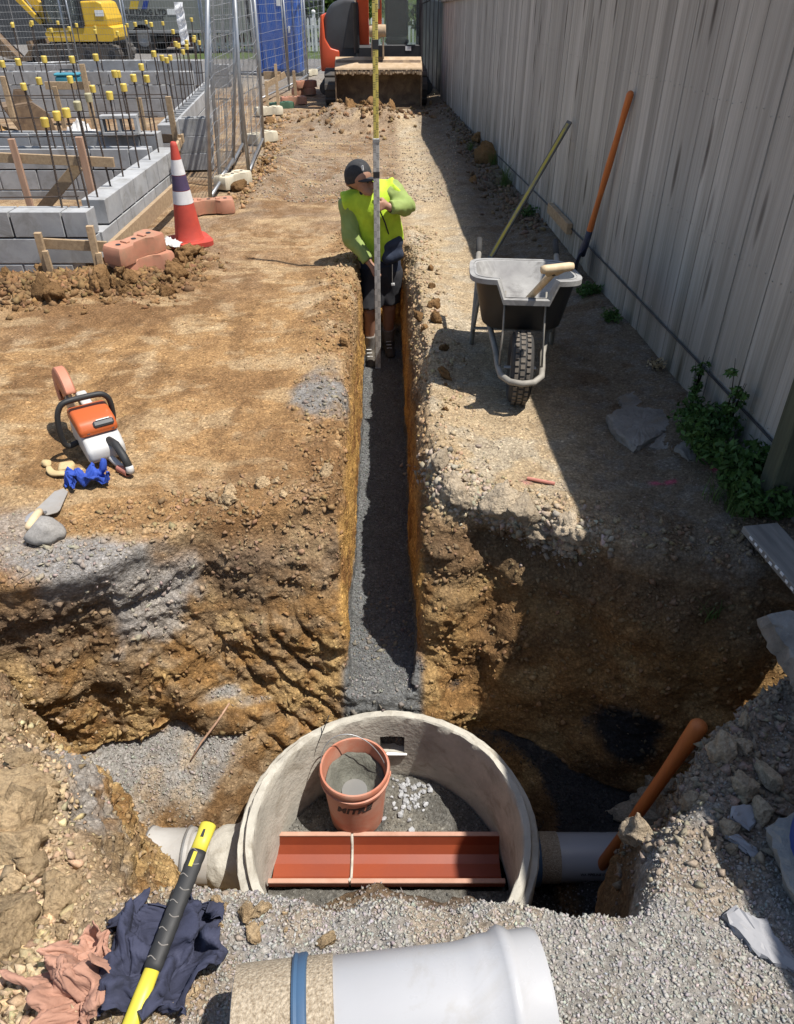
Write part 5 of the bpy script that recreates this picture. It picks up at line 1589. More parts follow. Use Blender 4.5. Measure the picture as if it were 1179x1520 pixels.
q = at_y(116, 172, 11.5); crumple('plastic_sheet', (q.x, 11.5, .05), (.20, .18, .5), MT_PLAS, 'crumpled white plastic sheet in the middle of the foundation', 'plastic', 3)
q = at_z(252, 372, 0); crumple('plastic_sheet', (q.x, q.y, .02), (.11, .07, .15), MT_PLAS, 'torn white plastic trapped beneath the base of the cone', 'plastic', 5)

# ------------------------------------------------------------------ the man in the trench
MT_SKIN = M('skin', (.36, .20, .135), (.30, .16, .105), 12, .55, .15, .001)
MT_VEST = M('fluorescent_vest', (.50, .70, .04), (.36, .53, .035), 9, .8, .6, .010, rnd=False, bscale=16, dirt=(.36, .42, .10), dirt_amt=.2, dirt_scale=7)
MT_SLEEVE = M('faded_lime_shirt', (.27, .345, .10), (.20, .265, .075), 7, .8, .3, .003, rnd=False)
MT_BLACKC = M('black_cloth', (.022, .023, .027), (.03, .03, .035), 20, .85, .4, .003)
MT_NAVYC = M('navy_cloth', (.028, .038, .065), (.02, .028, .05), 12, .85, .4, .003)
MT_CAPC = M('charcoal_cap_cloth', (.035, .036, .038), (.028, .028, .03), 30, .85, .3, .002)
MT_SOCK = M('grey_sock', (.22, .20, .18), (.15, .14, .125), 40, .9, .4, .002)
MT_BOOT = M('dusty_boot', (.05, .045, .04), (.10, .085, .065), 8, .8, .3, .002)
def J(px, py, y): return np.array(at_y(px, py, y))
tfl = drop(-.12, 6.05, .0)
pel = J(566, 402, 6.24); spi = J(562, 350, 6.22); che = J(556, 305, 6.18); nek = J(549, 283, 6.14); hed = J(533, 263, 6.08)
shL, elL, wrL, haL = J(583, 284, 6.18), J(603, 306, 6.10), J(581, 308, 6.00), J(571, 304, 5.985)
shR, elR, wrR, haR = J(519, 304, 6.16), J(522, 352, 6.10), J(546, 386, 6.01), J(555, 398, 5.99)
hpR, knR, anR = J(556, 410, 6.24), J(550, 462, 6.12), J(548, 516, 6.16)
hpL, knL, anL = J(578, 408, 6.26), J(578, 455, 6.24), J(577, 500, 6.34)
toR = anR + np.array([.03, -.17, -.05]); toL = anL + np.array([.02, -.16, -.05])
floorR = drop(float(anR[0]), float(anR[1]), -.1)
dzR = floorR + .07 - anR[2]
for a_ in (anR, toR): a_[2] += dzR
anL[2] = anR[2]; toL[2] = toR[2]
man = empty('person', (float(anR[0]), float(anR[1]), floorR), (0, 0, 0), 'worker in fluorescent vest and dark cap standing in the trench holding the staff', 'person')
man_o = np.array(man.location)
def skinmesh(name, caps, k, vox, mat, cuts=(), extra=None, parent=None, subd=0):
    V, F = blob(caps, k, vox, cuts, subd, extra)
    me = np_mesh(name, V - man_o, F)
    return link(name, me, mat, parent or man)
def fingers(h, wr, dirs, thumb):
    out = []
    h = np.array(h)
    for (o, d1, d2, L) in dirs:
        a = h + np.array(o); b = a + np.array(d1) * L; c = b + np.array(d2) * L * .8
        out += [(a, b, .0095, .009), (b, c, .009, .0075)]
    for (o, d1, d2, L) in [thumb]:
        a = h + np.array(o); b = a + np.array(d1) * L; c = b + np.array(d2) * L * .8
        out += [(a, b, .011, .010), (b, c, .010, .008)]
    return out
face = hed + np.array([.050, -.040, -.058])
bodyc = [(pel, spi, .13, .125, (1.12, .8, 1)), (spi, che, .125, .15, (1.12, .78, 1)), (che, nek, .13, .06, (1.1, .8, 1)), (nek, hed, .052, .055),
         (hed, hed + np.array([.012, -.015, .01]), .088, .086), (face, face + np.array([.012, -.008, -.02]), .058, .044),
         (hed + np.array([.098, -.055, -.025]), hed + np.array([.115, -.062, -.052]), .013, .017), (face + np.array([.045, -.025, -.035]), face + np.array([.038, -.03, -.042]), .018, .018),
         (hed + np.array([-.03, .0, -.045]) + np.array([-.052, -.02, 0]), hed + np.array([-.08, -.01, -.02]), .018, .022),
         (che + np.array([0, 0, .02]), shL, .07, .045), (che + np.array([0, 0, .02]), shR, .07, .045),
         (shL, elL, .045, .034), (elL, wrL, .033, .027), (shR, elR, .045, .034), (elR, wrR, .033, .027),
         (wrL, haL, .026, .03, (1, .8, 1)), (wrR, haR, .026, .03, (.8, 1, 1)),
         (hpL, knL, .088, .058), (knL, anL, .056, .038), (hpR, knR, .088, .058), (knR, anR, .056, .038), (pel, hpL, .11, .09), (pel, hpR, .11, .09)]
finL = fingers(haL, wrL, [((-.012, -.018, .026 - i * .017), (-.75, -.55, -.1), (-.35, .75, -.25), .032 + (.006 if i in (1, 2) else 0)) for i in range(4)], ((.004, .012, .022), (-.75, .3, .5), (-.9, -.1, .1), .028))
finR = fingers(haR, wrR, [((-.004 + i * .006, -.012, -.02 - i * .001), (.35 + .1 * i, -.4, -.75 + .12 * i), (.65, .2, -.45), .033 + (.006 if i in (1, 2) else 0)) for i in range(4)], ((.018, .0, .008), (.7, -.2, -.35), (.6, -.1, -.5), .026))
skinmesh('body', bodyc + finL + finR, .018, .0072, MT_SKIN)
# clothes
def fold_extra(sc, amp, off=0):
    def f(P, d):
        m = np.abs(d) < .05
        q = P[m]
        d[m] -= (np.clip(ridged(q * np.array([1, 1, .6]), sc, 2, off) - .1, 0, 1.2) * amp).astype(np.float32)
        return d
    return f
cut_w = J(560, 388, 6.24)
for (sh_, el_, wr_) in ((shL, elL, wrL), (shR, elR, wrR)):
    skinmesh('sleeve', [(che * .45 + sh_ * .55, sh_, .075, .070), (sh_, el_, .070, .060), (el_, wr_, .060, .043)], .03, .010, MT_SLEEVE, cuts=((wr_, wr_ - el_),), extra=fold_extra(10, .012))
for (e_, w_) in ((elL, wrL), (elR, wrR)):
    d_ = (w_ - e_) / np.linalg.norm(w_ - e_)
    skinmesh('cuff', [(w_ - d_ * .03, w_ + d_ * .012, .040, .038)], .005, .007, MT_BLACKC, cuts=((w_ + d_ * .012, d_), (w_ - d_ * .03, -d_)))
vest = [(spi + np.array([.0, 0, -.09]), spi, .150, .148, (1.16, .84, 1)), (spi, che, .148, .166, (1.16, .82, 1)), (che, nek + np.array([0, .01, -.03]), .155, .088, (1.12, .84, 1)),
        (che + np.array([0, 0, .03]), shL + np.array([.01, 0, .005]), .098, .078), (che + np.array([0, 0, .03]), shR + np.array([-.02, 0, .005]), .098, .080)]
hem = J(560, 384, 6.24)
sdL = (shL - che) / np.linalg.norm(shL - che); sdR = (shR - che) / np.linalg.norm(shR - che)
skinmesh('vest', vest, .035, .011, MT_VEST, cuts=((hem, (0.25, -.1, -1)), (shL + sdL * .045, sdL + np.array([0, 0, .1])), (shR + sdR * .035, sdR + np.array([0, 0, -.25]))), extra=fold_extra(6, .017, 3))
skinmesh('collar', [(nek + np.array([-.035, -.03, -.05]), nek + np.array([-.05, -.055, -.01]), .034, .030), (nek + np.array([.045, -.03, -.05]), nek + np.array([.05, -.02, 0]), .03, .026), (nek + np.array([0, .06, -.02]), nek + np.array([0, .06, .02]), .05, .045)], .03, .008, MT_BLACKC)
# front placket seam and zip
m = MB(); q0 = nek + np.array([.02, -.075, -.07]); q1 = hem + np.array([.03, -.145, .01])
m.tube([q0 - man_o, (q0 + q1) / 2 - man_o + np.array([0, -.045, 0]), q1 - man_o], .006, 6).build('placket', MT_SLEEVE, man)
skinmesh('jumper_hem', [(pel + np.array([0, 0, .03]), spi + np.array([0, 0, -.05]), .142, .14, (1.14, .84, 1))], .02, .012, MT_NAVYC, extra=fold_extra(9, .006, 4))
shorts = [(pel + np.array([0, 0, .03]), pel, .140, .145, (1.12, .9, 1)), (hpL, knL, .112, .088), (hpR, knR, .112, .088)]
kc = (knR * .85 + hpR * .15)
skinmesh('shorts', shorts, .03, .011, MT_BLACKC, cuts=((kc, (0, 0, -1)),), extra=fold_extra(8, .007, 6))
for kn_, an_ in ((knR, anR), (knL, anL)):
    a_ = kn_ * .42 + an_ * .58
    skinmesh('sock', [(a_, an_, .056, .048)], .01, .008, MT_SOCK, cuts=((a_, kn_ - an_),))
for an_, to_ in ((anR, toR), (anL, toL)):
    skinmesh('boot', [(an_ + np.array([0, 0, .07]), an_ + np.array([0, .01, -.01]), .055, .052), (an_ + np.array([0, .02, -.02]), to_, .05, .042, (1, 1, 1))], .03, .008, MT_BOOT, cuts=(((0, 0, floorR + .003), (0, 0, -1)), (an_ + np.array([0, 0, .09]), (0, 0, 1))))
    m = MB()
    for k in range(5):
        c = an_ * (1 - k / 6) + to_ * (k / 6) + np.array([0, -.03 - .004 * k, .052 - .010 * k + (.02 if k == 0 else 0)]) - man_o
        m.tube([c + np.array([-.022, 0, 0]), c + np.array([.022, 0, .002])], .0042, 5)
    o = m.build('laces', MT_WHITE, man); tag(o, kind='stuff')
# cap with brim pushed down towards the staff
skinmesh('cap', [(hed + np.array([-.004, .008, .016]), hed + np.array([.0, 0, .03]), .100, .097), (hed + np.array([-.012, .012, -.02]), hed + np.array([-.01, .01, .01]), .094, .098)], .02, .007, MT_CAPC, cuts=((hed + np.array([.0, 0, -.034]), (.22, -.14, -1)),))
bd_ = np.array([.78, -.56, -.06]); bd_ /= np.linalg.norm(bd_)
b0 = hed + bd_ * .080 + np.array([0, 0, .016]); sd_ = np.cross(bd_, (0, 0, 1)); sd_ /= np.linalg.norm(sd_); un = np.cross(sd_, bd_)
m = MB(); Vb = []
for i in range(7):
    for jn in range(9):
        u = (jn / 4 - 1); r_ = i / 6
        p_ = b0 + sd_ * u * .084 * (1 - .12 * r_) + bd_ * (.105 * r_ * math.sqrt(max(0, 1 - (u * .92) ** 2)) - .018 * abs(u)) - un * (.022 * u * u)
        Vb.append(p_ - man_o)
m.add(Vb, [(i * 9 + j, i * 9 + j + 1, i * 9 + j + 10, i * 9 + j + 9) for i in range(6) for j in range(8)])
o = m.build('cap_brim', MT_CAPC, man, smooth=True); md = o.modifiers.new('s', 'SOLIDIFY'); md.thickness = .006; md.offset = 0
lg = hed + np.array([.030, -.072, .075]) - man_o
MB().prism([(-.012, -.016), (.006, -.018), (.012, .012), (-.004, .018)], lg, sd_, un * .6 + np.array([0, 0, .5]), np.array([.008, -.014, .006])).build('cap_badge', MT_WHITE, man)
skinmesh('hair', [(hed + np.array([-.045, .02, -.04]), hed + np.array([-.02, .05, -.05]), .05, .05)], .02, .01, MT_BLACKC)
# eyes
for sx in (-1, 1):
    e_ = hed + np.array([.083 + .014 * sx, -.052 + .026 * sx, -.020])
    skinmesh('eye', [(e_, e_ + np.array([.001, 0, 0]), .010, .010)], .002, .004, MT_DARK)
# shoulder bag on his hip with strap and a dangling tag
bag = J(585, 372, 6.12)
skinmesh('hip_bag', [(bag + np.array([-.05, 0, .05]), bag + np.array([.03, .02, .065]), .045, .045), (bag + np.array([-.045, -.01, -.05]), bag + np.array([.03, .01, -.03]), .052, .05)], .05, .009, MT_NAVYC, extra=fold_extra(12, .004, 8))
m = MB(); m.tube([J(579, 352, 6.10) - man_o, J(572, 330, 6.02) - man_o, J(566, 316, 6.02) - man_o, J(556, 292, 6.03) - man_o], .006, 6).build('strap', MT_BLACKC, man, smooth=True)
m = MB(); m.tube([J(583, 392, 6.08) - man_o, J(583, 420, 6.08) - man_o], .004, 6); m.build('cord', MT_SOCK, man)
MB().box(J(584, 422, 6.08) - man_o, (.03, .008, .022), bev=.003).build('white_tag', MT_WHITE, man)

# ------------------------------------------------------------------ levelling staff
def mat_staff(name, base, base2, mark):
    t = NT(name)
    tc = t.node('ShaderNodeTexCoord'); sp = t.node('ShaderNodeSeparateXYZ'); t.link(tc.outputs['Object'], sp.inputs[0])
    v = t.coords('Object', (30, 30, 6)); n = t.noise(v, 3)
    c = t.ramp(n, [(.3, base2), (.7, base)])
    z = t.math('MULTIPLY', sp.outputs['Z'], 100.0)
    e = t.math('LESS_THAN', t.math('FRACT', z), .5)                                 # centimetre bars
    xs_ = t.math('GREATER_THAN', sp.outputs['X'], 0.0)
    half = t.math('LESS_THAN', t.math('FRACT', t.math('MULTIPLY', sp.outputs['Z'], 10.0)), .5)
    sidem = t.math('ABSOLUTE', t.math('SUBTRACT', xs_, half))
    wob = t.math('GREATER_THAN', t.noise(t.coords('Object', (120, 1, 180)), 1.0, 2), .42)
    face = t.math('LESS_THAN', sp.outputs['Y'], -.008)
    k = t.math('MULTIPLY', t.math('MULTIPLY', e, sidem), t.math('MULTIPLY', wob, face))
    c = t.mix(t.math('MULTIPLY', k, .85), c, mark)
    return t.out(c, .5, None, .0, .4)
MT_ST1 = mat_staff('staff_aluminium', (.48, .47, .44), (.36, .35, .33), (.12, .12, .12))
MT_ST2 = mat_staff('staff_yellow', (.62, .50, .10), (.50, .42, .12), (.05, .045, .04))
sb0 = at_z(562, 541, -.80); sb0.z = drop(sb0.x, sb0.y, -.1) + .004
st = empty('levelling_staff', sb0, (0, R(.35), 0), 'tall telescopic levelling staff with yellow upper and grey lower section', 'levelling staff')
zs1 = at_y(562, 206, sb0.y).z - sb0.z
MB().box((0, 0, zs1 / 2), (.046, .028, zs1), bev=.003).build('lower_section', MT_ST1, st)
MB().box((0, .0, zs1 + .9), (.038, .022, 1.8), bev=.003).build('upper_section', MT_ST2, st)
cl = MB().box((0, 0, zs1 - .012), (.050, .033, .03), bev=.003).build('locking_clip', MT_STEEL, st)
MB().box((0, 0, zs1 - .24), (.0475, .030, .045), bev=.002).build('black_tape', MT_DARK, st)
z2 = at_y(562, 66, sb0.y).z - sb0.z
MB().box((0, 0, z2), (.0405, .0245, .06), bev=.002).build('black_tape', MT_DARK, st)
MB().box((0, 0, .006), (.05, .032, .012), bev=.002).build('foot_plate', MT_STEEL, st)

# ------------------------------------------------------------------ wheelbarrow seen over its wheel
MT_TUB = M('black_plastic_tub', (.022, .022, .023), (.035, .034, .033), 7, .5, .15, .002, dirt=(.10, .09, .075), dirt_amt=.15, dirt_scale=5)
MT_DUST = M('cement_dusted_plastic', (.34, .335, .32), (.22, .215, .21), 6, .9, .4, .003, dirt=(.11, .105, .10), dirt_amt=.38, dirt_scale=5)
MT_FRAME = M('dusty_frame_tube', (.33, .31, .27), (.20, .185, .16), 10, .7, .3, .002, metal=.2)
wb0 = at_z(768, 597, 0); wbz = drop(wb0.x, wb0.y + .02)
wb = empty('wheelbarrow', (wb0.x, wb0.y + .02, wbz), (0, 0, R(-5)), 'black tub wheelbarrow caked with cement standing beside the trench', 'wheelbarrow')
tyre = MB()
prof = [(.105, -.045), (.125, -.056), (.16, -.058), (.182, -.047), (.190, -.02), (.192, 0), (.190, .02), (.182, .047), (.16, .058), (.125, .056), (.105, .045)]
tyre.lathe(prof, (0, 0, .188), (1, 0, 0), 40)
ty = tyre.build('tyre', MT_RUBBER, wb, smooth=True)
trd = MB()
for k in range(36):
    a = 2 * math.pi * k / 36
    for x, w in ((-.03, .018), (0, .022), (.03, .018)):
        aa = a + (.087 if x == 0 else 0)
        trd.box((x, .190 * math.cos(aa), .188 + .190 * math.sin(aa)), (w, .022, .010), (aa - math.pi / 2, 0, 0))
MT_TREAD = M('dusty_tread', (.17, .145, .115), (.10, .085, .07), 20, .9, .3, .002)
o = trd.build('tread', MT_TREAD, ty); tag(o, kind='stuff')
MB().lathe([(.0, -.03), (.03, -.032), (.06, -.02), (.105, -.045), (.108, 0), (.105, .045), (.06, .02), (.03, .032), (.0, .03)], (0, 0, .188), (1, 0, 0), 24).build('hub', MT_FRAME, wb, smooth=True)
MB().tube([(-.085, 0, .188), (.085, 0, .188)], .010, 8).build('axle', MT_STEEL, wb)
# one long frame tube each side joined by the loop round the wheel
loop = [(-.235, .98, .515), (-.24, .88, .47), (-.235, .70, .39), (-.17, .38, .30), (-.125, .12, .215), (-.118, .0, .195), (-.105, -.12, .195), (-.06, -.205, .20), (0, -.225, .20)]
loop = loop + [(-x, y, z) for x, y, z in loop[-2::-1]]
MB().tube(loop, .0165, 10).build('frame_tube', MT_FRAME, wb, smooth=True)
for s in (-1, 1):
    MB().tube([(s * .235, 1.09, .555), (s * .235, .96, .51)], [.019, .019], 10).build('handle_grip', MT_RUBBER, wb, smooth=True)
    MB().tube([(s * .112, -.03, .205), (s * .105, .02, .40), (s * .105, .10, .565)], .012, 8, flat=.45).build('front_strut', MT_FRAME, wb, smooth=True)
    MB().tube([(s * .235, .70, .37), (s * .25, .76, .0), (s * .25, .80, .0), (s * .235, .86, .42)], .014, 8).build('leg', MT_FRAME, wb, smooth=True)
    MB().tube([(s * .225, .60, .37), (s * .25, .77, .03)], .011, 8).build('leg_brace', MT_FRAME, wb, smooth=True)
MB().tube([(-.243, .72, .12), (.243, .72, .12)], .010, 8).build('cross_brace', MT_FRAME, wb, smooth=True)
def tub():
    n = 56
    def ring(hw, y0, y1, zf, zb, r, notch=0.0):
        pts = []
        hl = (y1 - y0) / 2; cy = (y0 + y1) / 2
        for k in range(n):
            a = 2 * math.pi * k / n
            ex = .42
            x = hw * math.copysign(abs(math.cos(a)) ** ex, math.cos(a)); y = cy + hl * math.copysign(abs(math.sin(a)) ** ex, math.sin(a))
            t = (y - y0) / (y1 - y0)
            z = zf + (zb - zf) * t
            if notch > 0 and t < .1 and abs(x) < .125: z -= notch
            pts.append((x, y, z))
        return pts
    lev = [ring(.19, .16, .62, .335, .30, 0), ring(.215, .12, .70, .36, .325, 0), ring(.240, .07, .80, .50, .40, 0), ring(.268, .02, .90, .655, .49, 0, .095)]
    lip = ring(.292, -.012, .925, .655, .49, 0, .098)
    lip2 = ring(.292, -.012, .925, .630, .465, 0, .10)
    inn = [ring(.255, .035, .885, .652, .487, 0, .095), ring(.226, .085, .785, .50, .40, 0), ring(.198, .14, .68, .372, .337, 0), ring(.15, .2, .58, .352, .318, 0)]
    def skin(rings, cap=False):
        m = MB(); V = [p for r_ in rings for p in r_]
        F = []
        for i in range(len(rings) - 1):
            for k in range(n):
                k2 = (k + 1) % n; F.append((i * n + k, i * n + k2, (i + 1) * n + k2, (i + 1) * n + k))
        if cap: F.append(tuple((len(rings) - 1) * n + k for k in range(n)))
        return m.add(V, F)
    tb_ = skin(lev[::-1], True).build('tub', MT_TUB, wb, angle=50)
    skin([lip2, lip, inn[0]]).build('rim', MT_DUST, wb, angle=50)
    skin([inn[0]] + inn[1:], True).build('tub_lining', MT_DUST, tb_, angle=50)
tub()
# spade with wooden D grip lying in the tub
MT_PALEW = M('pale_ash_wood', (.60, .47, .30), (.48, .36, .22), 3, .6, .2, .001, stretch=(10, 10, 1))
g0 = Vector(at_y(828, 398, 3.46)); g1 = Vector(at_y(783, 446, 3.80))
sp_ = empty('spade', g0, (0, 0, 0), 'pale wooden D grip spade lying in the wheelbarrow', 'spade')
ax_ = (g1 - g0).normalized(); sdx = Vector((1, .12, .12)); sdx = (sdx - ax_ * sdx.dot(ax_)).normalized(); nz_ = ax_.cross(sdx)
MB().tube([ax_ * .06, ax_ * .2, ax_ * .52], [.019, .0175, .0185], 12).build('shaft', MT_PALEW, sp_, smooth=True)
MB().tube([-sdx * .078, -sdx * .06, sdx * .06, sdx * .078], [.017, .021, .021, .017], 12).build('grip', MT_PALEW, sp_, smooth=True)
MB().prism([(-.070, .0), (-.058, .02), (-.025, .075), (.025, .075), (.058, .02), (.070, .0), (.046, -.006), (.018, .035), (-.018, .035), (-.046, -.006)], -nz_ * .011, sdx, ax_, nz_ * .022).build('yoke', MT_PALEW, sp_)
MB().lathe([(.0, .0), (.008, .0), (.008, .003), (.0, .003)], ax_ * .058 + nz_ * (.0115 if nz_.y < 0 else -.0145), nz_, 10).build('rivet', MT_DARK, sp_)
MB().prism([(-.075, 0), (.075, 0), (.075, .17), (0, .20), (-.075, .17)], ax_ * .47 - nz_ * .004, sdx, ax_, nz_ * .008).build('blade', MT_STEEL, sp_)

# ------------------------------------------------------------------ tools leaning on the fence
MT_ORH = M('orange_painted_handle', (.56, .17, .04), (.46, .13, .035), 5, .55, .2, .001, stretch=(8, 8, 1), dirt=(.40, .24, .13), dirt_amt=.22, dirt_scale=6)
MT_NVST = M('navy_painted_steel', (.045, .055, .10), (.03, .035, .06), 8, .5, .2, dirt=(.22, .20, .18), dirt_amt=.3, dirt_scale=9)
def shovel(name, base, tip, r, label, cat, sock=.16, bulb=1.0, blade_rot=None, bl=.26):
    base = Vector(base); tip = Vector(tip); L = (tip - base).length; ax = (tip - base).normalized()
    t = empty(name, base, (0, 0, 0), label, cat)
    n = 14
    pts = [ax * (bl + (L - bl) * i / n) for i in range(n + 1)]
    rs = [r * (1 + .10 * math.sin(i)) * (1 if i < n * .62 else 1 + (bulb - 1) * min(1, (i - n * .62) / (n * .18))) for i in range(n + 1)]
    pts.append(ax * (L + r * .7)); rs.append(rs[-1] * .72); pts.append(ax * (L + r * 1.0)); rs.append(rs[-1] * .3)
    MB().tube(pts, rs, 14).build('handle', MT_ORH, t, smooth=True)
    s2 = MB().tube([ax * (bl * .72), ax * (bl + .02), ax * (bl + sock)], [r * .95, r * 1.12, r * 1.08], 14).build('socket', MT_NVST, t, smooth=True)
    sd = blade_rot or Vector((1, 0, 0)); sd = (sd - ax * sd.dot(ax)).normalized(); nn_ = ax.cross(sd)
    m = MB(); V = []; rows = 9; cols = 7
    for i in range(rows):
        v = i / (rows - 1)
        hw = .11 * (1 if v > .45 else math.sqrt(max(.02, v / .45)))
        for j in range(cols):
            u = j / (cols - 1) * 2 - 1
            V.append(ax * (v * bl * .98) + sd * (u * hw) + nn_ * (.025 * u * u + .012 * math.sin(v * 3)))
    m.add(V, [(i * cols + j, i * cols + j + 1, (i + 1) * cols + j + 1, (i + 1) * cols + j) for i in range(rows - 1) for j in range(cols - 1)])
    o = m.build('blade', MT_NVST, t, smooth=True); md = o.modifiers.new('s', 'SOLIDIFY'); md.thickness = .003
    return t
tipf = fence_hit(936, 140, .03)
bs = at_z(860, 418, 0); bs = Vector((fence_x(5.6) - .10, 5.6, drop(fence_x(5.6) - .10, 5.6) + .0))
shovel('shovel', bs, tipf, .021, 'long orange handled shovel leaning on the paling fence', 'shovel', blade_rot=Vector((.3, 1, 0)))
la = at_z(727, 386, 0); la.z = drop(la.x, la.y); lb = fence_hit(846, 181, .035)
lv = empty('straightedge', la, (0, 0, 0), 'long grey straightedge with worn yellow stripe leaning on the fence', 'level')
d_ = (lb - la); L = d_.length; ax_ = d_.normalized(); sdx = Vector((.9, -.5, 0)); sdx = (sdx - ax_ * sdx.dot(ax_)).normalized(); nz_ = ax_.cross(sdx)
mm = Matrix((sdx, nz_, ax_)).transposed().to_4x4(); mm.translation = ax_ * (L / 2 + .004)
o = MB().box((0, 0, 0), (.042, .022, L), bev=.002).build('bar', M('scuffed_aluminium', (.20, .195, .18), (.12, .115, .105), 5, .6, .1, metal=.3), lv); o.matrix_local = mm
o = MB().box((0, -.0125, 0), (.022, .003, L * .96)).build('yellow_stripe', M('worn_yellow_stripe', (.55, .43, .07), (.48, .37, .06), 6, .5, 0, dirt=(.22, .21, .19), dirt_amt=.4, dirt_scale=6), lv); o.matrix_local = mm
o = MB().box((.0, .0125, 0), (.022, .003, L * .96)).build('yellow_stripe', bpy.data.materials['worn_yellow_stripe'], lv); o.matrix_local = mm
# timber offcut fixed to the fence
oa, ob = fence_hit(817, 308, .03), fence_hit(846, 340, .03)
c_ = (oa + ob) / 2
of = MB().box((0, 0, 0), (max(.25, (ob - oa).length), .045, .085), bev=.003).build('timber_offcut', MT_TIMBER); of.location = c_; of.rotation_euler = (0, -.0, FANG)
tag(of, 'short pale timber offcut fixed low on the paling fence', 'timber')
# plank poking out at the fence foot
MT_PLANK = M('weathered_plank', (.30, .28, .25), (.17, .155, .14), 3, .85, .4, .003, stretch=(10, 1, 10))
pz_ = drop(1.42, 2.42)
pk_ = empty('plank', (1.515, 1.96, pz_ + .02), (R(2), 0, R(9)), 'grey weathered plank with white marks jutting over the pit edge by the fence', 'plank')
MB().box((0, 0, .015), (.15, .86, .03), bev=.003).build('board', MT_PLANK, pk_)
for i in range(9): MB().box((-.0755, .36 - i * .035, .018 + rnd.uniform(-.006, .006)), (.004, rnd.uniform(.008, .022), .010)).build('white_mark', MT_WHITE, pk_)

# ------------------------------------------------------------------ concrete manhole ring
MC = Vector((-.035, 1.70, 0)); RZ = -.885
MT_CONC = M('cast_concrete', (.50, .47, .40), (.36, .34, .29), 9, .92, .8, .006, bscale=45, dirt=(.24, .21, .16), dirt_amt=.36, dirt_scale=7)
MT_CONCI = M('grey_concrete_inside', (.34, .335, .325), (.27, .265, .255), 4, .9, .4, .002, bscale=70, dirt=(.26, .255, .245), dirt_amt=.2, dirt_scale=4)
mh = empty('manhole_ring', (MC.x, MC.y, -1.40), (0, 0, 0), 'round cream concrete manhole ring at the bottom of the pit', 'manhole')
zt = RZ + 1.40
ringm = MB()
NR = 120
prof = [(.608, -.02), (.604, zt - .055), (.602, zt - .040), (.596, zt - .034), (.575, zt - .032), (.572, zt - .028), (.570, zt - .006), (.565, zt), (.540, zt + .001), (.535, zt - .006), (.533, zt - .05), (.533, -.02)]
V = []
x0 = []
for i, (r_, h) in enumerate(prof):
    for k in range(NR):
        a = 2 * math.pi * k / NR
        j = 1 + .003 * math.sin(a * 7 + i) + rnd.uniform(-.0035, .0035) * (1 if 1 < i < 10 else .3)
        V.append((r_ * math.cos(a) * j, r_ * math.sin(a) * j, h + rnd.uniform(-.003, .003)))
F = []
n_ = len(prof)
for i in range(n_):
    for k in range(NR):
        k2 = (k + 1) % NR; i2 = (i + 1) % n_
        F.append((i * NR + k, i * NR + k2, i2 * NR + k2, i2 * NR + k))
ringm.add(V, F)
ring = ringm.build('ring', MT_CONC, mh, angle=35)
# rectangular opening through the back wall, and pipe openings at the sides
def cutter(c, size):
    return MB().box(c, size).build('tmp_cut', None, mh)
wa = at_y(583, 1103, 2.24)
wx = wa.x - MC.x
cuts_ = [cutter((wx, .56, wa.z + 1.40), (.115, .3, .115))]
for c_ in cuts_:
    md = ring.modifiers.new('b', 'BOOLEAN'); md.object = c_; md.operation = 'DIFFERENCE'; md.solver = 'EXACT'
dg = bpy.context.evaluated_depsgraph_get()
me2 = bpy.data.meshes.new_from_object(ring.evaluated_get(dg)); ring.modifiers.clear(); ring.data = me2
me2.materials.clear(); me2.materials.append(MT_CONC)
for c_ in cuts_: bpy.data.objects.remove(c_)
tag(MB().box((wx + .02, .545, wa.z + 1.334), (.10, .05, .008), bev=.002).build('white_packer', MT_WHITE, mh), 'white strip under the square opening')
# smear of mortar lining and a blue paint stripe outside
MB().lathe([(.612, zt - .22), (.611, zt - .075)], n=14, a0=R(-52), a1=R(-28), xdir=(1, 0, 0)).build('blue_paint_mark', M('blue_spray', (.10, .14, .50), (.2, .22, .5), 9, .7, 0, dirt=(.42, .40, .36), dirt_amt=.4, dirt_scale=8), mh, smooth=True)
# benching floor
n = 130
u = np.linspace(-.53, .53, n); X, Y = np.meshgrid(u, u, indexing='ij')
p = P2(X + MC.x, Y + MC.y)
CHY = .09                                       # channel centre line
H = .055 + .05 * sstep(.1, .5, Y - CHY) + (fbm(p, 5, 4, .6, 6) * .014 + ridged(p, 16, 3, 4) * .004).reshape(n, n)
H = H + .025 * np.exp(-((X + .42) / .12) ** 2 - ((Y - .2) / .15) ** 2) + .03 * np.exp(-((X - .15) / .25) ** 2 - ((Y + .35) / .15) ** 2)
H = np.where(np.abs(Y - CHY) < .115, np.minimum(H, -.06), H)
Vv = np.stack([X, Y, H], -1).reshape(-1, 3)
I = np.arange(n * n).reshape(n, n)
Fq = np.stack([I[:-1, :-1], I[1:, :-1], I[1:, 1:], I[:-1, 1:]], -1).reshape(-1, 4)
Fq = Fq[(np.hypot(Vv[Fq][:, :, 0], Vv[Fq][:, :, 1]) < .526).all(1)]
me = np_mesh('benching', Vv, Fq)
cb_ = np.tile(np.array([.145, .14, .125]), (len(Vv), 1)) * (1 + .35 * fbm(Vv, 4, 4)[:, None])
cb_ = mixc(cb_, (.27, .255, .215), sstep(.0, .5, fbm(Vv, 6, 3, off=3)) * .7)
set_col(me, np.clip(cb_, .03, .6))
bench = link('benching', me, MAT_EARTH, mh)
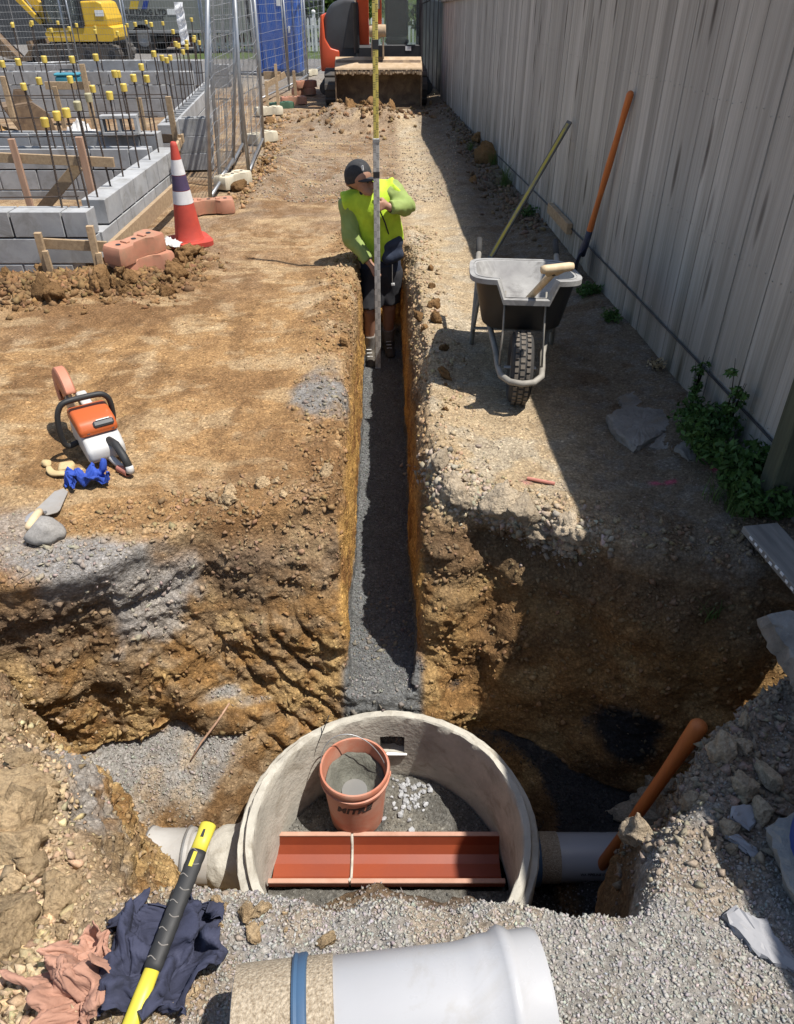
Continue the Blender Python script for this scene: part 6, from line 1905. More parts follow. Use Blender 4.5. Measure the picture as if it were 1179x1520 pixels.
# wet mortar speckle in the ring
rg = np.random.default_rng(44); k_ = 3200
P = np.stack([rg.uniform(-.5, .5, k_), rg.uniform(-.5, .5, k_), np.zeros(k_)], 1)
ok = (np.hypot(P[:, 0], P[:, 1]) < .505) & (np.abs(P[:, 1] - CHY) > .13); P = P[ok]
ix = ((P[:, 0] + .53) / 1.06 * (n - 1)).astype(int); iy = ((P[:, 1] + .53) / 1.06 * (n - 1)).astype(int)
P[:, 2] = H[ix, iy] + .001
S = .002 + .005 * rg.random(len(P)) ** 2
o = link('grit', rocks_mesh('grit', P, S, np.tile([.17, .165, .15], (len(P), 1)) * (1 + rg.normal(0, .3, (len(P), 1))), rg), MAT_PEB, mh); tag(o, kind='stuff')
# terracotta channel, two lengths butted with a mortar joint
MT_TERRA = M('glazed_terracotta', (.25, .056, .024), (.20, .043, .02), 4, .42, .1, .001, dirt=(.40, .15, .09), dirt_amt=.22, dirt_scale=6)
MT_TERRAE = M('dusty_channel_edge', (.45, .27, .20), (.36, .20, .14), 10, .85, .4, .002)
def channel(x0, x1, label):
    t = empty('channel_pipe', (MC.x + x0, MC.y + CHY, -1.40 + .115), (0, 0, 0), label, 'drain channel')
    L = x1 - x0
    inner = [(-.100, .0), (-.092, -.045), (-.066, -.085), (-.03, -.105), (.03, -.108), (.066, -.092), (.09, -.055), (.100, .0)]
    outer = [(.116, .0), (.106, -.055), (.075, -.105), (.03, -.124), (-.03, -.122), (-.075, -.10), (-.106, -.05), (-.116, 0)]
    pr = inner + outer
    m = MB(); V = [(0, y, z) for y, z in pr] + [(L, y, z) for y, z in pr]; q = len(pr)
    m.add(V, [(i, (i + 1) % q, q + (i + 1) % q, q + i) for i in range(q)] + [tuple(range(q)), tuple(range(q, 2 * q))[::-1]])
    m.build('half_pipe', MT_TERRA, t)
    for y in (-.108, .108): MB().box((L / 2, y, .003), (L, .021, .007), bev=.002).build('edge', MT_TERRAE, t)
    return t
xm = at_y(521, 1270, 1.79).x - MC.x
channel(-.52, xm - .004, 'shorter glazed terracotta half pipe in the manhole, left of the mortar joint')
channel(xm + .006, .50, 'longer glazed terracotta half pipe in the manhole, right of the mortar joint')
jn = MB(); pr = [(-.103, .006), (-.094, -.043), (-.066, -.082), (-.03, -.102), (.03, -.105), (.066, -.089), (.092, -.053), (.103, .006)]
jn.tube([(MC.x + xm + .001, MC.y + CHY + y, -1.285 + z) for y, z in pr], .007, 6)
tag(jn.build('mortar_joint', MT_CONC, None, smooth=True), 'white mortar joint across the terracotta channel', 'mortar')
# crushed stones in the ring
def rock_mesh(seed, sub=2, jag=.28, flat=.7, chips=5):
    bm = bmesh.new(); bmesh.ops.create_icosphere(bm, subdivisions=sub, radius=1.0)
    V = np.array([v.co[:] for v in bm.verts])
    d = fbm(V, 1.1, 2, .5, seed * 7.7) * jag + ridged(V, 1.8, 2, seed * 3.1) * jag * .35
    V2 = V * (1 + d)[:, None] * np.array([1, .8, flat])
    rr = np.random.default_rng(seed)
    for k in range(chips):                       # planar chips
        nn = rr.normal(size=3); nn /= np.linalg.norm(nn); c = rr.uniform(.5, .8); dd = V2 @ nn
        V2 = V2 - np.clip(dd - c, 0, None)[:, None] * nn
    for v, c in zip(bm.verts, V2): v.co = c
    me = bpy.data.meshes.new('stone'); bm.to_mesh(me); bm.free()
    return me
MT_STONE = M('crushed_greywacke', (.38, .385, .39), (.27, .275, .28), 30, .85, .4, .0004, var=.22)
STN = []
for i in range(6):
    me = rock_mesh(20 + i, 1, .25, .6); me.materials.append(MT_STONE); STN.append(me)
for i in range(120):
    px, py = rnd.gauss(608, 20), rnd.gauss(1165, 22)
    q = at_z(px, py, -1.31)
    if (q.xy - MC.xy).length > .50 or q.y < MC.y + CHY + .13: continue
    ii = int((q.x - MC.x + .53) / 1.06 * (n - 1)); jj = int((q.y - MC.y + .53) / 1.06 * (n - 1))
    s = rnd.uniform(.008, .021)
    o = link('crushed_stone', STN[i % 6], None, None, (q.x, q.y, -1.40 + H[ii, jj] + s * .35), (rnd.random() * 6, rnd.random() * .7, rnd.random() * 6), s)
    tag(o, 'small pale crushed stone lying in the ring beside the orange pail', 'stone', 'crushed stones beside the pail')

# ------------------------------------------------------------------ orange pail with wire handle
MT_PAIL = M('dusty_orange_plastic', (.46, .17, .105), (.38, .135, .08), 4, .6, .15, .001, dirt=(.44, .26, .19), dirt_amt=.45, dirt_scale=4)
MT_WETM = M('wet_mortar', (.13, .13, .105), (.085, .085, .07), 14, .75, .8, .01)
bc = at_z(531, 1210, -1.335)
PZ = -1.40 + .075
pail = empty('pail', (bc.x, bc.y, PZ), (0, 0, 0), 'dusty orange plastic pail of mortar standing in the manhole ring', 'pail')
BH = .365
def br_(z): return .122 + .026 * z / BH
MB().lathe([(.0, .004), (br_(0) - .008, .0), (br_(0), .008), (br_(.1), .1), (br_(.2), .2), (br_(BH - .065), BH - .065), (br_(BH) + .008, BH - .063), (br_(BH) + .009, BH - .048), (br_(BH) + .001, BH - .045), (br_(BH), BH - .030), (br_(BH) + .007, BH - .028), (br_(BH) + .009, BH - .008), (br_(BH) + .005, BH), (br_(BH) - .003, BH), (br_(BH) - .006, BH - .01), (br_(.22) - .004, .22), (br_(.1) - .004, .1)], n=64).build('body', MT_PAIL, pail, angle=40)
mo = MB()
n2 = 22; V = []
for i in range(n2 + 1):
    r_ = (br_(.24) - .006) * i / n2
    for k in range(40):
        a = 2 * math.pi * k / 40
        V.append((r_ * math.cos(a), r_ * math.sin(a), .20 + .055 * sstep(.45, 1.0, i / n2) * (1.0 + .6 * math.sin(a - .3)) + .006 * math.sin(9 * a + i)))
F = [(i * 40 + k, i * 40 + (k + 1) % 40, (i + 1) * 40 + (k + 1) % 40, (i + 1) * 40 + k) for i in range(n2) for k in range(40)]
mo.add(V, F).build('mortar', MT_WETM, pail, smooth=True)
MB().lathe([(0, .206), (.058, .206), (.058, .204)], (-.005, -.012, 0), n=30).build('water', M('milky_water', (.20, .20, .185), (.17, .17, .16), 6, .15, 0, spec=.6), pail)
tme = text_mesh('MITRE', .056, .0012, .0026, .22, 1.04)
Vt = np.zeros(len(tme.vertices) * 3, dtype=np.float32); tme.vertices.foreach_get('co', Vt); Vt = Vt.reshape(-1, 3)
zz = .232 + Vt[:, 1] + Vt[:, 0] * .10; rr_ = br_(zz) + .0006 + Vt[:, 2]
an = -math.pi / 2 - .02 + Vt[:, 0] / .138
Vn = np.stack([rr_ * np.cos(an), rr_ * np.sin(an), zz], 1).astype(np.float32)
tme.vertices.foreach_set('co', Vn.ravel()); tme.update()
link('lettering', tme, MT_PRINTB, pail)
hp = []
for k in range(25):
    a = math.pi * k / 24
    x, y = math.cos(a) * (br_(BH) + .010), math.sin(a) * .21
    hp.append((x * .9 - y * .25, y * .45 + .02 * math.cos(a), BH - .055 + y * .72))
MB().tube(hp, .0022, 6).build('wire_handle', MT_STEEL, pail, smooth=True)
for sx in (-1, 1): MB().lathe([(.0, 0), (.013, 0), (.015, .004), (.010, .010), (0, .010)], (sx * (br_(BH) + .003), .02 * -sx * 0, BH - .055), (sx, 0, 0), 14).build('ear', MT_PAIL, pail)
# loose tie wire behind the pail
wr_ = MB().tube([at_y(489, 1062, 2.16), at_y(484, 1075, 2.15), at_y(470, 1110, 2.12), at_y(455, 1165, 2.08), at_y(443, 1203, 2.05)], .0022, 6).build('tie_wire', MT_DARK, None, smooth=True)
tag(wr_, 'thin bent wire leaning inside the ring beside the pail', 'wire')

# ------------------------------------------------------------------ drain pipes at both sides of the ring
MT_PVC = M('grey_white_pvc', (.385, .387, .395), (.35, .35, .355), 3, .3, .04, .001, dirt=(.31, .295, .27), dirt_amt=.3, dirt_scale=6)
MT_PVCD = M('dirty_pvc', (.40, .39, .37), (.30, .285, .26), 6, .6, .3, .002, dirt=(.25, .21, .16), dirt_amt=.38, dirt_scale=5)
MT_SANDC = M('sand_coating', (.50, .42, .31), (.20, .15, .095), 170, .95, 1.0, .006, bscale=190)
MT_SEAL = M('blue_rubber_seal', (.055, .11, .19), (.045, .09, .16), 8, .5, .1)
pl_ = empty('drain_pipe', (-.655, 1.745, -1.215), (0, 0, 0), 'mortar smeared pale drain pipe entering the left side of the ring', 'pipe')
MB().lathe([(.095, .0), (.108, .0), (.108, .34), (.095, .34)], (.0, 0, 0), (-1, 0, 0), 36).build('barrel', MT_PVCD, pl_, angle=40)
MB().lathe([(.110, .0), (.126, .005), (.128, .02), (.122, .03), (.122, .16), (.130, .175), (.130, .19), (.118, .20), (.124, .215), (.124, .30), (.105, .315), (.095, .31)], (-.22, 0, 0), (-1, 0, 0), 36).build('coupling', MT_PVCD, pl_, angle=40)
for xx in (-.245, -.41): MB().lathe([(.128, -.006), (.134, 0), (.128, .006)], (xx, 0, 0), (-1, 0, 0), 36).build('clamp_band', MT_STEEL, pl_, angle=40)
V, F = blob([((-.06, 0, 0), (.06, 0, 0), .135, .165)], .02, .012, cuts=(((.035, 0, 0), (1, 0, 0)),), extra=lambda P_, f_: f_ + (fbm(P_.reshape(-1, 3), 14, 3).reshape(f_.shape) * .008).astype(np.float32))
link('mortar_collar', np_mesh('mortar_collar', V, F), MT_CONC, pl_)
prr = empty('drain_pipe', (.53, 1.75, -1.215), (0, 0, 0), 'white printed drain pipe leaving the right side of the ring', 'pipe')
MB().lathe([(.088, 0), (.100, 0), (.100, .75), (.088, .75)], (.02, 0, 0), (1, 0, 0), 40).build('barrel', MT_PVC, prr, angle=40)
MB().lathe([(.100, .0), (.1035, .0), (.1035, .13), (.100, .131)], (.03, 0, 0), (1, 0, 0), 40).build('sand_coat', MT_SANDC, prr, angle=40)
MB().lathe([(.100, 0), (.114, 0), (.117, .01), (.117, .035), (.112, .042), (.1, .042)], (.035, 0, 0), (1, 0, 0), 40).build('rubber_seal', MT_SEAL, prr, angle=40)
tme = text_mesh('WA PIPELINE LTD DN 225 SN8 PVC-U AS/NZS 1254', .017, .0006, .0004)
Vt = np.zeros(len(tme.vertices) * 3, dtype=np.float32); tme.vertices.foreach_get('co', Vt); Vt = Vt.reshape(-1, 3)
an = R(-52) + Vt[:, 1] / .1; rr_ = .1004 + Vt[:, 2]
Vn = np.stack([Vt[:, 0] * .9 + .40, -rr_ * np.cos(an + R(90) - R(90)) * 1.0, rr_ * np.sin(an)], 1)
an2 = R(18) + Vt[:, 1] / .1
Vn = np.stack([Vt[:, 0] * .9 + .41, -rr_ * np.cos(an2), rr_ * np.sin(an2)], 1).astype(np.float32)
tme.vertices.foreach_set('co', Vn.ravel()); tme.update(); link('lettering', tme, MT_PRINTB, prr)

# ------------------------------------------------------------------ grey socketed pipe on the near bank
La, Ra = at_z(352, 1540, .2), at_z(806, 1484, .2)
pr0 = .118
gz_ = max(drop(La.x, La.y), drop(Ra.x, Ra.y), drop((La.x + Ra.x) / 2, (La.y + Ra.y) / 2)) + pr0 + .004
La, Ra = at_z(352, 1540, gz_), at_z(806, 1484, gz_)
dv = (Ra - La); PL = dv.length; dv.normalize()
gp_ = empty('pvc_pipe', La, (0, 0, math.atan2(dv.y, dv.x)), 'short glossy grey socketed pipe lying on the near gravel bank', 'pipe')
s0 = PL * .30
MB().lathe([(pr0 - .008, .002), (pr0 - .002, .002), (pr0, .004), (pr0, PL * .72), (pr0 + .003, PL * .76), (pr0 + .009, PL * .80), (pr0 + .010, PL * .845), (pr0 + .018, PL * .862), (pr0 + .022, PL * .88), (pr0 + .018, PL * .898), (pr0 + .010, PL * .915), (pr0 + .011, PL * .985), (pr0 + .007, PL), (pr0 - .001, PL), (pr0 - .002, PL * .93), (pr0 - .008, PL * .6), (pr0 - .008, .002)], axis=(1, 0, 0), n=72).build('barrel', MT_PVC, gp_, angle=45)
MB().lathe([(pr0 - .001, .003), (pr0 + .0035, .004), (pr0 + .0045, .02), (pr0 + .0045, s0 * 1.05), (pr0, s0 * 1.06)], axis=(1, 0, 0), n=96).build('sand_coat', MT_SANDC, gp_, angle=45)
MB().lathe([(pr0, .115), (pr0 + .010, .114), (pr0 + .013, .118), (pr0 + .010, .124), (pr0 + .012, .129), (pr0 + .012, .139), (pr0 + .008, .142), (pr0, .142)], axis=(1, 0, 0), n=72).build('rubber_seal', MT_SEAL, gp_, angle=45)

# ------------------------------------------------------------------ rags and the striped-grip hammer
ha, hb = at_z(196, 1518, drop(-.55, .66) + .035), at_z(311, 1222, drop(-.5, .95) + .14)
zb_ = drop(ha.x, ha.y)
hm = empty('hammer', ha, (0, 0, 0), 'black and yellow fibreglass hammer handle resting on the navy rag', 'hammer')
d_ = hb - ha; L = d_.length; ax_ = d_.normalized(); sdx = Vector((1, 0, 0)); sdx = (sdx - ax_ * sdx.dot(ax_)).normalized(); nz_ = ax_.cross(sdx)
MT_YGR = M('yellow_fibreglass', (.58, .49, .05), (.50, .42, .05), 8, .45, .05, dirt=(.40, .36, .14), dirt_amt=.15, dirt_scale=10)
MT_GRIP = M('black_grip', (.018, .018, .018), (.03, .03, .03), 12, .6, .2, .002)
MB().tube([ax_ * -.12, ax_ * .05, ax_ * .12], [.019, .019, .017], 14, flat=.72).build('shaft', MT_YGR, hm, smooth=True)
gpts = [ax_ * (.10 + (L * .84 - .10) * i / 20) for i in range(21)]
MB().tube(gpts, [.0205 + .0012 * (i % 2) for i in range(21)], 16, flat=.75).build('grip', MT_GRIP, hm, smooth=True)
for i in range(9):
    c = ax_ * (.12 + i * (L * .62) / 9); m = MB()
    sgn = 1 if nz_.z > 0 else -1
    a0, a1 = -.9, .9
    pts = [c + sdx * (.0213 * math.sin(a0 + (a1 - a0) * k / 8)) + nz_ * sgn * (.0166 * math.cos(a0 + (a1 - a0) * k / 8)) + ax_ * (.003 * math.sin(k * .9)) for k in range(3 if i % 2 else 0, 9 if i % 2 else 6)]
    m.tube(pts, .0014, 5).build('worn_ring', MT_SOCK, hm)
MB().tube([ax_ * (L * .84 - .002), ax_ * (L * .90), ax_ * (L * .99), ax_ * L], [.0205, .020, .021, .016], 14, flat=.72).build('end_cap', MT_YGR, hm, smooth=True)
sgn = 1 if nz_.z > 0 else -1
MB().box((0, 0, 0), (.009, .004, .035)).build('yellow_inlay', MT_YGR, hm).matrix_local = Matrix.LocRotScale(ax_ * (L * .78) + nz_ * sgn * .0158, Matrix((sdx, nz_, ax_)).transposed().to_quaternion(), None)
MB().prism([(-.004, -.01), (.004, -.01), (.002, .01), (-.003, .008)], ax_ * (L * .93) + nz_ * sgn * .0146, sdx, ax_, nz_ * sgn * .0015).build('hang_hole', MT_DARK, hm)

# ------------------------------------------------------------------ shovel standing in the pit
tp = at_y(1038, 1078, 1.64); bt = at_y(858, 1335, 1.70)
shovel('shovel', bt, tp, .0215, 'orange handled shovel standing in the pit against the right bank', 'shovel', sock=.07, bulb=1.32, blade_rot=Vector((1, .3, .6)), bl=.22)

# ------------------------------------------------------------------ slabs, stones and clods
MT_SLAB = M('broken_concrete', (.27, .262, .245), (.15, .145, .135), 9, .92, .9, .010, bscale=40, dirt=(.33, .32, .30), dirt_amt=.3, dirt_scale=16)
MT_ASPH = M('broken_asphalt_chunk', (.26, .235, .205), (.15, .13, .11), 9, .95, 1.0, .014, bscale=38, dirt=(.20, .15, .10), dirt_amt=.35, dirt_scale=6)
MT_PALES = M('pale_speckled_stone', (.30, .30, .31), (.25, .25, .26), 10, .8, .3, .003, dirt=(.20, .20, .21), dirt_amt=.2, dirt_scale=38)
def slab(name, outline, th, loc, rot, mat, label, cat='slab', seed=0):
    """outline: plan polygon in metres; slightly domed top, chipped rim"""
    rr = random.Random(seed); pts = []
    for i in range(len(outline)):
        a = Vector(outline[i]); b = Vector(outline[(i + 1) % len(outline)]); k = max(2, int((b - a).length / .018))
        for j in range(k):
            p = a.lerp(b, j / k); pts.append((p.x + rr.uniform(-.004, .004), p.y + rr.uniform(-.004, .004)))
    n = len(pts); cx = sum(p[0] for p in pts) / n; cy = sum(p[1] for p in pts) / n
    V, F = [], []
    levels = [(1.0, -th), (1.03, -th * .55), (1.005, -.005), (.985, 0), (.90, .002), (.6, .003), (.3, .002)]
    for li, (s, z) in enumerate(levels):
        for (x, y) in pts:
            V.append((cx + (x - cx) * s + rr.uniform(-.006, .006) * (li < 4), cy + (y - cy) * s + rr.uniform(-.006, .006) * (li < 4), z + rr.uniform(-.004, .004)))
    for l in range(len(levels) - 1):
        for i in range(n):
            j = (i + 1) % n; F.append((l * n + i, l * n + j, (l + 1) * n + j, (l + 1) * n + i))
    F.append(tuple((len(levels) - 1) * n + i for i in range(n))); F.append(tuple(range(n))[::-1])
    o = MB().add(V, F).build(name, mat, None, angle=18); o.location = loc; o.rotation_euler = rot
    return tag(o, label, cat)
def pxpoly(pts, z, org):
    return [tuple((at_z(px, py, z) - Vector(org)).xy) for px, py in pts]
def slab_px(name, pts, z, th, tilt, mat, label, seed, cat='slab'):
    w = [at_z(px, py, z) for px, py in pts]; c = sum(w, Vector()) / len(w)
    return slab(name, [tuple((p - c).xy) for p in w], th, (c.x, c.y, z), tilt, mat, label, cat, seed)
slab_px('broken_slab', [(903, 618), (930, 604), (985, 608), (1000, 622), (985, 640), (945, 661), (915, 640)], .05, .05, (.06, .05, 0), MT_ASPH, 'flat grey broken slab lying on the shaded strip by the weeds', 1)
slab_px('broken_slab', [(985, 622), (1020, 617), (1022, 628), (992, 664), (966, 660), (980, 645)], .035, .035, (.05, -.05, 0), MT_ASPH, 'thin broken slab tucked under the edge of the larger flat one', 2)
slab_px('broken_slab', [(1003, 665), (1022, 650), (1045, 655), (1056, 680), (1025, 683)], .045, .07, (.1, .1, 0), MT_ASPH, 'lumpy broken slab nearest the weeds', 3)
slab_px('broken_slab', [(918, 590), (950, 578), (990, 585), (995, 600), (960, 606), (925, 603)], .03, .06, (.05, 0, 0), MT_ASPH, 'half buried dark slab behind the flat grey one', 4)
q = hit(1175, 1060)
slab('broken_slab', [(-.10, .20), (.32, .22), (.35, -.28), (.08, -.30), (-.03, -.12)], .10, (q.x + .06, q.y + .02, q.z + .16), (R(26), R(-6), .08), MT_SLAB, 'big grey concrete slab tilted on the right bank above the pit shovel', seed=5)
q = hit(1176, 1370)
slab('broken_slab', [(-.05, .20), (.10, .24), (.35, .05), (.30, -.25), (.02, -.22), (-.06, -.02)], .10, (q.x + .05, q.y, q.z + .09), (R(5), R(-24), 0), MT_SLAB, 'grey concrete slab standing on the right bank beside the pale flat stone', seed=6)
q = hit(1128, 1402)
slab('flat_stone', [(-.055, .075), (-.02, .082), (.03, .03), (.05, -.05), (.045, -.075), (.0, -.055), (-.04, .01)], .018, (q.x, q.y, q.z + .022), (R(8), R(-8), R(10)), MT_PALES, 'pale speckled flat stone with ragged edge on the right bank', 'stone', 7)
q = hit(1105, 1215); slab('flat_stone', [(-.04, .02), (.0, .035), (.045, .01), (.03, -.03), (-.02, -.025)], .015, (q.x, q.y, q.z + .012), (R(15), 0, R(40)), MT_PALES, 'small white chipped stone below the tilted concrete slab', 'stone', 8)
q = hit(1108, 1262); slab('flat_stone', [(-.045, .03), (-.01, .03), (.04, -.02), (.03, -.035), (-.02, .0)], .014, (q.x, q.y, q.z + .012), (R(10), R(10), R(0)), MT_PALES, 'thin grey shard lying between the two concrete slabs', 'stone', 9)
# white pail at the edge of the right bank
q = hit(1262, 1330)
pw = empty('pail', (1.10, 1.0, drop(1.05, 1.0) + .0), (0, 0, 0), 'white pail with navy band standing on the right bank among the slabs', 'pail')
MB().lathe([(.0, .0), (.115, .0), (.12, .01), (.138, .30), (.146, .30), (.147, .325), (.143, .345), (.138, .345), (.132, .30), (.112, .02), (.0, .02)], n=48).build('body', MT_WHITE, pw, angle=40)
MB().lathe([(.1225, .05), (.1232, .05), (.1355, .24), (.135, .24)], n=48).build('navy_band', MT_PRINTBL, pw, angle=40)
MB().tube([(-.143, 0, .31), (-.16, -.03, .24), (-.13, -.10, .17), (0, -.15, .14), (.13, -.10, .17), (.16, -.03, .24), (.143, 0, .31)], .0025, 6).build('wire_handle', MT_STEEL, pw, smooth=True)
# little timber end poking out by the slab
q = hit(1165, 1062)
ts = MB().box((0, 0, 0), (.10, .022, .014), (0, .2, -.5), bev=.003).build('timber_scrap', MT_TIMBER_PINK); ts.location = (q.x + .05, q.y - .02, q.z + .20)
tag(ts, 'small reddish timber scrap lying on the tilted concrete slab', 'timber')
# stick on the pit floor
a_, b_ = hit(342, 1046), hit(284, 1132)
a_.z += .012; b_.z += .012
sk = MB().tube([a_, a_.lerp(b_, .35) + Vector((.006, 0, .008)), a_.lerp(b_, .7) + Vector((-.004, 0, .006)), b_], [.004, .0055, .005, .003], 7).build('stick', MT_TIMBER_PINK, None, smooth=True)
tag(sk, 'thin bare stick lying on the pit floor left of the ring', 'stick')
a_, b_ = hit(783, 712), hit(824, 720); a_.z += .008; b_.z += .008
tag(MB().tube([a_, b_], .008, 8).build('pipe_offcut', M('pink_offcut', (.5, .2, .15), (.4, .16, .12), 9, .6, .1)), 'short pinkish stick lying on the sunlit strip', 'stick')

# ------------------------------------------------------------------ cut-off saw
MT_ORP = M('saw_orange', (.46, .10, .025), (.38, .085, .022), 5, .45, .05, dirt=(.42, .26, .17), dirt_amt=.3, dirt_scale=8)
MT_WHP = M('saw_white', (.48, .475, .46), (.40, .395, .38), 5, .5, .05, dirt=(.36, .30, .24), dirt_amt=.32, dirt_scale=7)
MT_DISC = M('saw_disc', (.33, .29, .26), (.24, .21, .19), 10, .5, .2, metal=.4)
sa, sb_ = at_z(160, 692, .0), at_z(112, 612, .0)
sdirv = (sb_ - sa); sang = math.atan2(sdirv.y, sdirv.x) - math.pi / 2
szz = drop(sa.x, sa.y)
saw = empty('cut_off_saw', (sa.x, sa.y + .02, max(szz, drop(sa.x, sa.y + .12)) + .025), (R(9), 0, sang + .04), 'orange and white cut off saw with black loop handle on the clay', 'saw')
saw.scale = (.86, .86, .90)
def bev_(o, w, seg=3):
    md = o.modifiers.new('b', 'BEVEL'); md.width = w; md.segments = seg; md.limit_method = 'ANGLE'; md.angle_limit = R(25)
    o.data.polygons.foreach_set('use_smooth', [True] * len(o.data.polygons)); return o
bev_(MB().prism([(-.02, .0), (.26, .0), (.28, .05), (.27, .13), (.02, .13), (-.05, .09), (-.06, .03)], (-.10, 0, 0), (0, 1, 0), (0, 0, 1), (.20, 0, 0)).build('motor_housing', MT_WHP, saw), .022)
bev_(MB().prism([(.03, .128), (.27, .128), (.255, .19), (.20, .215), (.06, .205), (.02, .165)], (-.105, 0, 0), (0, 1, 0), (0, 0, 1), (.205, 0, 0)).build('battery_cover', MT_ORP, saw), .02)
cv = [c for c in saw.children if c.name.startswith('battery_cover')][0]
MB().box((.03, .045, .186), (.11, .035, .03), (R(38), 0, 0), bev=.008).build('battery_latch', MT_CHAR, cv)
MB().box((.03, .052, .204), (.07, .004, .018), (R(38), 0, 0)).build('rating_label', MT_WHITE, cv)
for x in (-.06, .07): MB().box((x, .028, .150), (.014, .006, .018), (R(20), 0, 0)).build('screw_recess', MT_DARK, cv)
# rear handle loop
MB().tube([(.03, .0, .10), (.045, -.07, .115), (.055, -.15, .085), (.06, -.20, .045)], [.024, .021, .022, .022], 12).build('rear_grip', MT_GRIP, saw, smooth=True)
MB().tube([(.0, .01, .035), (.02, -.08, .02), (.045, -.17, .015), (.06, -.215, .035), (.06, -.205, .06)], [.024, .018, .017, .022, .020], 12).build('handle_guard', MT_WHP, saw, smooth=True)
# front loop handle
lp = [(-.10, .16, .03), (-.155, .15, .03), (-.175, .155, .08), (-.17, .17, .19), (-.145, .18, .25), (-.10, .185, .272), (.04, .185, .272), (.09, .18, .262), (.115, .175, .22), (.115, .17, .12), (.095, .165, .07)]
def smooth_path(p, k=4):
    P_ = [Vector(q) for q in p]; out = []
    for i in range(len(P_) - 1):
        a, b, c, d = P_[max(i - 1, 0)], P_[i], P_[i + 1], P_[min(i + 2, len(P_) - 1)]
        for j in range(k):
            t = j / k
            out.append(.5 * ((2 * b) + (c - a) * t + (2 * a - 5 * b + 4 * c - d) * t * t + (3 * b - a - 3 * c + d) * t ** 3))
    return out + [P_[-1]]
MB().tube(smooth_path(lp), .0155, 12).build('front_handle', MT_GRIP, saw, smooth=True)
# arm, disc and guard on the left side
bev_(MB().prism([(.20, .03), (.47, .08), (.49, .11), (.47, .14), (.22, .12)], (.0, 0, 0), (0, 1, 0), (0, 0, 1), (.06, 0, 0)).build('cutting_arm', MT_WHP, saw), .012)
DC = Vector((-.045, .46, .125))
MB().lathe([(.0, -.002), (.155, -.002), (.155, .002), (.0, .002)], DC, (1, 0, 0), 60).build('disc', MT_DISC, saw, angle=40)
MB().lathe([(.0, -.012), (.03, -.012), (.03, .012), (.0, .012)], DC, (1, 0, 0), 24).build('disc_flange', MT_STEEL, saw, angle=40)
gd = MB().lathe([(.05, -.03), (.160, -.03), (.170, -.022), (.170, .022), (.160, .03), (.05, .03)], DC, (1, 0, 0), 36, a0=R(15), a1=R(195), xdir=(0, .45, -.55)).build('guard', M('faded_guard', (.48, .20, .12), (.40, .16, .10), 6, .6, .1, dirt=(.45, .33, .24), dirt_amt=.3, dirt_scale=7), saw, angle=40)
md = gd.modifiers.new('s', 'SOLIDIFY'); md.thickness = .003
MB().tube([(-.06, .30, .09), (-.06, .38, .10)], .012, 10).build('water_fitting', MT_DARK, saw)
# blue rag, tan pipe shard, trowel, stones by the saw
q = hit(128, 712)
q = hit(96, 706)
MT_TANP = M('tan_clay_shard', (.52, .40, .21), (.44, .33, .17), 8, .8, .3)
sh_ = MB(); pts = []
for k in range(15):
    a = R(185) + R(150) * k / 14; pts.append((.085 * math.cos(a), .07 * math.sin(a), .012 + .004 * math.sin(k)))
sh_.tube(pts, [.008 + .012 * math.sin(math.pi * (k + 1) / 16) for k in range(15)], 10, flat=.5)
o = sh_.build('curved_shard', MT_TANP, None, smooth=True); o.location = (q.x, q.y + .06, q.z + .004)
tag(o, 'tan crescent shaped shard of pipe beside the blue cloth', 'shard')
q = hit(78, 745); q2 = hit(50, 800)
tw = empty('trowel', (q2.x, q2.y, q2.z + .02), (0, 0, math.atan2((q - q2).y, (q - q2).x) - math.pi / 2 - .1), 'pointing trowel with wooden handle and mortar smeared blade on the clay', 'trowel')
MB().prism([(-.012, .13), (-.052, .15), (-.055, .17), (-.03, .31), (.0, .335), (.03, .31), (.05, .17), (.045, .15), (.012, .13)], (0, 0, .006), (1, 0, 0), (0, 1, 0), (0, 0, .003)).build('blade', M('mortar_smeared_steel', (.40, .38, .35), (.30, .27, .23), 9, .5, .3, .002, metal=.3, dirt=(.36, .26, .17), dirt_amt=.35, dirt_scale=7), tw)
MB().tube([(0, .145, .012), (0, .125, .02), (0, .118, .04), (0, .10, .045)], .007, 8).build('tang', MT_STEEL, tw, smooth=True)
MB().tube([(0, .11, .045), (0, .09, .045), (0, .04, .043), (0, .0, .04), (0, -.012, .04)], [.013, .017, .019, .018, .012], 14).build('handle', MT_PALEW, tw, smooth=True)
MT_GST = M('grey_stone', (.30, .285, .265), (.21, .20, .185), 8, .9, .6, .0015)
def stone_at(px, py, wpx, mat, label, seed, flat=.75, cat='stone', name='stone', sink=.25):
    q = hit(px, py); dep = q.y * _c - (q.z - CAM_H) * _s; s = wpx / 2 * dep / FPX
    me = rock_mesh(seed, 3, .30, flat); me.materials.append(mat); me.polygons.foreach_set('use_smooth', [True] * len(me.polygons))
    o = link(name, me, None, None, (q.x, q.y, q.z + s * (flat - sink)), (rnd.uniform(-.3, .3), rnd.uniform(-.3, .3), rnd.random() * 6), s)
    return tag(o, label, cat)
stone_at(70, 800, 52, MT_GST, 'grey mortar lump under the trowel handle', 61)
stone_at(72, 692, 16, MT_TANP, 'small tan stone at the end of the crescent shard', 62)
stone_at(100, 697, 30, MT_TANP, 'flat tan stone resting by the crescent shard', 63, .4)
stone_at(46, 768, 26, MT_PALES, 'white flake of mortar beside the trowel blade', 64, .25)
q = hit(189, 705)
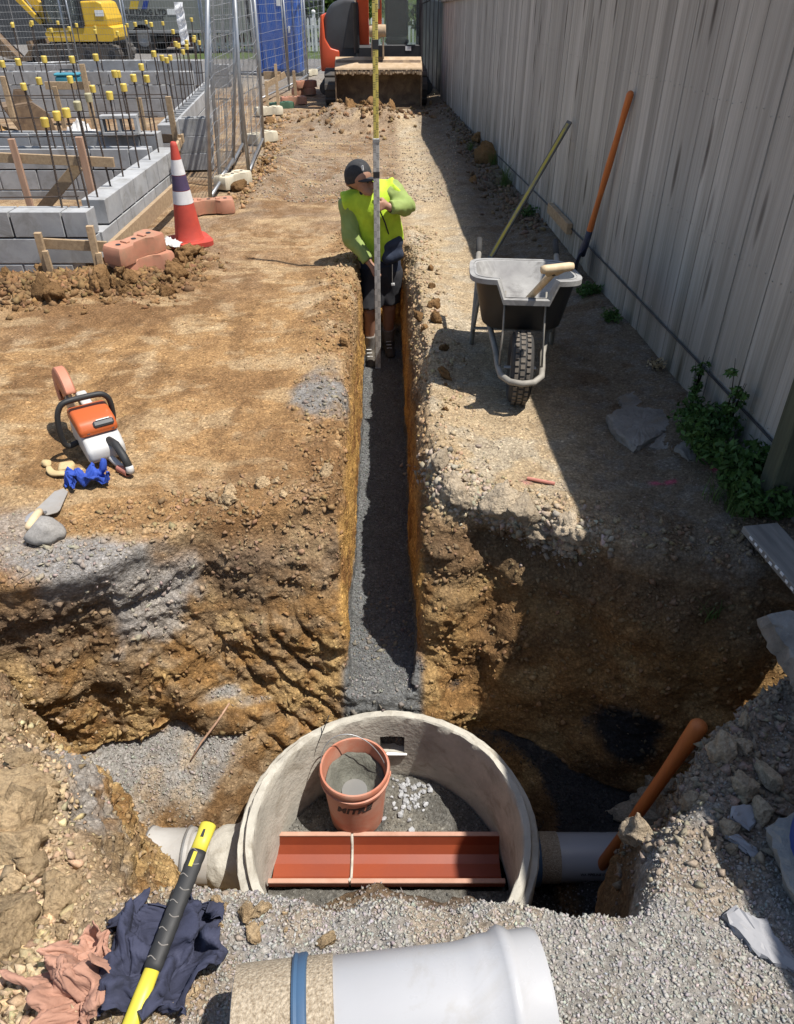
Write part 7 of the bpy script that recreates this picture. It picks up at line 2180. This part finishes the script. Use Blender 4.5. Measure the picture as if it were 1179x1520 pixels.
tag(MB().lathe([(.016, 0), (.020, 0), (.020, .07), (.016, .07)], (0, 0, 0), (.8, -.6, 0), 18).build('pipe_offcut', bpy.data.materials['pink_offcut'], None, angle=40, loc=(q.x - .04, q.y + .03, q.z + .02)), 'short pink pipe offcut behind the rear handle of the saw', 'pipe')

def px_scatter(name, sampler, n, s0, s1, colr, label, cat, seed, power=2.5, outer=True):
    rg = np.random.default_rng(seed)
    px = np.array([sampler() for _ in range(n)])
    P = np.array([tuple(at_z(float(a), float(max(b, 75)), 0)) for a, b in px])
    if outer: P[:, 2] = ground_h(P[:, 0], P[:, 1])
    else: P = np.array([tuple(hit(float(a), float(b))) for a, b in px])
    S = s0 + (s1 - s0) * rg.random(n) ** power
    P[:, 2] += S * .3
    C = np.tile(np.array(colr), (n, 1)) * (1 + rg.normal(0, .22, (n, 1))) * (1 + rg.normal(0, .05, (n, 3)))
    o = link(name, rocks_mesh(name, P, S, np.clip(C, .02, .8), rg, jit=.4, flat=.8), MAT_PEB)
    tag(o, label, cat, kind='stuff')
# clods: shared meshes, every one an object of its own
MT_CLODB = mat_clod('brown_clod', (.215, .125, .056))
MT_CLODT = mat_clod('tan_clod', (.47, .345, .205))
MT_CLODG = mat_clod('grey_brown_clod', (.46, .375, .27))
def clod_mesh(seed, mat):
    me = rock_mesh(seed, 4, .45, .80, 7); me.name = 'clod'; me.polygons.foreach_set('use_smooth', [True] * len(me.polygons))
    V = np.zeros(len(me.vertices) * 3, dtype=np.float32); me.vertices.foreach_get('co', V); V = V.reshape(-1, 3)
    V *= (1 + .13 * fbm(V, 2.6, 4, .6, seed) + .07 * ridged(V, 4.5, 3, seed) + .05 * fbm(V, 11, 2, .6, seed))[:, None]
    me.vertices.foreach_set('co', V.ravel()); me.update()
    me.materials.append(mat); return me
CL = {k: [clod_mesh(100 + 10 * i + s, m_) for s in range(5)] for i, (k, m_) in enumerate((('b', MT_CLODB), ('t', MT_CLODT), ('g', MT_CLODG)))}
def clods(kind, n, sampler, w0, w1, label, group, power=2.0, sink=.3, outer=False):
    for i in range(n):
        px, py = sampler()
        q = at_z(px, py, 0) if outer else hit(px, py)
        if outer: q.z = gz(q.x, q.y)
        dep = q.y * _c - (q.z - CAM_H) * _s
        s = (w0 + (w1 - w0) * rnd.random() ** power) / 2 * dep / FPX
        o = link('soil_clod', rnd.choice(CL[kind]), None, None, (q.x, q.y, q.z + s * (.55 - sink)), (rnd.random() * 6, rnd.random() * 6, rnd.random() * 6), (s * rnd.uniform(.8, 1.2), s * rnd.uniform(.8, 1.2), s * rnd.uniform(.6, .95)))
        tag(o, label, 'clod', group)
def along(pts, sx, sy):
    def f():
        i = rnd.randrange(len(pts) - 1); t = rnd.random(); a, b = pts[i], pts[i + 1]
        return a[0] + (b[0] - a[0]) * t + rnd.gauss(0, sx), a[1] + (b[1] - a[1]) * t + rnd.gauss(0, sy)
    return f
clods('b', 50,  along([(-10, 425), (60, 430), (140, 415), (170, 425)], 14, 12), 8, 42, 'dark brown clod in the spoil heap at the block wall foot', 'clods heaped at the block wall', 2.2)
clods('b', 22,  along([(175, 420), (230, 425), (275, 395), (300, 375)], 9, 10), 8, 36, 'brown clod beside the orange fence feet and cone', 'clods by the cone', 2.0)
clods('b', 14,  along([(360, 290), (390, 262), (405, 225), (400, 190)], 8, 8), 6, 26, 'orange brown clod along the foot of the mesh panels', 'clods along the mesh panels', 2.0, outer=True)
clods('b', 20,  along([(470, 182), (520, 178), (560, 186), (612, 178)], 10, 6), 7, 30, 'brown clod in the soil pile before the excavator bucket', 'clods before the bucket', 1.8, outer=True)
clods('b', 12,  along([(690, 205), (712, 240), (722, 275)], 10, 9), 6, 34, 'dark clod in the shade along the paling fence', 'clods along the fence', 2.0, outer=True)
clods('g', 38,  along([(648, 690), (680, 730), (740, 750), (800, 790), (860, 800)], 14, 15), 8, 52, 'broken clod of pale topsoil on the sunlit right lip of the pit', 'clods on the right lip', 1.9)
clods('t', 18,  along([(270, 720), (340, 740), (420, 730), (490, 690)], 16, 14), 6, 34, 'small clay clod on the left lip of the pit', 'clods on the left lip', 2.4)
clods('t', 34,  along([(10, 1110), (40, 1200), (40, 1330), (20, 1450), (80, 1360)], 26, 26), 14, 120, 'tan lump of broken clay on the near left bank', 'clay lumps on the left bank', 2.4, .35)
clods('t', 14,  along([(150, 1370), (330, 1360), (450, 1370), (420, 1390)], 26, 16), 8, 44, 'tan clod on the gravel behind the rags', 'clods near the rags', 2.2)
clods('g', 14,  along([(930, 1290), (960, 1220), (1010, 1160), (1080, 1080), (1120, 1180), (1060, 1250)], 18, 18), 8, 46, 'grey brown clod on the right bank above the pit shovel', 'clods on the right bank', 2.2)
clods('g', 7, along([(950, 1250), (965, 1200), (985, 1180)], 8, 10), 40, 90, 'large crumbly clod at the bank edge over the white drain pipe', 'clods over the drain pipe', 1.5, .4)
clods('g', 26,  along([(985, 1190), (1040, 1120), (1100, 1090), (1120, 1150), (1040, 1200)], 24, 22), 10, 54, 'small soil clod under the tilted concrete slab', 'clods under the tilted slab', 2.2)
clods('b', 14,  along([(610, 360), (640, 480), (655, 560), (668, 650)], 9, 14), 5, 24, 'brown clod on the right lip of the trench', 'clods on the right trench lip', 2.2)
clods('b', 8,  along([(520, 420), (515, 520), (505, 640)], 9, 14), 5, 22, 'brown clod on the left lip of the trench', 'clods on the left trench lip', 2.2)

px_scatter('heap_crumbs', along([(-10, 428), (60, 432), (140, 420), (230, 425), (290, 385)], 20, 13), 4200, .004, .032, (.20, .118, .054), 'crumbled brown soil heaped along the block wall foot', 'soil', 31)
px_scatter('pile_crumbs', along([(465, 182), (520, 178), (560, 184), (620, 176)], 14, 8), 1500, .008, .05, (.20, .125, .064), 'crumbled soil of the pile before the excavator bucket', 'soil', 32)
px_scatter('panel_crumbs', along([(355, 300), (390, 262), (408, 225), (402, 185), (420, 170)], 10, 10), 900, .006, .035, (.30, .19, .095), 'soil crumbs along the foot of the mesh panels', 'soil', 33)
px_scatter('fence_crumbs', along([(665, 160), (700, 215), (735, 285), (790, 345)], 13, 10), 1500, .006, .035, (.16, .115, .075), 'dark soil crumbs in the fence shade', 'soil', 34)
px_scatter('drive_stones', lambda: (rnd.uniform(380, 680), 110 + 190 * rnd.random() ** .8), 7000, .004, .014, (.30, .24, .175), 'small stones strewn over the far drive', 'gravel', 35)
px_scatter('lip_rubble', along([(640, 690), (690, 735), (750, 760), (820, 795), (880, 800)], 18, 16), 1500, .004, .022, (.36, .30, .225), 'crumbled topsoil on the sunlit right lip of the pit', 'soil', 36, outer=False)
px_scatter('bank_rubble', along([(10, 1100), (50, 1200), (30, 1350), (60, 1460), (20, 1500)], 40, 40), 2600, .003, .016, (.40, .30, .185), 'broken clay rubble on the near left bank', 'soil', 37, outer=False)
# ------------------------------------------------------------------ weeds and grass along the fence
MT_WEED = mat_leaf('weed_leaf', (.06, .125, .03))
MT_GRASS = mat_leaf('grass_blade', (.085, .135, .035))
MT_DRY = mat_leaf('dry_leaf', (.40, .32, .20))
def weed(px, py, rx, h, n, size, label, seed, mat=MT_WEED, climb=0.0):
    q = at_z(px, py, 0); q.x = min(q.x, fence_x(q.y) - .05 - rx * .5); q.z = drop(q.x, q.y)
    t = empty('weed', q, (0, 0, 0), label, 'weed')
    rg = np.random.default_rng(seed)
    st_ = MB(); bl = []
    for k in range(9):
        a = rg.uniform(0, 6.28); r_ = rx * rg.uniform(.2, .9); hh = h * rg.uniform(.5, 1)
        e = (r_ * math.cos(a), r_ * math.sin(a), hh); st_.tube([(0, 0, -.01), (e[0] * .5, e[1] * .5, hh * .7), e], [.003, .0022, .001], 5)
        bl.append((e[0], e[1], hh * .85, rx * .45)); bl.append((e[0] * .6, e[1] * .6, hh * .5, rx * .45))
    st_.build('stem', MT_GRASS, t)
    leaf_cloud('leaves', n, size, ball_sampler(bl), mat, seed, t)
    return t
weed(1045, 655, .11, .15, 700, .018, 'low leafy weed between the broken slabs and the fence', 1)
weed(1085, 695, .15, .21, 1100, .019, 'bushy round leaved weed at the fence foot behind the lumpy slab', 2)
weed(1112, 740, .15, .22, 1200, .020, 'largest leafy weed clump spreading from the fence by the green post', 3)
weed(1148, 785, .12, .16, 800, .018, 'leafy weed in front of the green post above the plank', 4)
weed(1120, 690, .05, .50, 420, .015, 'thin weed climbing the palings beside the green post', 5)
weed(1062, 630, .035, .34, 200, .014, 'slender vine climbing the palings behind the bushy weed', 6)
weed(885, 448, .09, .07, 420, .014, 'flat green weed at the fence foot beside the wheelbarrow', 7)
weed(922, 490, .08, .06, 320, .013, 'small flat weed at the fence foot in front of the barrow weed', 8)
weed(995, 565, .05, .06, 130, .013, 'dry pale leaf litter at the foot of the fence', 9, MT_DRY)
weed(795, 330, .12, .08, 260, .014, 'low green weed at the fence foot behind the straightedge', 10)
def tuft(px, py, n, h, spread, label, seed):
    q = at_z(px, py, 0); q.x = min(q.x, fence_x(q.y) - .05); q.z = drop(q.x, q.y)
    rr = random.Random(seed); m = MB()
    for i in range(n):
        a = rr.uniform(0, 6.28); L = h * rr.uniform(.5, 1.2); w = rr.uniform(.0018, .0035); o = Vector((rr.gauss(0, spread * .3), rr.gauss(0, spread * .3), -.005))
        d = Vector((math.cos(a), math.sin(a), 0)); s = Vector((-d.y, d.x, 0)); lean = rr.uniform(.15, .9); V = []
        for k in range(5):
            t = k / 4; c = o + d * (lean * L * t * t) + Vector((0, 0, L * (t - .35 * lean * t * t))); ww = w * (1 - t * .9)
            V += [c - s * ww, c + s * ww]
        m.add(V, [(2 * k, 2 * k + 1, 2 * k + 3, 2 * k + 2) for k in range(4)])
    t_ = empty('grass_tuft', q, (0, 0, 0), label, 'grass')
    o = m.build('blades', MT_GRASS, t_, fix=False)
    set_col(o.data, np.ones((len(o.data.vertices), 3)) * rg_col(len(o.data.vertices), seed)); tag(o, kind='stuff')
def rg_col(n, seed): return np.repeat(np.random.default_rng(seed).uniform(.6, 1.5, (n // 10 + 1, 1)), 10, axis=0)[:n]
tuft(750, 285, 110, .26, .10, 'tall grass tuft at the fence foot behind the wheelbarrow', 1)
tuft(738, 255, 70, .20, .08, 'thinner grass tuft just beyond the tall one along the fence', 2)
tuft(1090, 770, 80, .16, .10, 'grass tuft in front of the leafy weeds by the plank', 3)
tuft(1062, 752, 36, .13, .07, 'sparse grass blades at the pink paint mark', 4)
tuft(1075, 845, 26, .10, .06, 'few grass blades drooping over the pit edge by the plank', 5)
tuft(700, 232, 50, .16, .10, 'short grass tuft among the clods along the fence', 6)
